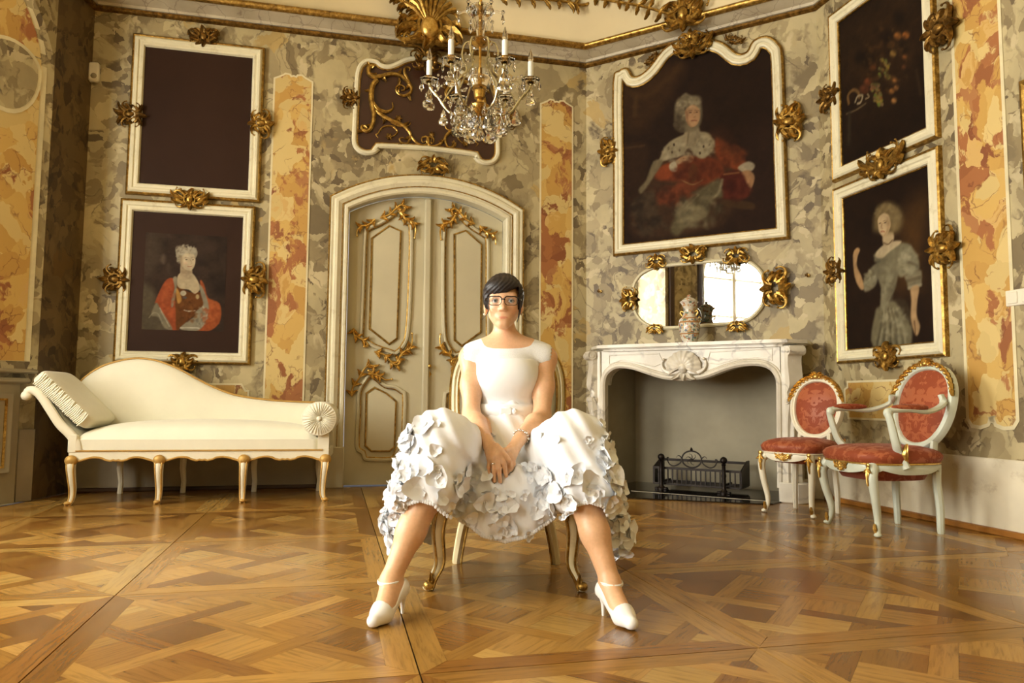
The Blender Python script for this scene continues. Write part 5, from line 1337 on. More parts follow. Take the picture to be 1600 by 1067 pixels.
b = MB(); b.tube([(x, YB + .012, z - .002) for x, z in bk], .007, 6); b.build('piping', 'ochre_gilt', g)
# scrolled arms at the left end
arm_px = [(40, 617), (44, 610), (54, 611), (64, 620), (78, 641), (92, 662), (108, 678), (117, 690), (120, 704)]
for yy in (.0, CD - .06):
    q = smooth_path([ch(x, y, 0) for x, y in arm_px], 4); m = len(q)
    b = MB(); b.tube([(s, yy + .012, z) for s, z in q], [(lerp(.026, .034, i / m), .022) for i in range(m)], 10, up=(0, 0, 1)); b.ball((q[0][0], yy + .012, q[0][1] - .004), (.034, .026, .032)); b.build('scroll_arm', 'white_paint', chaise)
    b = MB(); b.box((.0, yy + .012, (.35 + .44) / 2), (.055, .044, .12), bev=.006); b.build('arm_post', 'white_paint', chaise)
b = MB(); q = smooth_path([ch(x, y, 0) for x, y in arm_px[1:-1]], 4)
b.grid([[(s + .03, .03, z + .01) for s, z in q], [(s + .03, CD - .08, z + .01) for s, z in q]]); b.grid([[(s + .0, .03, z - .02) for s, z in q], [(s + .0, CD - .08, z - .02) for s, z in q]]); b.build('arm_upholstery', 'silk', chaise, angle=None)
for yy in (.0, CD - .06):
    b = MB(); b.prism([(CL - .055, ZR1 - .005), (CL + .02, ZR1 - .005), (CL + .02, ZR1 + .10), (CL + .008, ZR1 + .122), (CL - .015, ZR1 + .13), (CL - .055, ZR1 + .13)], yy - .004, yy + .045); b.build('end_post', 'white_paint', chaise, smooth=False)
b = MB(); b.box((CL - .03, CD / 2, ZR1 + .055), (.05, CD - .12, .15), bev=.02); b.build('end_panel', 'silk', chaise)
# bolster and pillow lie on it
bs, bz = ch(499, 654, -.02); rb = .114
bol = CH.empty('bolster_cushion', bs, bz, -.03); tag(bol, 'round ivory bolster with pleated button end on the chaise foot', 'cushion')
b = MB(); b.lathe([(rb * .3, 0), (rb * .80, -.004), (rb * .97, .006), (rb, .02), (rb, .55), (rb * .95, .565), (rb * .3, .57)], (0, 0, 0), 40, 'y'); b.build('roll', 'silk', bol, angle=None)
b = MB(); rows = []
for j in range(6):
    t = j / 5; rows.append([(rb * (.10 + .86 * t) * math.cos(a), -.006 - .016 * math.sin(PI * (.12 + .8 * t)) - (.006 * t * (1 - t) * 4) * math.cos(34 * a + 1.5 * math.sin(5 * a)), rb * (.10 + .86 * t) * math.sin(a)) for a in [2 * PI * i / 136 for i in range(137)]])
b.grid(rows); g = b.build('pleated_end', 'silk', bol, angle=None); fix_normals(g.data)
b = MB(); b.tube([(rb * .97 * math.cos(a), -.004, rb * .97 * math.sin(a)) for a in [2 * PI * i / 40 for i in range(40)]], .006, 6, closed=True); b.build('piping', 'silk', bol)
b = MB(); b.ball((0, -.020, 0), (.017, .010, .017), 14, 8); b.build('button', 'silk', bol)
pa, pb = ch(46, 594), ch(124, 668)
pc = ((pa[0] + pb[0]) / 2 + .035, (pa[1] + pb[1]) / 2 + .028); tilt = math.atan2(pb[1] - pa[1], pb[0] - pa[0]); plen = math.hypot(pb[0] - pa[0], pb[1] - pa[1])
pil = CH.empty('arm_pillow', pc[0], pc[1], .26); tag(pil, 'flat ivory pillow leaning on the chaise scroll arm', 'cushion')
g = puff(plen / 2 + .02, .255, .062, .42, .28).build('pillow_body', 'silk', pil, (0, 0, 0), (0, -tilt, 0), angle=None); fix_normals(g.data)
b = MB(); rr = random.Random(4)
for i in range(34):
    u = lerp(-.44, .44, i / 33) * plen; b.tube([(u, -.256, -.05 + rr.uniform(0, .01)), (u + .006, -.264, 0), (u + rr.uniform(-.01, .01), -.252, .05)], [.004, .0065, .004], 5)
tag(b.build('gathered_edge', 'silk', pil, (0, 0, 0), (0, -tilt, 0)), kind='stuff')

# ---- damask of the red chairs
def damask():
    t = NT('red_damask'); p = t.objc((1, 1, 1)); sx = t.n('ShaderNodeSeparateXYZ'); t.l(p, sx.inputs[0])
    ax = t.math('ABSOLUTE', sx.outputs[0]); cb = t.n('ShaderNodeCombineXYZ'); t.l(ax, cb.inputs[0]); t.l(sx.outputs[1], cb.inputs[1]); t.l(sx.outputs[2], cb.inputs[2])
    w = t.warp(cb.outputs[0], 14, .10, 3)
    n1 = t.noise(w, 15, 2, .5, 1.2)
    m = t.ramp(n1.outputs['Fac'], [(.50, (0, 0, 0, 1)), (.535, (1, 1, 1, 1))])
    base = t.mix(m, rgb(142, 66, 36), rgb(166, 92, 58))
    rg = t.ramp(m, [(0, (.62, .62, .62, 1)), (1, (.42, .42, .42, 1))])
    t.bump(t.noise(p, 420, 2).outputs['Fac'], .12, .002)
    return t.set(base, rg, 0.0, Sheen_Weight=.05, Specular_IOR_Level=.3)
M['damask'] = damask()

def rococo_chair(root, P):
    """chair facing local -y, origin on the floor at its middle. P: sizes and materials"""
    fm, gm, sm = P['frame'], P['gold'], P['fabric']; wf, wr, d, sh = P['wf'], P['wr'], P['d'], P['seat']
    zr = sh - .085                                                # rail top
    yf, yr = -d / 2, d / 2
    # seat outline: wider in front, rounded
    def out(t, k=1.0, grow=0.0):
        a = 2 * PI * t; x = math.copysign(abs(math.cos(a)) ** .62, math.cos(a)); y = math.copysign(abs(math.sin(a)) ** .62, math.sin(a))
        w = lerp(wr, wf, (1 - y) / 2) / 2 + P['over']; yy = y * (d / 2 + P['over'] * .8) * (1.06 if y < 0 else 1)
        return ((x * (w + grow)) * k, (yy + grow * max(-1, min(1, yy / .03))) * k)
    N = 64
    def bottom(t): return zr - P['rail'] - .014 * math.cos(8 * PI * t) - (.012 if abs(((t * 4) % 1) - .5) < .08 else 0)
    b = MB(); ring = [i / N for i in range(N)]
    o1 = [out(t) for t in ring]; o2 = [out(t, 1, -.03) for t in ring]; o3 = [out(t, 1, .005) for t in ring]
    vs = [(x, y, bottom(t)) for (x, y), t in zip(o1, ring)] + [(x, y, (bottom(t) + zr) / 2) for (x, y), t in zip(o3, ring)] + [(x, y, zr) for x, y in o1] + [(x, y, zr) for x, y in o2] + [(x, y, bottom(t)) for (x, y), t in zip(o2, ring)]
    fs = [(k * N + i, k * N + (i + 1) % N, ((k + 1) % 5) * N + (i + 1) % N, ((k + 1) % 5) * N + i) for k in range(5) for i in range(N)]
    b.add(vs, fs); b.build('seat_rail', fm, root, angle=R(50))
    b = MB(); b.tube([(*out(t, 1, .004), zr + .003) for t in ring], .006, 6, closed=True); b.build('gimp_braid', P['braid'], root)
    if P.get('edge_gold'): b = MB(); b.tube([(*out(t, 1, .003), bottom(t)) for t in ring], .006, 6, closed=True); b.build('gilt_edge', gm, root)
    b = MB(); lev = [(1.0, 0, zr), (1.0, .012, zr + .02), (1.0, .016, zr + .042), (1.0, .004, zr + .062), (.9, 0, zr + .076), (.7, 0, zr + .088), (.45, 0, zr + .094), (.2, 0, zr + .096), (.02, 0, zr + .096)]
    b.grid([[(*out(i / N, k, gw), z) for i in range(N + 1)] for k, gw, z in lev]); g = b.build('seat_cushion', sm, root, angle=None); fix_normals(g.data)
    b = MB(); b.grid([[(*out(i / N, k, -.02), z) for i in range(N + 1)] for k, z in ((1, zr - .01), (.8, zr - .06 - P.get('sag', 0)), (.02, zr - .075 - P.get('sag', 0)))]); g = b.build('seat_underside', sm, root, angle=None); fix_normals(g.data)
    for sx in (-1, 1):
        # front cabriole leg
        x0, y0 = out(.75 + sx * .115); x1, y1 = sx * wf / 2, yf; kb = P['knee']
        L = [(x0 * .96, y0 * .96, zr - .01), (x0 + sx * kb * .6, y0 - kb * .6, zr - .06), (lerp(x0, x1, .45) + sx * kb * .3, lerp(y0, y1, .45) - kb * .3, zr * .58), (lerp(x0, x1, .8) - sx * kb * .55, lerp(y0, y1, .8) + kb * .5, zr * .27), (x1 - sx * .012, y1 + .008, .045), (x1 + sx * .004, y1 - .006, .006)]
        Pth = smooth_path(L, 5); m = len(Pth); lr = P['leg']
        rad = [lr * (1.35 if i < 3 else lerp(1.3, .62, min(1, (i - 2) / (m * .72)))) * (1.15 if i > m - 4 else 1) for i in range(m)]
        b = MB(); b.tube(Pth, rad, 10); b.ball((Pth[-1][0], Pth[-1][1], .012), (lr * .85, lr * .9, .0118)); lg = b.build('front_leg', fm, root)
        if P.get('edge_gold'):
            for q in (-1, 1):
                b = MB(); b.tube([(p[0] + (r * .75 if q * sx < 0 else r * .5) * q, p[1] - r * (.7 if q * sx < 0 else .85), p[2]) for p, r in zip(Pth, rad)], .0058, 5); b.build('gilt_edge', gm, lg)
        b = MB(); p = Pth[4]; leaf(b, (p[0], p[2] + .045), R(-90), .11, .013, .1, .007, 8, p[1] - rad[4] * .95)
        for q in (-1, 1): leaf(b, (p[0], p[2] + .03), R(-90 + q * 30), .04, .009, q * .8, .007, 6, p[1] - rad[4] * .95)
        b.ball((p[0], p[1] - rad[4] * .95, p[2] + .045), (.014, .006, .013)); g = b.build('gilt_knee_carving', gm, lg)
        b = MB(); p = Pth[-4]; leaf(b, (p[0], p[2] - .012), R(90), .055, .012, .1, .010, 6, p[1] - rad[-4] * .9)
        if P.get('edge_gold'): b.ball((Pth[-1][0], Pth[-1][1] - .006, .020), (lr * .8, lr * .8, .019))
        b.build('gilt_foot_carving', gm, lg)
        # rear leg, raked
        x0, y0 = out(.25 - sx * .115); x1, y1 = sx * wr / 2, yr
        Pth = smooth_path([(x0 * .95, y0 * .94, zr - .005), (x0 * .95, y0 * .93, zr * .72), (lerp(x0, x1, .5), lerp(y0 * .95, y1, .35), zr * .38), (x1, y1 - .005, .02), (x1, y1, 0)], 4)
        b = MB(); b.tube(Pth, [lerp(lr * 1.05, lr * .75, i / (len(Pth) - 1)) for i in range(len(Pth))], 8); lg = b.build('rear_leg', fm, root)
        if P.get('edge_gold'): b = MB(); b.tube([(p[0] - sx * lr * .7, p[1] - lr * .7, p[2]) for p in Pth], .005, 5); b.build('gilt_edge', gm, lg)
    # front rail carving
    b = MB(); x, y = out(.75); rocaille(b, 0, zr - P['rail'] * .6, .13, .06, 0, 71, True, y - .006); b.build('gilt_rail_carving', gm, root)
    # back: tilted frame
    bk = empty('back', (0, yr * .90, zr), 0, None); bk.parent = root; bk.rotation_euler = (-P['tilt'], 0, 0)
    hz, hx, cz = P['bh'] / 2, P['bw'] / 2, P['bz']
    def oval(k, dx=0): return [((hx + dx) * math.copysign(abs(math.cos(a)) ** P['bp'], math.cos(a)) * (1 + P['bt'] * math.sin(a)), cz + (hz + dx) * math.copysign(abs(math.sin(a)) ** P['bp'], math.sin(a))) for a in [2 * PI * i / 56 for i in range(56)]]
    ov = oval(1)
    b = MB(); b.sweep(ov, [(0, .018), (0, -.012), (.006, -.020), (.014, -.016), (.022, -.024), (.034, -.020), (.040, -.006), (.040, .018)]); g = b.build('back_frame', fm, root, angle=R(40)); fix_normals(g.data)
    tr = g
    parts = [g]
    if P.get('edge_gold'):
        for off in (.001, .038): b = MB(); b.sweep(ov, [(off - .005, -.010), (off - .003, -.024), (off + .004, -.024), (off + .005, -.010)]); g = b.build('gilt_edge', gm, root); fix_normals(g.data); parts.append(g)
    b = MB(); rows = []
    for k in range(7):
        t = k / 6; rows.append([(x * (1 - t), -.004 - .030 * math.sin(PI / 2 * t) ** .7, cz + (z - cz) * (1 - t)) for x, z in ov + ov[:1]])
    b.grid(rows); b.grid([[(x, .012, z) for x, z in ov + ov[:1]], [(0, .014, cz)] * 57]); g = b.build('back_cushion', sm, root, angle=None); fix_normals(g.data); parts.append(g)
    for sx in (-1, 1):
        b = MB(); x = hx * .62
        b.tube(smooth_path([(sx * (x + .015), .0, -.06), (sx * (x + .02), 0, .02), (sx * (x + .012), 0, cz - hz * .86), (sx * (x + .05), 0, cz - hz * .66)], 4), [(.022, .016)] * 13, 8, up=(0, 1, 0)); g = b.build('back_stile', fm, root); parts.append(g)
    if P.get('crest'):
        b = MB(); zc = cz + hz + .028
        for a_ in (-70, -42, -18, 0, 18, 42, 70): leaf(b, (math.sin(R(a_)) * .012, zc - .004), R(90 - a_), .050 if abs(a_) < 50 else .065, .014, (-1 if a_ > 0 else 1) * .9, .018, 6, -.020)
        b.ball((0, -.036, zc + .004), (.020, .014, .017)); b.ball((-.026, -.032, zc - .002), .010); b.ball((.026, -.032, zc - .002), .010)
        for sx in (-1, 1):
            for k in range(7):
                a = R(78 - k * 9); rx, rz = (hx + .028) * math.cos(a) * sx * (1 + P['bt'] * math.sin(a)), cz + (hz + .028) * math.sin(a)
                leaf(b, (rx, rz), (a - PI / 2 + .5 if sx > 0 else PI - (a - PI / 2 + .5)), .055, .013, sx * -.8, .016, 6, -.018); b.ball((rx, -.022, rz), .009)
        g = b.build('gilt_crest', gm, root); parts.append(g)
    mat = Matrix.Translation((0, yr * .90, zr)) @ Matrix.Rotation(-P['tilt'], 4, 'X')
    for g in parts: g.matrix_local = mat
    bpy.data.objects.remove(bk)
    if P.get('arms'):
        za = sh + .20
        for sx in (-1, 1):
            xa = P['aw'] / 2
            b = MB()   # support rising from the side rail
            sp = smooth_path([(sx * (lerp(wr, wf, .62) / 2 + P['over']), yf + d * .36, zr - .02), (sx * (xa - .02), yf + d * .30, zr + .06), (sx * (xa), yf + d * .22, zr + .12), (sx * (xa + .008), yf + d * .14, za - .05), (sx * xa, yf + d * .12, za - .012), (sx * xa, yf + d * .18, za)], 5)
            b.tube(sp, [(lerp(.030, .020, min(1, i / 16)), lerp(.022, .018, min(1, i / 16))) for i in range(len(sp))], 10); b.ball((sx * xa, yf + d * .13, za - .012), (.022, .026, .026)); g = b.build('arm_support', fm, root)
            b = MB(); leaf(b, (yf + d * .36, zr + .005), R(110), .11, .018, -.8, .014, 8, 0); vs = [(sx * (abs(q[1]) + P['aw'] / 2 + .006), q[0], q[2]) for q in b.v]; b2 = MB(); b2.add(vs, b.f); b2.build('gilt_carving', gm, g)
            b = MB(); ar = smooth_path([(sx * xa, yf + d * .14, za), (sx * (xa + .004), yf + d * .42, za + .004), (sx * (xa - .006), yf + d * .72, za - .004), (sx * (xa - .035), yr * .98, za + .035), (sx * (hx + .0), yr * 1.02, za + .085)], 5)
            b.tube(ar, [(.014, .020)] * len(ar), 8, up=(0, 0, 1)); b.build('armrest', fm, root)
            g = puff(.024, d * .26, .018, .8, .8).build('arm_pad', sm, root, (sx * xa, yf + d * .44, za + .016), angle=None)
    return root

side = empty('damask_side_chair', (1.856, 4.783, 0), R(-51)); tag(side, 'cream side chair with oval red damask back beside the fireplace', 'chair')
rococo_chair(side, dict(frame='white_paint', gold='gold_bright', fabric='damask', braid='white_paint', wf=.325, wr=.29, d=.336, seat=.465, over=.038, rail=.035, knee=.022, leg=.020, tilt=R(9), bh=.345, bw=.285, bz=.285, bp=.92, bt=.06, crest=.24))
armc = empty('damask_armchair', (2.085, 4.189, 0), R(-79.5)); tag(armc, 'pale green-white armchair with red damask seat by the right wall', 'armchair')
rococo_chair(armc, dict(frame='bluewhite', gold='gold_bright', fabric='damask', braid='gold_bright', wf=.433, wr=.335, d=.418, seat=.46, over=.05, rail=.04, knee=.026, leg=.023, tilt=R(13), bh=.42, bw=.385, bz=.315, bp=.9, bt=.08, crest=.30, arms=True, aw=.50, sag=.03))
M['cream_old'] = plain('aged_cream_lacquer', rgb(226, 214, 172), .4, vary=.08, dirt=rgb(190, 172, 124))
wch = empty('cream_gilt_chair', (-.017, 3.025, 0), 0); tag(wch, 'cream and gilt cabriole chair the woman sits on', 'chair')
rococo_chair(wch, dict(frame='cream_old', gold='gold', fabric='silk', braid='gold', wf=.555, wr=.42, d=.46, seat=.455, over=.0, rail=.05, knee=.035, leg=.026, tilt=R(9), bh=.46, bw=.43, bz=.345, bp=.72, bt=.02, crest=None, edge_gold=True))
# ================================================================== CHANDELIER
def cz_at(py, depth=4.0):
    r = cam_ray(745, py); return CAM_H + r.z * depth / r.y
CX, CY = -.19, 4.0
chan = empty('crystal_chandelier', (CX, CY, 0)); tag(chan, 'crystal chandelier with six white candles and gilt stem', 'chandelier')
M['brass'] = gilt('bright_brass', (150, 110, 44), (226, 186, 100), .25)
M['pale_brass'] = gilt('pale_silvered_brass', (150, 138, 100), (222, 212, 172), .22)
M['candle'] = plain('white_candle_sleeve', rgb(236, 238, 230), .5, vary=.02)
z_ball, z_bowl, z_cup, z_disc, z_crown = cz_at(212), cz_at(167), cz_at(140), cz_at(66), cz_at(22)
z_cand = cz_at(126)
b = MB(); b.tube([(0, 0, z_bowl), (0, 0, z_crown + .15)], .008, 8); b.tube([(0, 0, z_crown + .15), (0, 0, ROOM_H - .02)], .005, 6); b.build('stem', 'brass', chan)
b = MB()
for i in range(22):
    z = z_crown + .18 + i * .055
    if z < ROOM_H - .06: b.tube([((.014 if i % 2 else 0) * math.cos(a), (0 if i % 2 else .014) * math.cos(a), z + .032 * math.sin(a)) for a in [2 * PI * k / 10 for k in range(10)]], .004, 5, closed=True)
b.build('chain', 'brass', chan)
b = MB(); b.lathe([(.09, ROOM_H - .001), (.085, ROOM_H - .02), (.03, ROOM_H - .05), (.008, ROOM_H - .07)][::-1], (0, 0, 0), 20); b.build('ceiling_rose', 'brass', chan)
b = MB(); b.lathe([(.008, z_bowl - .06), (.03, z_bowl - .05), (.055, z_bowl - .02), (.06, z_bowl), (.045, z_bowl + .012), (.02, z_bowl + .02), (.014, z_bowl + .05)], (0, 0, 0), 20); b.build('lower_bowl', 'brass', chan)
b = MB(); b.lathe([(.016, z_cup - .06), (.03, z_cup - .05), (.034, z_cup - .01), (.033, z_cup + .02), (.012, z_cup + .03)], (0, 0, 0), 18); b.build('lamp_holder', 'brass', chan)
b = MB(); b.lathe([(.02, z_cup - .02), (.05, z_cup + .005), (.066, z_cup + .05), (.058, z_cup + .085), (.062, z_cup + .10)], (0, 0, 0), 24); b.build('glass_cup', 'crystal', chan)
b = MB(); b.lathe([(.01, z_disc - .03), (.035, z_disc - .02), (.062, z_disc), (.05, z_disc + .014), (.016, z_disc + .03)], (0, 0, 0), 20); b.build('upper_disc', 'brass', chan)
b = MB(); b.lathe([(.02, z_disc + .03), (.028, z_disc + .10), (.02, z_crown - .04), (.05, z_crown - .015), (.075, z_crown + .02), (.06, z_crown + .04), (.01, z_crown + .05)], (0, 0, 0), 18); b.build('glass_baluster', 'crystal', chan)
# crystal meshes
def drop_mesh(w, h):
    b = MB(); prof = [(.0, 0), (.42, .10), (.5, .22), (.44, .36), (.26, .52), (.30, .62), (.24, .76), (.08, .95), (.0, 1.0)]
    vs = []
    n = 8
    for r, t in prof: vs += [(w * r * math.cos(2 * PI * i / n) * 1.0, w * r * math.sin(2 * PI * i / n) * .42, -h + h * t) for i in range(n)]
    fs = [(j * n + i, j * n + (i + 1) % n, (j + 1) * n + (i + 1) % n, (j + 1) * n + i) for j in range(len(prof) - 1) for i in range(n)]
    b.add(vs, fs); return b.mesh('crystal_drop', False)
def almond_mesh(w, h):
    b = MB(); n = 6; prof = [(.02, 0), (.5, .35), (.38, .65), (.03, 1)]
    vs = []
    for r, t in prof: vs += [(w * r * math.cos(2 * PI * i / n), w * r * math.sin(2 * PI * i / n) * .5, -h + h * t) for i in range(n)]
    b.add(vs, [(j * n + i, j * n + (i + 1) % n, (j + 1) * n + (i + 1) % n, (j + 1) * n + i) for j in range(len(prof) - 1) for i in range(n)] + [tuple(range(n))[::-1], tuple(3 * n + i for i in range(n))]); return b.mesh('crystal_almond', False)
def bead_mesh(r):
    b = MB(); b.ball((0, 0, 0), r, 8, 6); return b.mesh('crystal_bead', False)
D1, D2, D3 = drop_mesh(.082, .125), drop_mesh(.060, .095), almond_mesh(.026, .062)
B1, B2 = bead_mesh(.011), bead_mesh(.0075)
rc = random.Random(8)
def hang(me, p, nm='crystal_drop'): return link(nm, me, 'crystal', chan, p, (0, 0, rc.uniform(-.7, .7) + (0 if nm == 'crystal_drop' else rc.uniform(0, 3))))
b = MB(); b.ball((0, 0, 0), .030, 14, 10); link('crystal_ball', b.mesh('crystal_ball', False), 'crystal', chan, (0, 0, z_ball))
RA = .282
for k in range(6):
    a = R(k * 60); ca, sa = math.cos(a), math.sin(a)
    def pol(r, z, off=0.0): return (r * ca - off * sa, r * sa + off * ca, z)
    arm = smooth_path([pol(.04, z_bowl - .005), pol(.10, z_bowl - .045), pol(.17, z_bowl - .03), pol(.23, z_bowl + .05), pol(RA - .01, z_cand - .05), pol(RA, z_cand - .012)], 5)
    b = MB(); b.tube(arm, [.0075 + .002 * math.sin(i * 1.6) for i in range(len(arm))], 8); ar = b.build('arm', 'pale_brass', chan)
    b = MB(); c = pol(RA, 0)
    b.lathe([(.012, z_cand - .022), (.040, z_cand - .008), (.052, z_cand + .008), (.046, z_cand + .010), (.012, z_cand - .004)], c, 18); b.build('drip_pan', 'crystal', chan)
    b = MB(); b.lathe([(.0155, z_cand), (.0155, z_cand + .108), (.012, z_cand + .112)], c, 14); cn = b.build('candle', 'candle', chan)
    b = MB(); b.lathe([(.012, z_cand + .108), (.0155, z_cand + .128), (.013, z_cand + .148), (.006, z_cand + .170), (.002, z_cand + .185)], c, 12); b.build('candle_bulb', 'crystal', cn)
    b = MB(); b.lathe([(.017, z_cand - .004), (.018, z_cand + .010), (.016, z_cand + .014)], c, 12); b.build('candle_cup', 'brass', cn)
    # lyre rod from the upper disc down to the arm
    rod = smooth_path([pol(.045, z_disc + .005), pol(.085, z_disc - .01), pol(.10, z_disc - .08), pol(.075, z_disc - .16), pol(.10, z_cup + .08), pol(.16, z_cup + .0), pol(.205, z_bowl + .02)], 5)
    b = MB(); b.tube(rod, .0055, 6); b.build('lyre_rod', 'pale_brass', chan)
    # drops under the pan and along the arm
    for j in range(5):
        t = R(72 * j + 10); hang(D3, (c[0] + .050 * math.cos(t), c[1] + .050 * math.sin(t), z_cand + .004), 'crystal_almond')
    hang(D1 if k % 2 else D2, (c[0], c[1], z_cand - .05)); p = pol(.20, z_bowl - .015); hang(D2, (p[0], p[1], p[2])); p = pol(.12, z_bowl - .05); hang(D1, p)
    p = pol(.155, z_bowl - .035, .05); hang(D3, p, 'crystal_almond'); p = pol(.155, z_bowl - .035, -.05); hang(D3, p, 'crystal_almond')
    # bead chain from disc to pan, and swag between neighbours
    for j in range(9):
        t = j / 8; p = pol(lerp(.06, RA - .05, t), lerp(z_disc - .01, z_cand + .03, t) - .085 * math.sin(PI * t)); hang(B1 if j % 3 == 0 else B2, p, 'crystal_bead')
    a2 = a + R(60)
    for j in range(1, 7):
        t = j / 7; aa = lerp(a, a2, t); r = RA - .05 * math.sin(PI * t) - .01; hang(B2, (r * math.cos(aa), r * math.sin(aa), z_cand - .02 - .055 * math.sin(PI * t)), 'crystal_bead')
    # crown: small glass branch with a drop
    p0, p1, p2, p3 = pol(.03, z_crown - .10), pol(.05, z_crown - .02), pol(.085, z_crown + .015), pol(.125, z_crown + .0)
    b = MB(); b.tube(smooth_path([p0, p1, p2, p3], 4), .006, 6); b.build('crown_branch', 'crystal', chan); hang(D3, (p3[0], p3[1], p3[2]), 'crystal_almond'); hang(B1, (p3[0], p3[1], p3[2] + .012), 'crystal_bead')
for j in range(10):
    t = R(36 * j); hang(D2 if j % 2 else D3, (.085 * math.cos(t), .085 * math.sin(t), z_bowl - .03 - .02 * (j % 2)), 'crystal_drop' if j % 2 else 'crystal_almond')
for j in range(7): t = R(51 * j + 20); hang(D3, (.04 * math.cos(t), .04 * math.sin(t), z_bowl - .06), 'crystal_almond')
for j in range(4): hang(B2, (0, 0, lerp(z_ball + .035, z_bowl - .06, j / 3)), 'crystal_bead')
# ================================================================== THE WOMAN ON THE CHAIR
def seg(a, b, r0, r1=None, k=.02, op=1, sc=None):
    a, b = np.array(a, float), np.array(b, float); r1 = r0 if r1 is None else r1
    e = b - a; L = float(e @ e) + 1e-12
    def f(P):
        t = np.clip(((P - a) @ e) / L, 0, 1)
        return np.linalg.norm(P - a - t[:, None] * e, axis=1) - (r0 + (r1 - r0) * t)
    return (f, (a + b) / 2, math.sqrt(L) / 2 + max(r0, r1), k, op)
def ell(c, r, k=.02, op=1, rot=None):
    c, r = np.array(c, float), np.array(r, float)
    Rm = np.array(rot) if rot is not None else None
    def f(P):
        q = P - c
        if Rm is not None: q = q @ Rm
        k0 = np.linalg.norm(q / r, axis=1); k1 = np.linalg.norm(q / (r * r), axis=1)
        return k0 * (k0 - 1) / np.maximum(k1, 1e-9)
    return (f, c, float(max(r)), k, op)
def fold(prims, P, cen=None, rad=0.0):
    d = np.full(len(P), .5)
    for f, c, R_, k, op in prims:
        if cen is not None and np.linalg.norm(cen - c) - R_ - rad > k + .02: continue
        v = f(P)
        if op > 0:
            h = np.clip(.5 + .5 * (d - v) / k, 0, 1); d = d + (v - d) * h - k * h * (1 - h)
        else:
            h = np.clip(.5 - .5 * (d + v) / k, 0, 1); d = d + (-v - d) * h + k * h * (1 - h)
    return d
def surface(field, lo, hi, h, bs=8):
    """surface nets over a sparse set of blocks; field(P, centre, radius) -> signed distance"""
    lo = np.array(lo, float); nb = np.ceil((np.array(hi) - lo) / (h * bs)).astype(int)
    B = np.stack(np.meshgrid(*[np.arange(n) for n in nb], indexing='ij'), -1).reshape(-1, 3)
    cen = lo + (B + .5) * bs * h; hd = bs * h * .87
    d = field(cen, None, 0.0); B = B[np.abs(d) < hd * 1.35 + .006]
    g = np.stack(np.meshgrid(*[np.arange(bs + 1)] * 3, indexing='ij'), -1).reshape(-1, 3)
    V = np.empty((len(B), bs + 1, bs + 1, bs + 1), np.float32)
    for i, bb in enumerate(B): V[i] = field(lo + (bb * bs + g) * h, lo + (bb + .5) * bs * h, hd).reshape((bs + 1,) * 3)
    dims = nb * bs + 2
    def lid(I): return (I[:, 0] * dims[1] + I[:, 1]) * dims[2] + I[:, 2]
    corners = [(x, y, z) for x in (0, 1) for y in (0, 1) for z in (0, 1)]
    S = np.stack([V[:, x:x + bs, y:y + bs, z:z + bs] for x, y, z in corners], -1)
    neg = S < 0; act = neg.any(-1) & ~neg.all(-1)
    bi, i, j, k = np.nonzero(act); C = S[bi, i, j, k]; I = B[bi] * bs + np.stack([i, j, k], -1)
    acc = np.zeros((len(C), 3)); cnt = np.zeros(len(C)); co = np.array(corners, float)
    for p in range(8):
        for q in range(p + 1, 8):
            if np.abs(co[p] - co[q]).sum() != 1: continue
            m = (C[:, p] < 0) != (C[:, q] < 0); t = np.where(m, C[:, p] / (C[:, p] - C[:, q] + 1e-20), 0)
            acc += (co[p] + t[:, None] * (co[q] - co[p])) * m[:, None]; cnt += m
    X = lo + (I + acc / cnt[:, None]) * h
    ids = lid(I); o = np.argsort(ids); ids = ids[o]; X = X[o]
    F = []
    for ax in range(3):
        u, v = (ax + 1) % 3, (ax + 2) % 3
        sl0 = [slice(0, bs)] * 3; sl1 = [slice(0, bs)] * 3; sl1[ax] = slice(1, bs + 1)
        A, D = V[(slice(None),) + tuple(sl0)], V[(slice(None),) + tuple(sl1)]
        bi, i, j, k = np.nonzero((A < 0) != (D < 0)); I = B[bi] * bs + np.stack([i, j, k], -1); flip = A[bi, i, j, k] < 0
        q = []
        for du, dv in ((-1, -1), (0, -1), (0, 0), (-1, 0)):
            J = I.copy(); J[:, u] += du; J[:, v] += dv; q.append(lid(J))
        q = np.stack(q, -1); pos = np.searchsorted(ids, q); pos = np.minimum(pos, len(ids) - 1); ok = (ids[pos] == q).all(1)
        f = pos[ok]; fl = flip[ok]; f[~fl] = f[~fl][:, ::-1]; F.append(f)
    return X, np.concatenate(F)

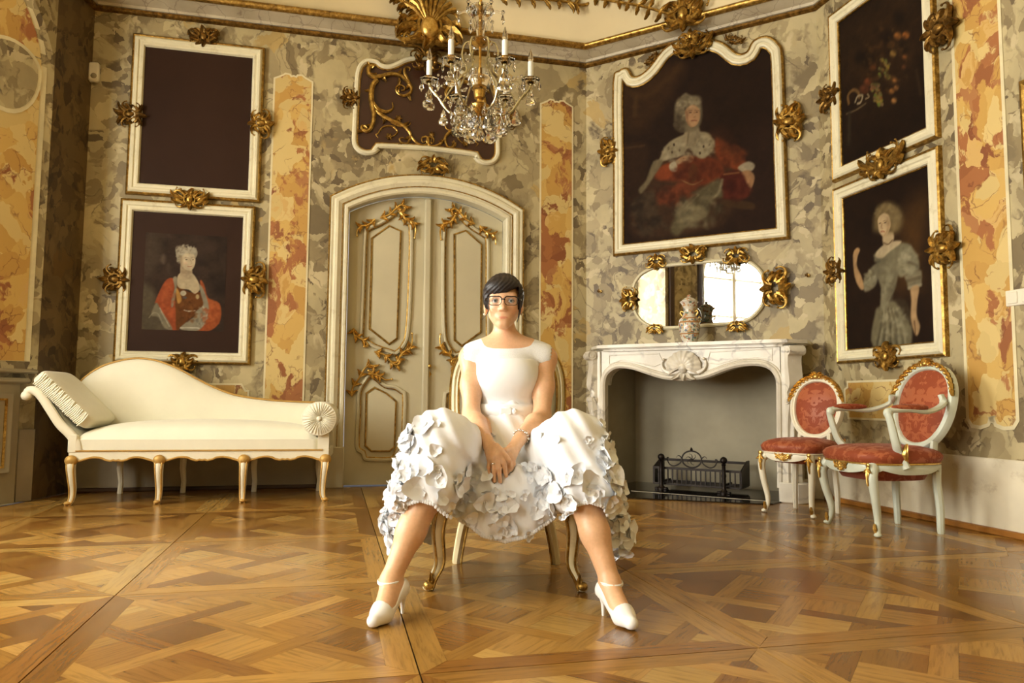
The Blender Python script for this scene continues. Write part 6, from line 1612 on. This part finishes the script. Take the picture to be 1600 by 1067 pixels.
HX = -.037                                                       # middle of the face
L_SH, L_EL, L_WR = (-.168, 3.10, .874), (-.160, 2.985, .640), (-.094, 2.765, .556)
R_SH, R_EL, R_WR = (.136, 3.10, .874), (.122, 2.985, .638), (.030, 2.765, .556)
L_KN, L_AN = (-.243, 2.62, .495), (-.390, 2.478, .112)
R_KN, R_AN = (.213, 2.62, .495), (.326, 2.478, .112)
def mid(a, b, t): return tuple(x + (y - x) * t for x, y in zip(a, b))
def hp(px, py, y): return ((px - 800) * y / 1160, y, .7 - (py - 625) * y / 1160)
body = [
    ell((HX, 3.058, 1.122), (.070, .092, .082)), ell((HX, 3.022, 1.062), (.051, .062, .068), .03),
    seg((HX - .040, 3.045, 1.046), (HX - .009, 2.986, 1.005), .017, .014, .025), seg((HX + .040, 3.045, 1.046), (HX + .009, 2.986, 1.005), .017, .014, .025), seg((HX - .006, 2.982, 1.004), (HX + .006, 2.982, 1.004), .015, .015, .015),
    ell((HX - .036, 2.990, 1.070), (.020, .020, .022), .025), ell((HX + .036, 2.990, 1.070), (.020, .020, .022), .025),
    seg((HX - .036, 2.985, 1.116), (HX + .036, 2.985, 1.116), .016, .016, .02),
    ell((HX - .031, 2.952, 1.098), (.017, .016, .0095), .012, -1), ell((HX + .031, 2.952, 1.098), (.017, .016, .0095), .012, -1),
    seg((HX, 2.968, 1.106), (HX, 2.951, 1.070), .0075, .0105, .010), ell((HX, 2.948, 1.064), (.0105, .010, .009), .006), ell((HX - .011, 2.957, 1.062), (.008, .009, .007), .006), ell((HX + .011, 2.957, 1.062), (.008, .009, .007), .006),
    ell((HX, 2.976, 1.031), (.030, .014, .012), .018), seg((HX - .006, 2.9640, 1.0332), (HX - .021, 2.9690, 1.0308), .0036, .0024, .005), seg((HX + .006, 2.9640, 1.0332), (HX + .021, 2.9690, 1.0308), .0036, .0024, .005), seg((HX - .012, 2.9650, 1.0268), (HX + .012, 2.9650, 1.0268), .0040, .0040, .006),
    ell((HX - .072, 3.058, 1.082), (.010, .018, .030), .008), ell((HX + .072, 3.058, 1.082), (.010, .018, .030), .008),
    seg((HX + .002, 3.088, 1.03), (HX + .012, 3.108, .925), .043, .053, .020),
    seg((HX + .01, 3.11, .945), L_SH, .040, .040, .04), seg((HX + .01, 3.11, .945), R_SH, .040, .040, .04),
    seg((-.10, 3.10, .89), (.065, 3.10, .89), .062, .062, .05), ell((-.018, 3.085, .80), (.118, .082, .14), .05), ell((-.018, 3.08, .67), (.100, .080, .12), .05), ell((-.018, 3.06, .56), (.150, .11, .10), .05)]
for sx, SH, EL, WR in ((-1, L_SH, L_EL, L_WR), (1, R_SH, R_EL, R_WR)):
    body += [ell(SH, (.046, .046, .046), .03), seg(SH, mid(SH, EL, .5), .045, .042, .03), seg(mid(SH, EL, .5), EL, .042, .034, .03), seg(EL, mid(EL, WR, .35), .034, .036, .02), seg(mid(EL, WR, .35), WR, .036, .0245, .02)]
for sx, KN, AN in ((-1, L_KN, L_AN), (1, R_KN, R_AN)):
    hip = (-.018 + sx * .085, 3.04, .54); tx = -.028 * sx * -1
    body += [seg(hip, KN, .082, .058, .04), seg(KN, mid(KN, AN, .30), .055, .058, .03), seg(mid(KN, AN, .28), mid(KN, AN, .62), .060, .046, .03), seg(mid(KN, AN, .62), AN, .046, .031, .03)]
FEET = {}
for sx, AN, hl, toe in ((-1, L_AN, (-.352, 2.508), (-.424, 2.325)), (1, R_AN, (.306, 2.504), (.379, 2.321))):
    ball = mid((hl[0], hl[1], .06), (toe[0], toe[1], .03), .68); ball = (ball[0], ball[1], .030); heel = (lerp(hl[0], AN[0], .25), hl[1] - .022, .082)
    tip = (lerp(ball[0], toe[0], .62), lerp(ball[1], toe[1], .62), .018)
    FEET[sx] = (heel, ball, tip, AN, hl, toe)
    body += [seg(AN, heel, .031, .026, .02), seg((AN[0], AN[1] - .01, AN[2] - .012), ball, .031, .028, .02), seg(ball, tip, .027, .014, .015), seg(heel, ball, .024, .026, .02)]
def finger(pts, r0, r1):
    n = len(pts) - 1
    return [seg(pts[i], pts[i + 1], lerp(r0, r1, i / n), lerp(r0, r1, (i + 1) / n), .004) for i in range(n)]
# her right hand lies over the left one; both hang between the knees
RHY = 2.690
mc = [hp(784, 706, RHY - .004), hp(778.5, 712, RHY - .008), hp(772.5, 716, RHY - .004), hp(767, 717, RHY + .004)]
wr = np.array(L_WR)
for m_ in mc: body.append(seg(mid(L_WR, m_, .12), m_, .0155, .0115, .014))
hand_r = [finger([mc[0], hp(789, 723, RHY - .012), hp(792.5, 742, RHY - .004)], .0098, .0076), finger([mc[1], hp(781.5, 731, RHY - .016), hp(783.5, 751, RHY - .006)], .0100, .0076), finger([mc[2], hp(774.0, 734, RHY - .012), hp(774.5, 750, RHY - .002)], .0096, .0074), finger([mc[3], hp(765.5, 729, RHY - .002), hp(768, 741, RHY + .006)], .0086, .0066), finger([hp(777, 696, RHY + .02), hp(786, 704, RHY - .008), hp(797, 718, RHY - .014)], .0115, .0086)]
LHY = 2.715
mcl = [hp(789, 708, LHY), hp(794, 712, LHY - .006), hp(799, 715, LHY - .004), hp(803, 715, LHY + .004)]
for m_ in mcl: body.append(seg(mid(R_WR, m_, .12), m_, .0155, .0115, .014))
hand_l = [finger([mcl[0], hp(785, 724, LHY), hp(781, 736, LHY + .012)], .0096, .0076), finger([mcl[1], hp(792, 729, LHY - .012), hp(787, 739, LHY - .002)], .0098, .0076), finger([mcl[2], hp(799, 728, LHY - .014), hp(794, 738, LHY - .006)], .0094, .0074), finger([mcl[3], hp(804, 724, LHY - .006), hp(800, 733, LHY - .002)], .0086, .0068), finger([hp(800, 699, LHY + .006), hp(791, 703, LHY - .012), hp(788, 714, LHY - .008)], .0112, .0086)]
for fgr in hand_r + hand_l: body += fgr
BF = lambda P, c, r: fold(body, P, c, r)
WO = Vector((-.018, 3.0, 0))
woman = empty('person', WO); tag(woman, 'woman in white lace dress and black glasses sitting with hands clasped', 'person')
def wear(name, X, F, mat, parent=None, cols=None, smooth=True):
    me = np_mesh(name, np.asarray(X) - np.array(WO), F, smooth)
    if cols is not None: paint(me, cols)
    return link(name, me, mat, parent or woman)
def wbuild(b, name, mat, parent=None, **kw):
    b.v = [(p[0] - WO.x, p[1] - WO.y, p[2] - WO.z) for p in b.v]; return b.build(name, mat, parent or woman, **kw)
X1, F1 = surface(BF, (-.50, 2.28, -.01), (.46, 3.24, 1.24), .0034)
# finer head and hands are part of the same field; colours by place
def lin3(*c): return np.array([lin(v) for v in c])
skin = np.tile(lin3(224, 178, 140), (len(X1), 1))
def tint(mask, c): 
    global skin
    skin = skin * (1 - mask[:, None]) + lin3(*c) * mask[:, None]
def near(p, r, s): return np.clip((r - np.linalg.norm((X1 - np.array(p)) , axis=1)) / s + .5, 0, 1)
tint(np.clip((.62 - X1[:, 2]) / .1, 0, 1) * .55 * (X1[:, 1] < 2.75), (222, 178, 134))
tint(near((HX - .038, 2.975, 1.058), .022, .03) * .25, (226, 150, 118)); tint(near((HX + .038, 2.975, 1.058), .022, .03) * .25, (226, 150, 118))
lx, lz = np.abs(X1[:, 0] - HX), X1[:, 2] - 1.0300
up_ = .0048 * np.clip(1 - (lx / .0235) ** 1.6, 0, 1) - .0010 * np.clip(1 - lx / .005, 0, 1); lo_ = .0064 * np.clip(1 - (lx / .0215) ** 2, 0, 1)
lipm = np.clip(np.minimum(up_ - lz, lz + lo_) / .0016 + .5, 0, 1) * (lx < .0235) * (X1[:, 1] < 2.985)
tint(lipm * .75, (202, 120, 98))
tint(np.clip((.0011 - np.abs(lz)) / .001, 0, 1) * .75 * (lx < .0225) * (X1[:, 1] < 2.985), (140, 76, 60))
for sx in (-1, 1):
    bd = seg((HX + sx * .016, 2.966, 1.1155), (HX + sx * .046, 2.978, 1.1175), .001)[0](X1); tint(np.clip((.0052 - bd) / .003, 0, 1) * .8, (84, 54, 40))
    tint(near((HX + sx * .031, 2.966, 1.098), .0165, .008) * .45, (150, 98, 74))
for tipf in hand_r + hand_l: pass
def skin_mat():
    t = NT('skin'); a = t.n('ShaderNodeVertexColor'); a.layer_name = 'paint'
    n = t.noise(t.objc(), 90, 3); c = t.mix(1.0, a.outputs[0], t.ramp(n.outputs['Fac'], [(.3, (.94, .93, .92, 1)), (.7, (1.04, 1.04, 1.04, 1))]), 'MULTIPLY')
    t.b.inputs['Subsurface Weight'].default_value = .12; t.b.inputs['Subsurface Radius'].default_value = (.012, .005, .003); t.b.inputs['Subsurface Scale'].default_value = .6
    return t.set(c, .42)
M['skin'] = skin_mat()
bodyo = wear('body', X1, F1, 'skin', None, skin)
# ---- eyes
def eye_mat():
    t = NT('eye'); p = t.objc(); sx = t.n('ShaderNodeSeparateXYZ'); t.l(p, sx.inputs[0])
    r = t.math('SQRT', t.math('ADD', t.math('POWER', sx.outputs[0], 2.0), t.math('POWER', sx.outputs[2], 2.0)))
    c = t.ramp(t.math('MULTIPLY', r, 100.0), [(0, rgb(12, 10, 10)), (.25, rgb(96, 112, 110)), (.54, rgb(58, 70, 72)), (.62, rgb(226, 220, 212))], 'CONSTANT')
    return t.set(c, .08)
M['eye'] = eye_mat(); M['lash'] = plain('dark_lashes', rgb(34, 24, 22), .6)
M['hair'] = None
def hair_mat():
    t = NT('dark_brown_hair'); p = t.objc((1, 1, .25)); n = t.noise(p, 150, 3, .6, .4)
    c = t.ramp(n.outputs['Fac'], [(.3, rgb(12, 8, 8)), (.7, rgb(34, 21, 19))]); t.bump(n.outputs['Fac'], .25, .003)
    return t.set(c, .48)
M['hair'] = hair_mat()
for sx in (-1, 1):
    b = MB(); b.ball((0, 0, 0), .0125, 20, 14); b.v = b.v
    link('eye', b.mesh('eye', angle=None), 'eye', woman, (HX + sx * .031 - WO.x, 2.9765 - WO.y, 1.0975))
    b = MB(); lid_ = [(HX + sx * .031 + .0155 * u, 2.9640 + .008 * u * u, 1.0970 + .0052 * (1 - u * u)) for u in [i / 6 - 1 for i in range(13)]]; b.tube(lid_, [.0008 + .0011 * math.sin(PI * i / 12) for i in range(13)], 6); wbuild(b, 'eyelash', 'lash')
    b = MB(); lid_ = [(HX + sx * .031 + .0145 * u, 2.9655 + .007 * u * u, 1.0965 - .0050 * (1 - u * u)) for u in [i / 6 - 1 for i in range(13)]]; b.tube(lid_, .0006, 6); wbuild(b, 'lower_lid', 'skin_plain' if 'skin_plain' in M else 'lash')
# ---- hair
def hair_field(P, c, r):
    d = fold([ell((HX, 3.072, 1.138), (.083, .098, .090), .02), ell((HX - .004, 2.992, 1.155), (.068, .036, .040), .03), ell((HX, 3.15, 1.10), (.060, .055, .06), .03), ell((HX - .066, 3.03, 1.12), (.017, .030, .050), .02), ell((HX + .066, 3.03, 1.12), (.017, .030, .050), .02)], P)
    x, y, z = P[:, 0] - HX, P[:, 1], P[:, 2]
    d = d + .0009 * np.sin(x * 330 + 12 * np.sin(z * 30) + 60 * y) * (z > 1.1)
    line = 1.1295 + .17 * x + np.clip(x - .015, 0, 1) * .40
    cut = np.maximum(np.maximum(y - 3.035, z - line), np.abs(x) - .0625)
    d = np.maximum(d, -cut)
    return np.maximum(d, 1.045 - z + .10 * np.clip(3.05 - y, 0, 1) * 8)
XH, FH = surface(hair_field, (-.16, 2.93, .98), (.08, 3.24, 1.26), .0030)
wear('hair', XH, FH, 'hair')
for pts, r in (([(HX - .066, 3.00, 1.112), (HX - .063, 2.985, 1.085), (HX - .058, 2.978, 1.062), (HX - .066, 2.976, 1.043), (HX - .085, 2.980, 1.022)], .0034), ([(HX + .066, 3.00, 1.115), (HX + .070, 2.988, 1.085), (HX + .068, 2.982, 1.050), (HX + .056, 2.982, 1.012)], .0042), ([(HX + .064, 3.005, 1.11), (HX + .066, 2.992, 1.07), (HX + .060, 2.99, 1.03)], .0030)):
    q = smooth_path(pts, 5); b = MB(); b.tube(q, [r * (1 - .75 * i / len(q)) for i in range(len(q))], 6); wbuild(b, 'hair_strand', 'hair')
# ---- glasses, earrings
M['specs'] = plain('black_acetate', rgb(22, 18, 18), .2)
t = NT('clear_lens'); t.b.inputs['Alpha'].default_value = .04; M['lens'] = t.set((1, 1, 1, 1), .02)
gl = MB(); gy0 = 2.942
def rim(sx):
    c = (HX + sx * .0325, gy0, 1.0945); w, h = .0265, .0178; out = []
    for i in range(28):
        a = 2 * PI * i / 28; x = math.copysign(abs(math.cos(a)) ** .55, math.cos(a)); z = math.copysign(abs(math.sin(a)) ** .6, math.sin(a))
        out.append((c[0] + w * x * (1 + .06 * z), gy0 + .006 * (x * sx * .5 + .5) ** 2, c[2] + h * z))
    return out
for sx in (-1, 1):
    gl.tube(rim(sx), [.0014 + .0011 * max(0, (p[2] - 1.0945) / .018) for p in rim(sx)], 6, closed=True)
    gl.tube([(HX + sx * .060, gy0 + .006, 1.106), (HX + sx * .070, gy0 + .02, 1.105), (HX + sx * .0745, 3.05, 1.098)], [.0030, .0026, .0022], 6)
gl.tube([(HX - .008, gy0 - .002, 1.099), (HX, gy0 - .005, 1.1015), (HX + .008, gy0 - .002, 1.099)], .0026, 6)
gla = wbuild(gl, 'glasses', 'specs'); tag(gla, 'black rectangular glasses')
for sx in (-1, 1):
    b = MB(); r_ = rim(sx); b.add(r_, [tuple(range(28))]); wbuild(b, 'lens', 'lens', gla, smooth=False)
    b = MB(); b.ball((HX + sx * .077, 3.048, 1.052), .0055); wbuild(b, 'earring', 'plastic')
# ---- dress
def lace(name, c=(236, 238, 238), rough=.75, s=1.0):
    t = NT(name); p = t.objc(); v = t.voro(p, 260 * s); n = t.noise(p, 90 * s, 4)
    t.bump(t.math('ADD', v.outputs['Distance'], t.math('MULTIPLY', n.outputs['Fac'], .6)), .16, .003)
    base = t.ramp(v.outputs['Distance'], [(.1, rgb(*c)), (.8, rgb(*[x - 10 for x in c]))])
    return t.set(base, rough, 0, Sheen_Weight=.2)
M['lace'] = lace('white_lace'); M['satin'] = plain('white_satin', rgb(240, 243, 245), .5, vary=.02, bump=.08, bscale=60)
M['tulle'] = plain('white_organza', rgb(241, 244, 247), .6, vary=.03, bump=.1, bscale=90)
bod = [ell((-.018, 3.088, .80), (.129, .090, .145), .05), ell((-.018, 3.082, .68), (.112, .088, .11), .05), ell((-.060, 3.018, .800), (.064, .052, .060), .06), ell((.024, 3.018, .800), (.064, .052, .060), .06), ell((-.018, 3.02, .80), (.09, .052, .060), .06),
       seg((-.105, 3.10, .882), (.071, 3.10, .882), .062, .062, .05), ell((-.160, 3.10, .878), (.050, .058, .055), .03), ell((.126, 3.10, .878), (.050, .058, .055), .03), seg((HX + .01, 3.11, .945), L_SH, .046, .050, .04), seg((HX + .01, 3.11, .945), R_SH, .046, .050, .04), ell((-.018, 3.07, .615), (.125, .10, .07), .04)]
def bod_field(P, c, r):
    d = fold(bod, P)
    x, y, z = P[:, 0] + .018, P[:, 1], P[:, 2]
    neck = ell((HX + .010, 3.055, 1.020), (.083, .10, .079))[0](P) + .005 * np.sin(np.arctan2(x, 3.06 - y) * 26)
    d = np.maximum(d, -neck)
    d = np.maximum(d, np.abs(x) - .180 - .10 * (z - .89) - .003 * np.sin(z * 420))
    under = np.maximum(.845 - z + .0, np.abs(x) * -1 + .128)          # no sleeve below the armhole
    d = np.maximum(d, -np.maximum(-np.maximum(.852 - z - .004, -.5), .128 - np.abs(x)) * 0 + np.where((np.abs(x) > .130) & (z < .852), np.minimum(.852 - z, np.abs(x) - .130), -1))
    return np.maximum(d, .600 - z)
XB, FB = surface(bod_field, (-.25, 2.92, .58), (.22, 3.22, 1.0), .0035)
bodice = wear('dress_bodice', XB, FB, 'lace')
def pan_field(P, c, r):
    x, y, z = np.abs(P[:, 0] + .018), P[:, 1], P[:, 2]
    d = np.maximum(bod_field(P, c, r) - .003, .612 - z)
    tp = z - (.868 - .03 * np.clip(x - .085, 0, 1) * 12 ** 1.0 * np.clip((x - .085) * 14, 0, 1))
    return np.maximum(np.maximum(d, tp), x - .127)
XP, FP = surface(pan_field, (-.25, 2.92, .58), (.22, 3.22, .90), .004)
wear('bodice_panel', XP, FP, 'satin')
b = MB(); b.tube([(-.018 + .117 * math.cos(a), 3.070 + .098 * math.sin(a), .655) for a in [2 * PI * i / 40 for i in range(40)]], [(.028, .010)] * 40, 8, closed=True, up=(0, 0, 1)); wbuild(b, 'satin_sash', 'satin')
b = MB(); b.box((-.022, 2.966, .655), (.05, .012, .034), bev=.006); b.box((.012, 2.963, .655), (.018, .012, .022), bev=.005); wbuild(b, 'sash_bow', 'satin')
skp = [seg((-.018, 3.07, .64), (-.018, 3.04, .54), .100, .118, .04), seg((-.018, 2.98, .515), (-.018, 2.76, .335), .085, .075, .05)]
for sx, KN in ((-1, L_KN), (1, R_KN)):
    k_ = np.array(KN); hip = (-.018 + sx * .115, 2.98, .485)
    skp += [seg(hip, (KN[0] + sx * .006, 2.645, .545), .100, .112, .04), seg((KN[0] + sx * .004, 2.645, .545), (KN[0] + sx * .045, 2.600, .40), .110, .122, .05), seg((KN[0] + sx * .05, 2.70, .40), (KN[0] + sx * .105, 2.80, .22), .112, .115, .05), seg((KN[0] + sx * .06, 2.95, .45), (KN[0] + sx * .09, 2.95, .22), .13, .14, .05)]
skp += [ell((-.018, 2.735, .315), (.235, .062, .150), .045), ell((-.018, 2.86, .34), (.22, .15, .10), .05)]
armcut = [p_ for p_ in body if p_[1][1] < 3.02 and .38 < p_[1][2] < .70 and abs(p_[1][0] + .02) < .17 and p_[2] < .16]
hx_ = np.array([-.52, -.455, -.40, -.368, -.340, -.30, -.255, -.225, -.19, -.10, -.018]); hz_ = np.array([.09, .10, .15, .30, .350, .362, .352, .32, .275, .215, .192])
hx_ = np.concatenate([hx_, -.036 - hx_[::-1][1:]]); hz_ = np.concatenate([hz_, hz_[::-1][1:]])
def sk_field(P, c, r):
    d = fold(skp, P, c, r)
    x, y, z = P[:, 0], P[:, 1], P[:, 2]
    d = d + .007 * np.sin(x * 46 + 4 * np.sin(z * 11)) * np.clip((.62 - z) * 4, 0, 1) + .0035 * np.sin(x * 95 + z * 60) 
    d = np.maximum(d, -(d + .013))
    hem = np.interp(x, hx_, hz_); tb = np.clip((y - 2.70) / .12, 0, 1); hem = hem * (1 - tb) + np.where(np.abs(x + .018) > .33, np.minimum(hem, .13), hem + .05) * tb
    hem = hem + .004 * np.sin(x * 170)
    d = np.maximum(d, hem - z)
    h_ = fold(armcut, P, c, r)                     # the cloth gives way under the forearms and hands
    return np.maximum(d, .003 - h_)
XS, FS = surface(sk_field, (-.56, 2.46, .05), (.53, 3.22, .74), .0048)
skirt = wear('dress_skirt', XS, FS, 'tulle')
# lace hem and organza petals
skm = skirt.data; nrm = np.empty(len(skm.vertices) * 3, np.float32); skm.vertices.foreach_get('normal', nrm); nrm = nrm.reshape(-1, 3)
rp = np.random.default_rng(21)
def petal_mesh(s, seed):
    r_ = random.Random(seed); b = MB(); rows = []
    for j in range(6):
        t = j / 5; row = []
        for i in range(21):
            a = 2 * PI * i / 20; rad = s * t * (1 + .13 * math.sin(3 * a + seed) + .07 * math.sin(5 * a + 2 * seed)) * (1.15 if math.sin(a) > 0 else .9)
            row.append((rad * math.cos(a), rad * math.sin(a), s * (.42 * t * t + .10 * t * math.sin(4 * a + seed))))
        rows.append(row)
    b.grid(rows); return b.mesh('petal', angle=None)
PET = [petal_mesh(s, i * 1.7 + 1) for i, s in enumerate((.031, .027, .036, .024, .030, .033))]
x, y, z = XS[:, 0] + .018, XS[:, 1], XS[:, 2]
dist_hem = z - np.interp(XS[:, 0], hx_, hz_)
toc = np.array([0, 0, .7]) - XS; toc /= np.linalg.norm(toc, axis=1)[:, None]; facing = (nrm * toc).sum(1)
wgt = ((facing > .02) & (z < .62) & (nrm[:, 1] < .5)).astype(float) * np.where(z < .47, 1.0, np.clip((np.abs(x) - .15) * 5, .05, 1.0)) * np.where(dist_hem > .03, 1, .3)
wgt *= np.where(np.abs(x) > .33, 2.6, 1.0) * np.where((np.abs(x) < .07) & (z > .37), .1, 1.0) * np.clip(.35 + (.60 - z) * 3, .2, 1)
sel = rp.choice(len(XS), 2600, replace=False, p=wgt / wgt.sum()); kept = []
for i in sel:
    if len(kept) >= 290: break
    if not kept or np.linalg.norm(XS[kept] - XS[i], axis=1).min() > .0185: kept.append(i)
for i in kept:
    nv = Vector(nrm[i]); nv = (nv + Vector((rp.normal() * .30, rp.normal() * .22 - .1, rp.normal() * .30 + .10))).normalized()
    o = link('petal', PET[int(rp.integers(6))], 'tulle', skirt, Vector(XS[i] - np.array(WO)) + nv * .002)
    o.rotation_mode = 'QUATERNION'; o.rotation_quaternion = nv.to_track_quat('Z', 'Y') @ Matrix.Rotation(rp.uniform(0, 6.28), 3, 'Z').to_quaternion(); o.scale = (rp.uniform(.75, 1.2),) * 3
sm_ = MB()
for i in sel[-900:]:
    nv = Vector(nrm[i]); nv = (nv + Vector((rp.normal() * .35, rp.normal() * .3 - .1, rp.normal() * .35))).normalized(); Q = nv.to_track_quat('Z', 'Y').to_matrix(); me_ = PET[int(rp.integers(6))]; k_ = rp.uniform(.35, .7)
    sm_.add([Vector(XS[i]) + Q @ (v_.co * k_) + nv * .002 for v_ in me_.vertices], [tuple(p_.vertices) for p_ in me_.polygons])
tag(wbuild(sm_, 'small_petals', 'tulle', skirt, angle=None), kind='stuff')
b = MB()
for xx in np.arange(-.40, .37, .0085):
    zz_ = float(np.interp(xx, hx_, hz_)); m_ = (np.abs(XS[:, 0] - xx) < .008) & (np.abs(XS[:, 2] - zz_) < .02) & (XS[:, 1] < 2.78)
    if m_.any(): yy = XS[m_, 1].min(); b.ball((xx, yy + .004, zz_ + .004), (.0062, .004, .008), 8, 6)
tag(wbuild(b, 'lace_hem', 'lace', skirt), kind='stuff')
# ---- shoes
M['shoe'] = plain('white_shoe_leather', rgb(240, 239, 234), .3, vary=.02)
for sx in (-1, 1):
    heel, ball, tip, AN, hl, toe = FEET[sx]
    base = [seg(heel, ball, .0285, .0315, .02), seg(ball, (lerp(tip[0], toe[0], .30), lerp(tip[1], toe[1], .30), .020), .0320, .0215, .015), seg((AN[0], AN[1] - .01, AN[2] - .012), ball, .030, .030, .02), ell(heel, (.0295, .0295, .034), .02)]
    dirv = np.array([toe[0] - hl[0], toe[1] - hl[1]]); Lf = np.linalg.norm(dirv); dirv /= Lf
    def shf(P, c, r, base=base, hl=hl, dirv=dirv, Lf=Lf):
        d = fold(base, P)
        t = ((P[:, 0] - hl[0]) * dirv[0] + (P[:, 1] - hl[1]) * dirv[1]) / Lf
        topz = np.interp(t, [-.1, .05, .16, .30, .50, .64, .72, 1.1], [.128, .126, .108, .082, .050, .046, .080, .10])
        d = np.maximum(d, (P[:, 2] - topz) * .8)
        sole = np.interp(t, [0, .12, .35, .60, 1.0], [.070, .066, .040, .006, .004])
        d = np.maximum(d, (sole - P[:, 2]) * .8)
        return d
    XQ, FQ = surface(shf, (min(hl[0], toe[0]) - .06, toe[1] - .04, -.005), (max(hl[0], toe[0]) + .06, hl[1] + .06, .14), .0028)
    sh = wear('shoe', XQ, FQ, 'shoe')
    b = MB(); b.lathe([(.0055, 0), (.006, .012), (.0085, .040), (.017, .066), (.020, .074)], (hl[0], hl[1] - .012, .0), 12); wbuild(b, 'stiletto_heel', 'shoe', sh)
    b = MB(); pr = (-dirv[1], dirv[0]); cx_, cy_ = AN[0] + dirv[0] * .006, AN[1] + dirv[1] * .006
    b.tube([(cx_ + pr[0] * .0365 * math.cos(a) + dirv[0] * (.041 if math.sin(a) > 0 else .032) * math.sin(a), cy_ + pr[1] * .0365 * math.cos(a) + dirv[1] * (.041 if math.sin(a) > 0 else .032) * math.sin(a), .112 - .006 * math.sin(a)) for a in [2 * PI * i / 28 for i in range(28)]], [(.0060, .0030)] * 28, 6, closed=True, up=(0, 0, 1)); wbuild(b, 'ankle_strap', 'shoe', sh)
# ---- bracelet and ring
M['silver'] = plain('polished_silver', rgb(226, 222, 214), .15, 1.0, vary=.03)
q = mid(R_EL, R_WR, .93); ax = (Vector(R_WR) - Vector(R_EL)).normalized(); e1 = ax.orthogonal().normalized(); e2 = ax.cross(e1)
b = MB()
for i in range(14):
    a = 2 * PI * i / 14; p = Vector(q) + (e1 * math.cos(a) + e2 * math.sin(a)) * .0285; b.ball(tuple(p), .0062 if i % 2 else .0045, 10, 8)
wbuild(b, 'bracelet', 'silver')
f0, f1 = np.array(mc[2]), np.array(hp(774.0, 734, RHY - .012)); q = f0 + (f1 - f0) * .45; ax = Vector(f1 - f0).normalized(); e1 = ax.orthogonal().normalized(); e2 = ax.cross(e1)
b = MB(); b.tube([tuple(Vector(q) + (e1 * math.cos(a) + e2 * math.sin(a)) * .0102) for a in [2 * PI * i / 16 for i in range(16)]], .0016, 6, closed=True); wbuild(b, 'ring', 'silver')
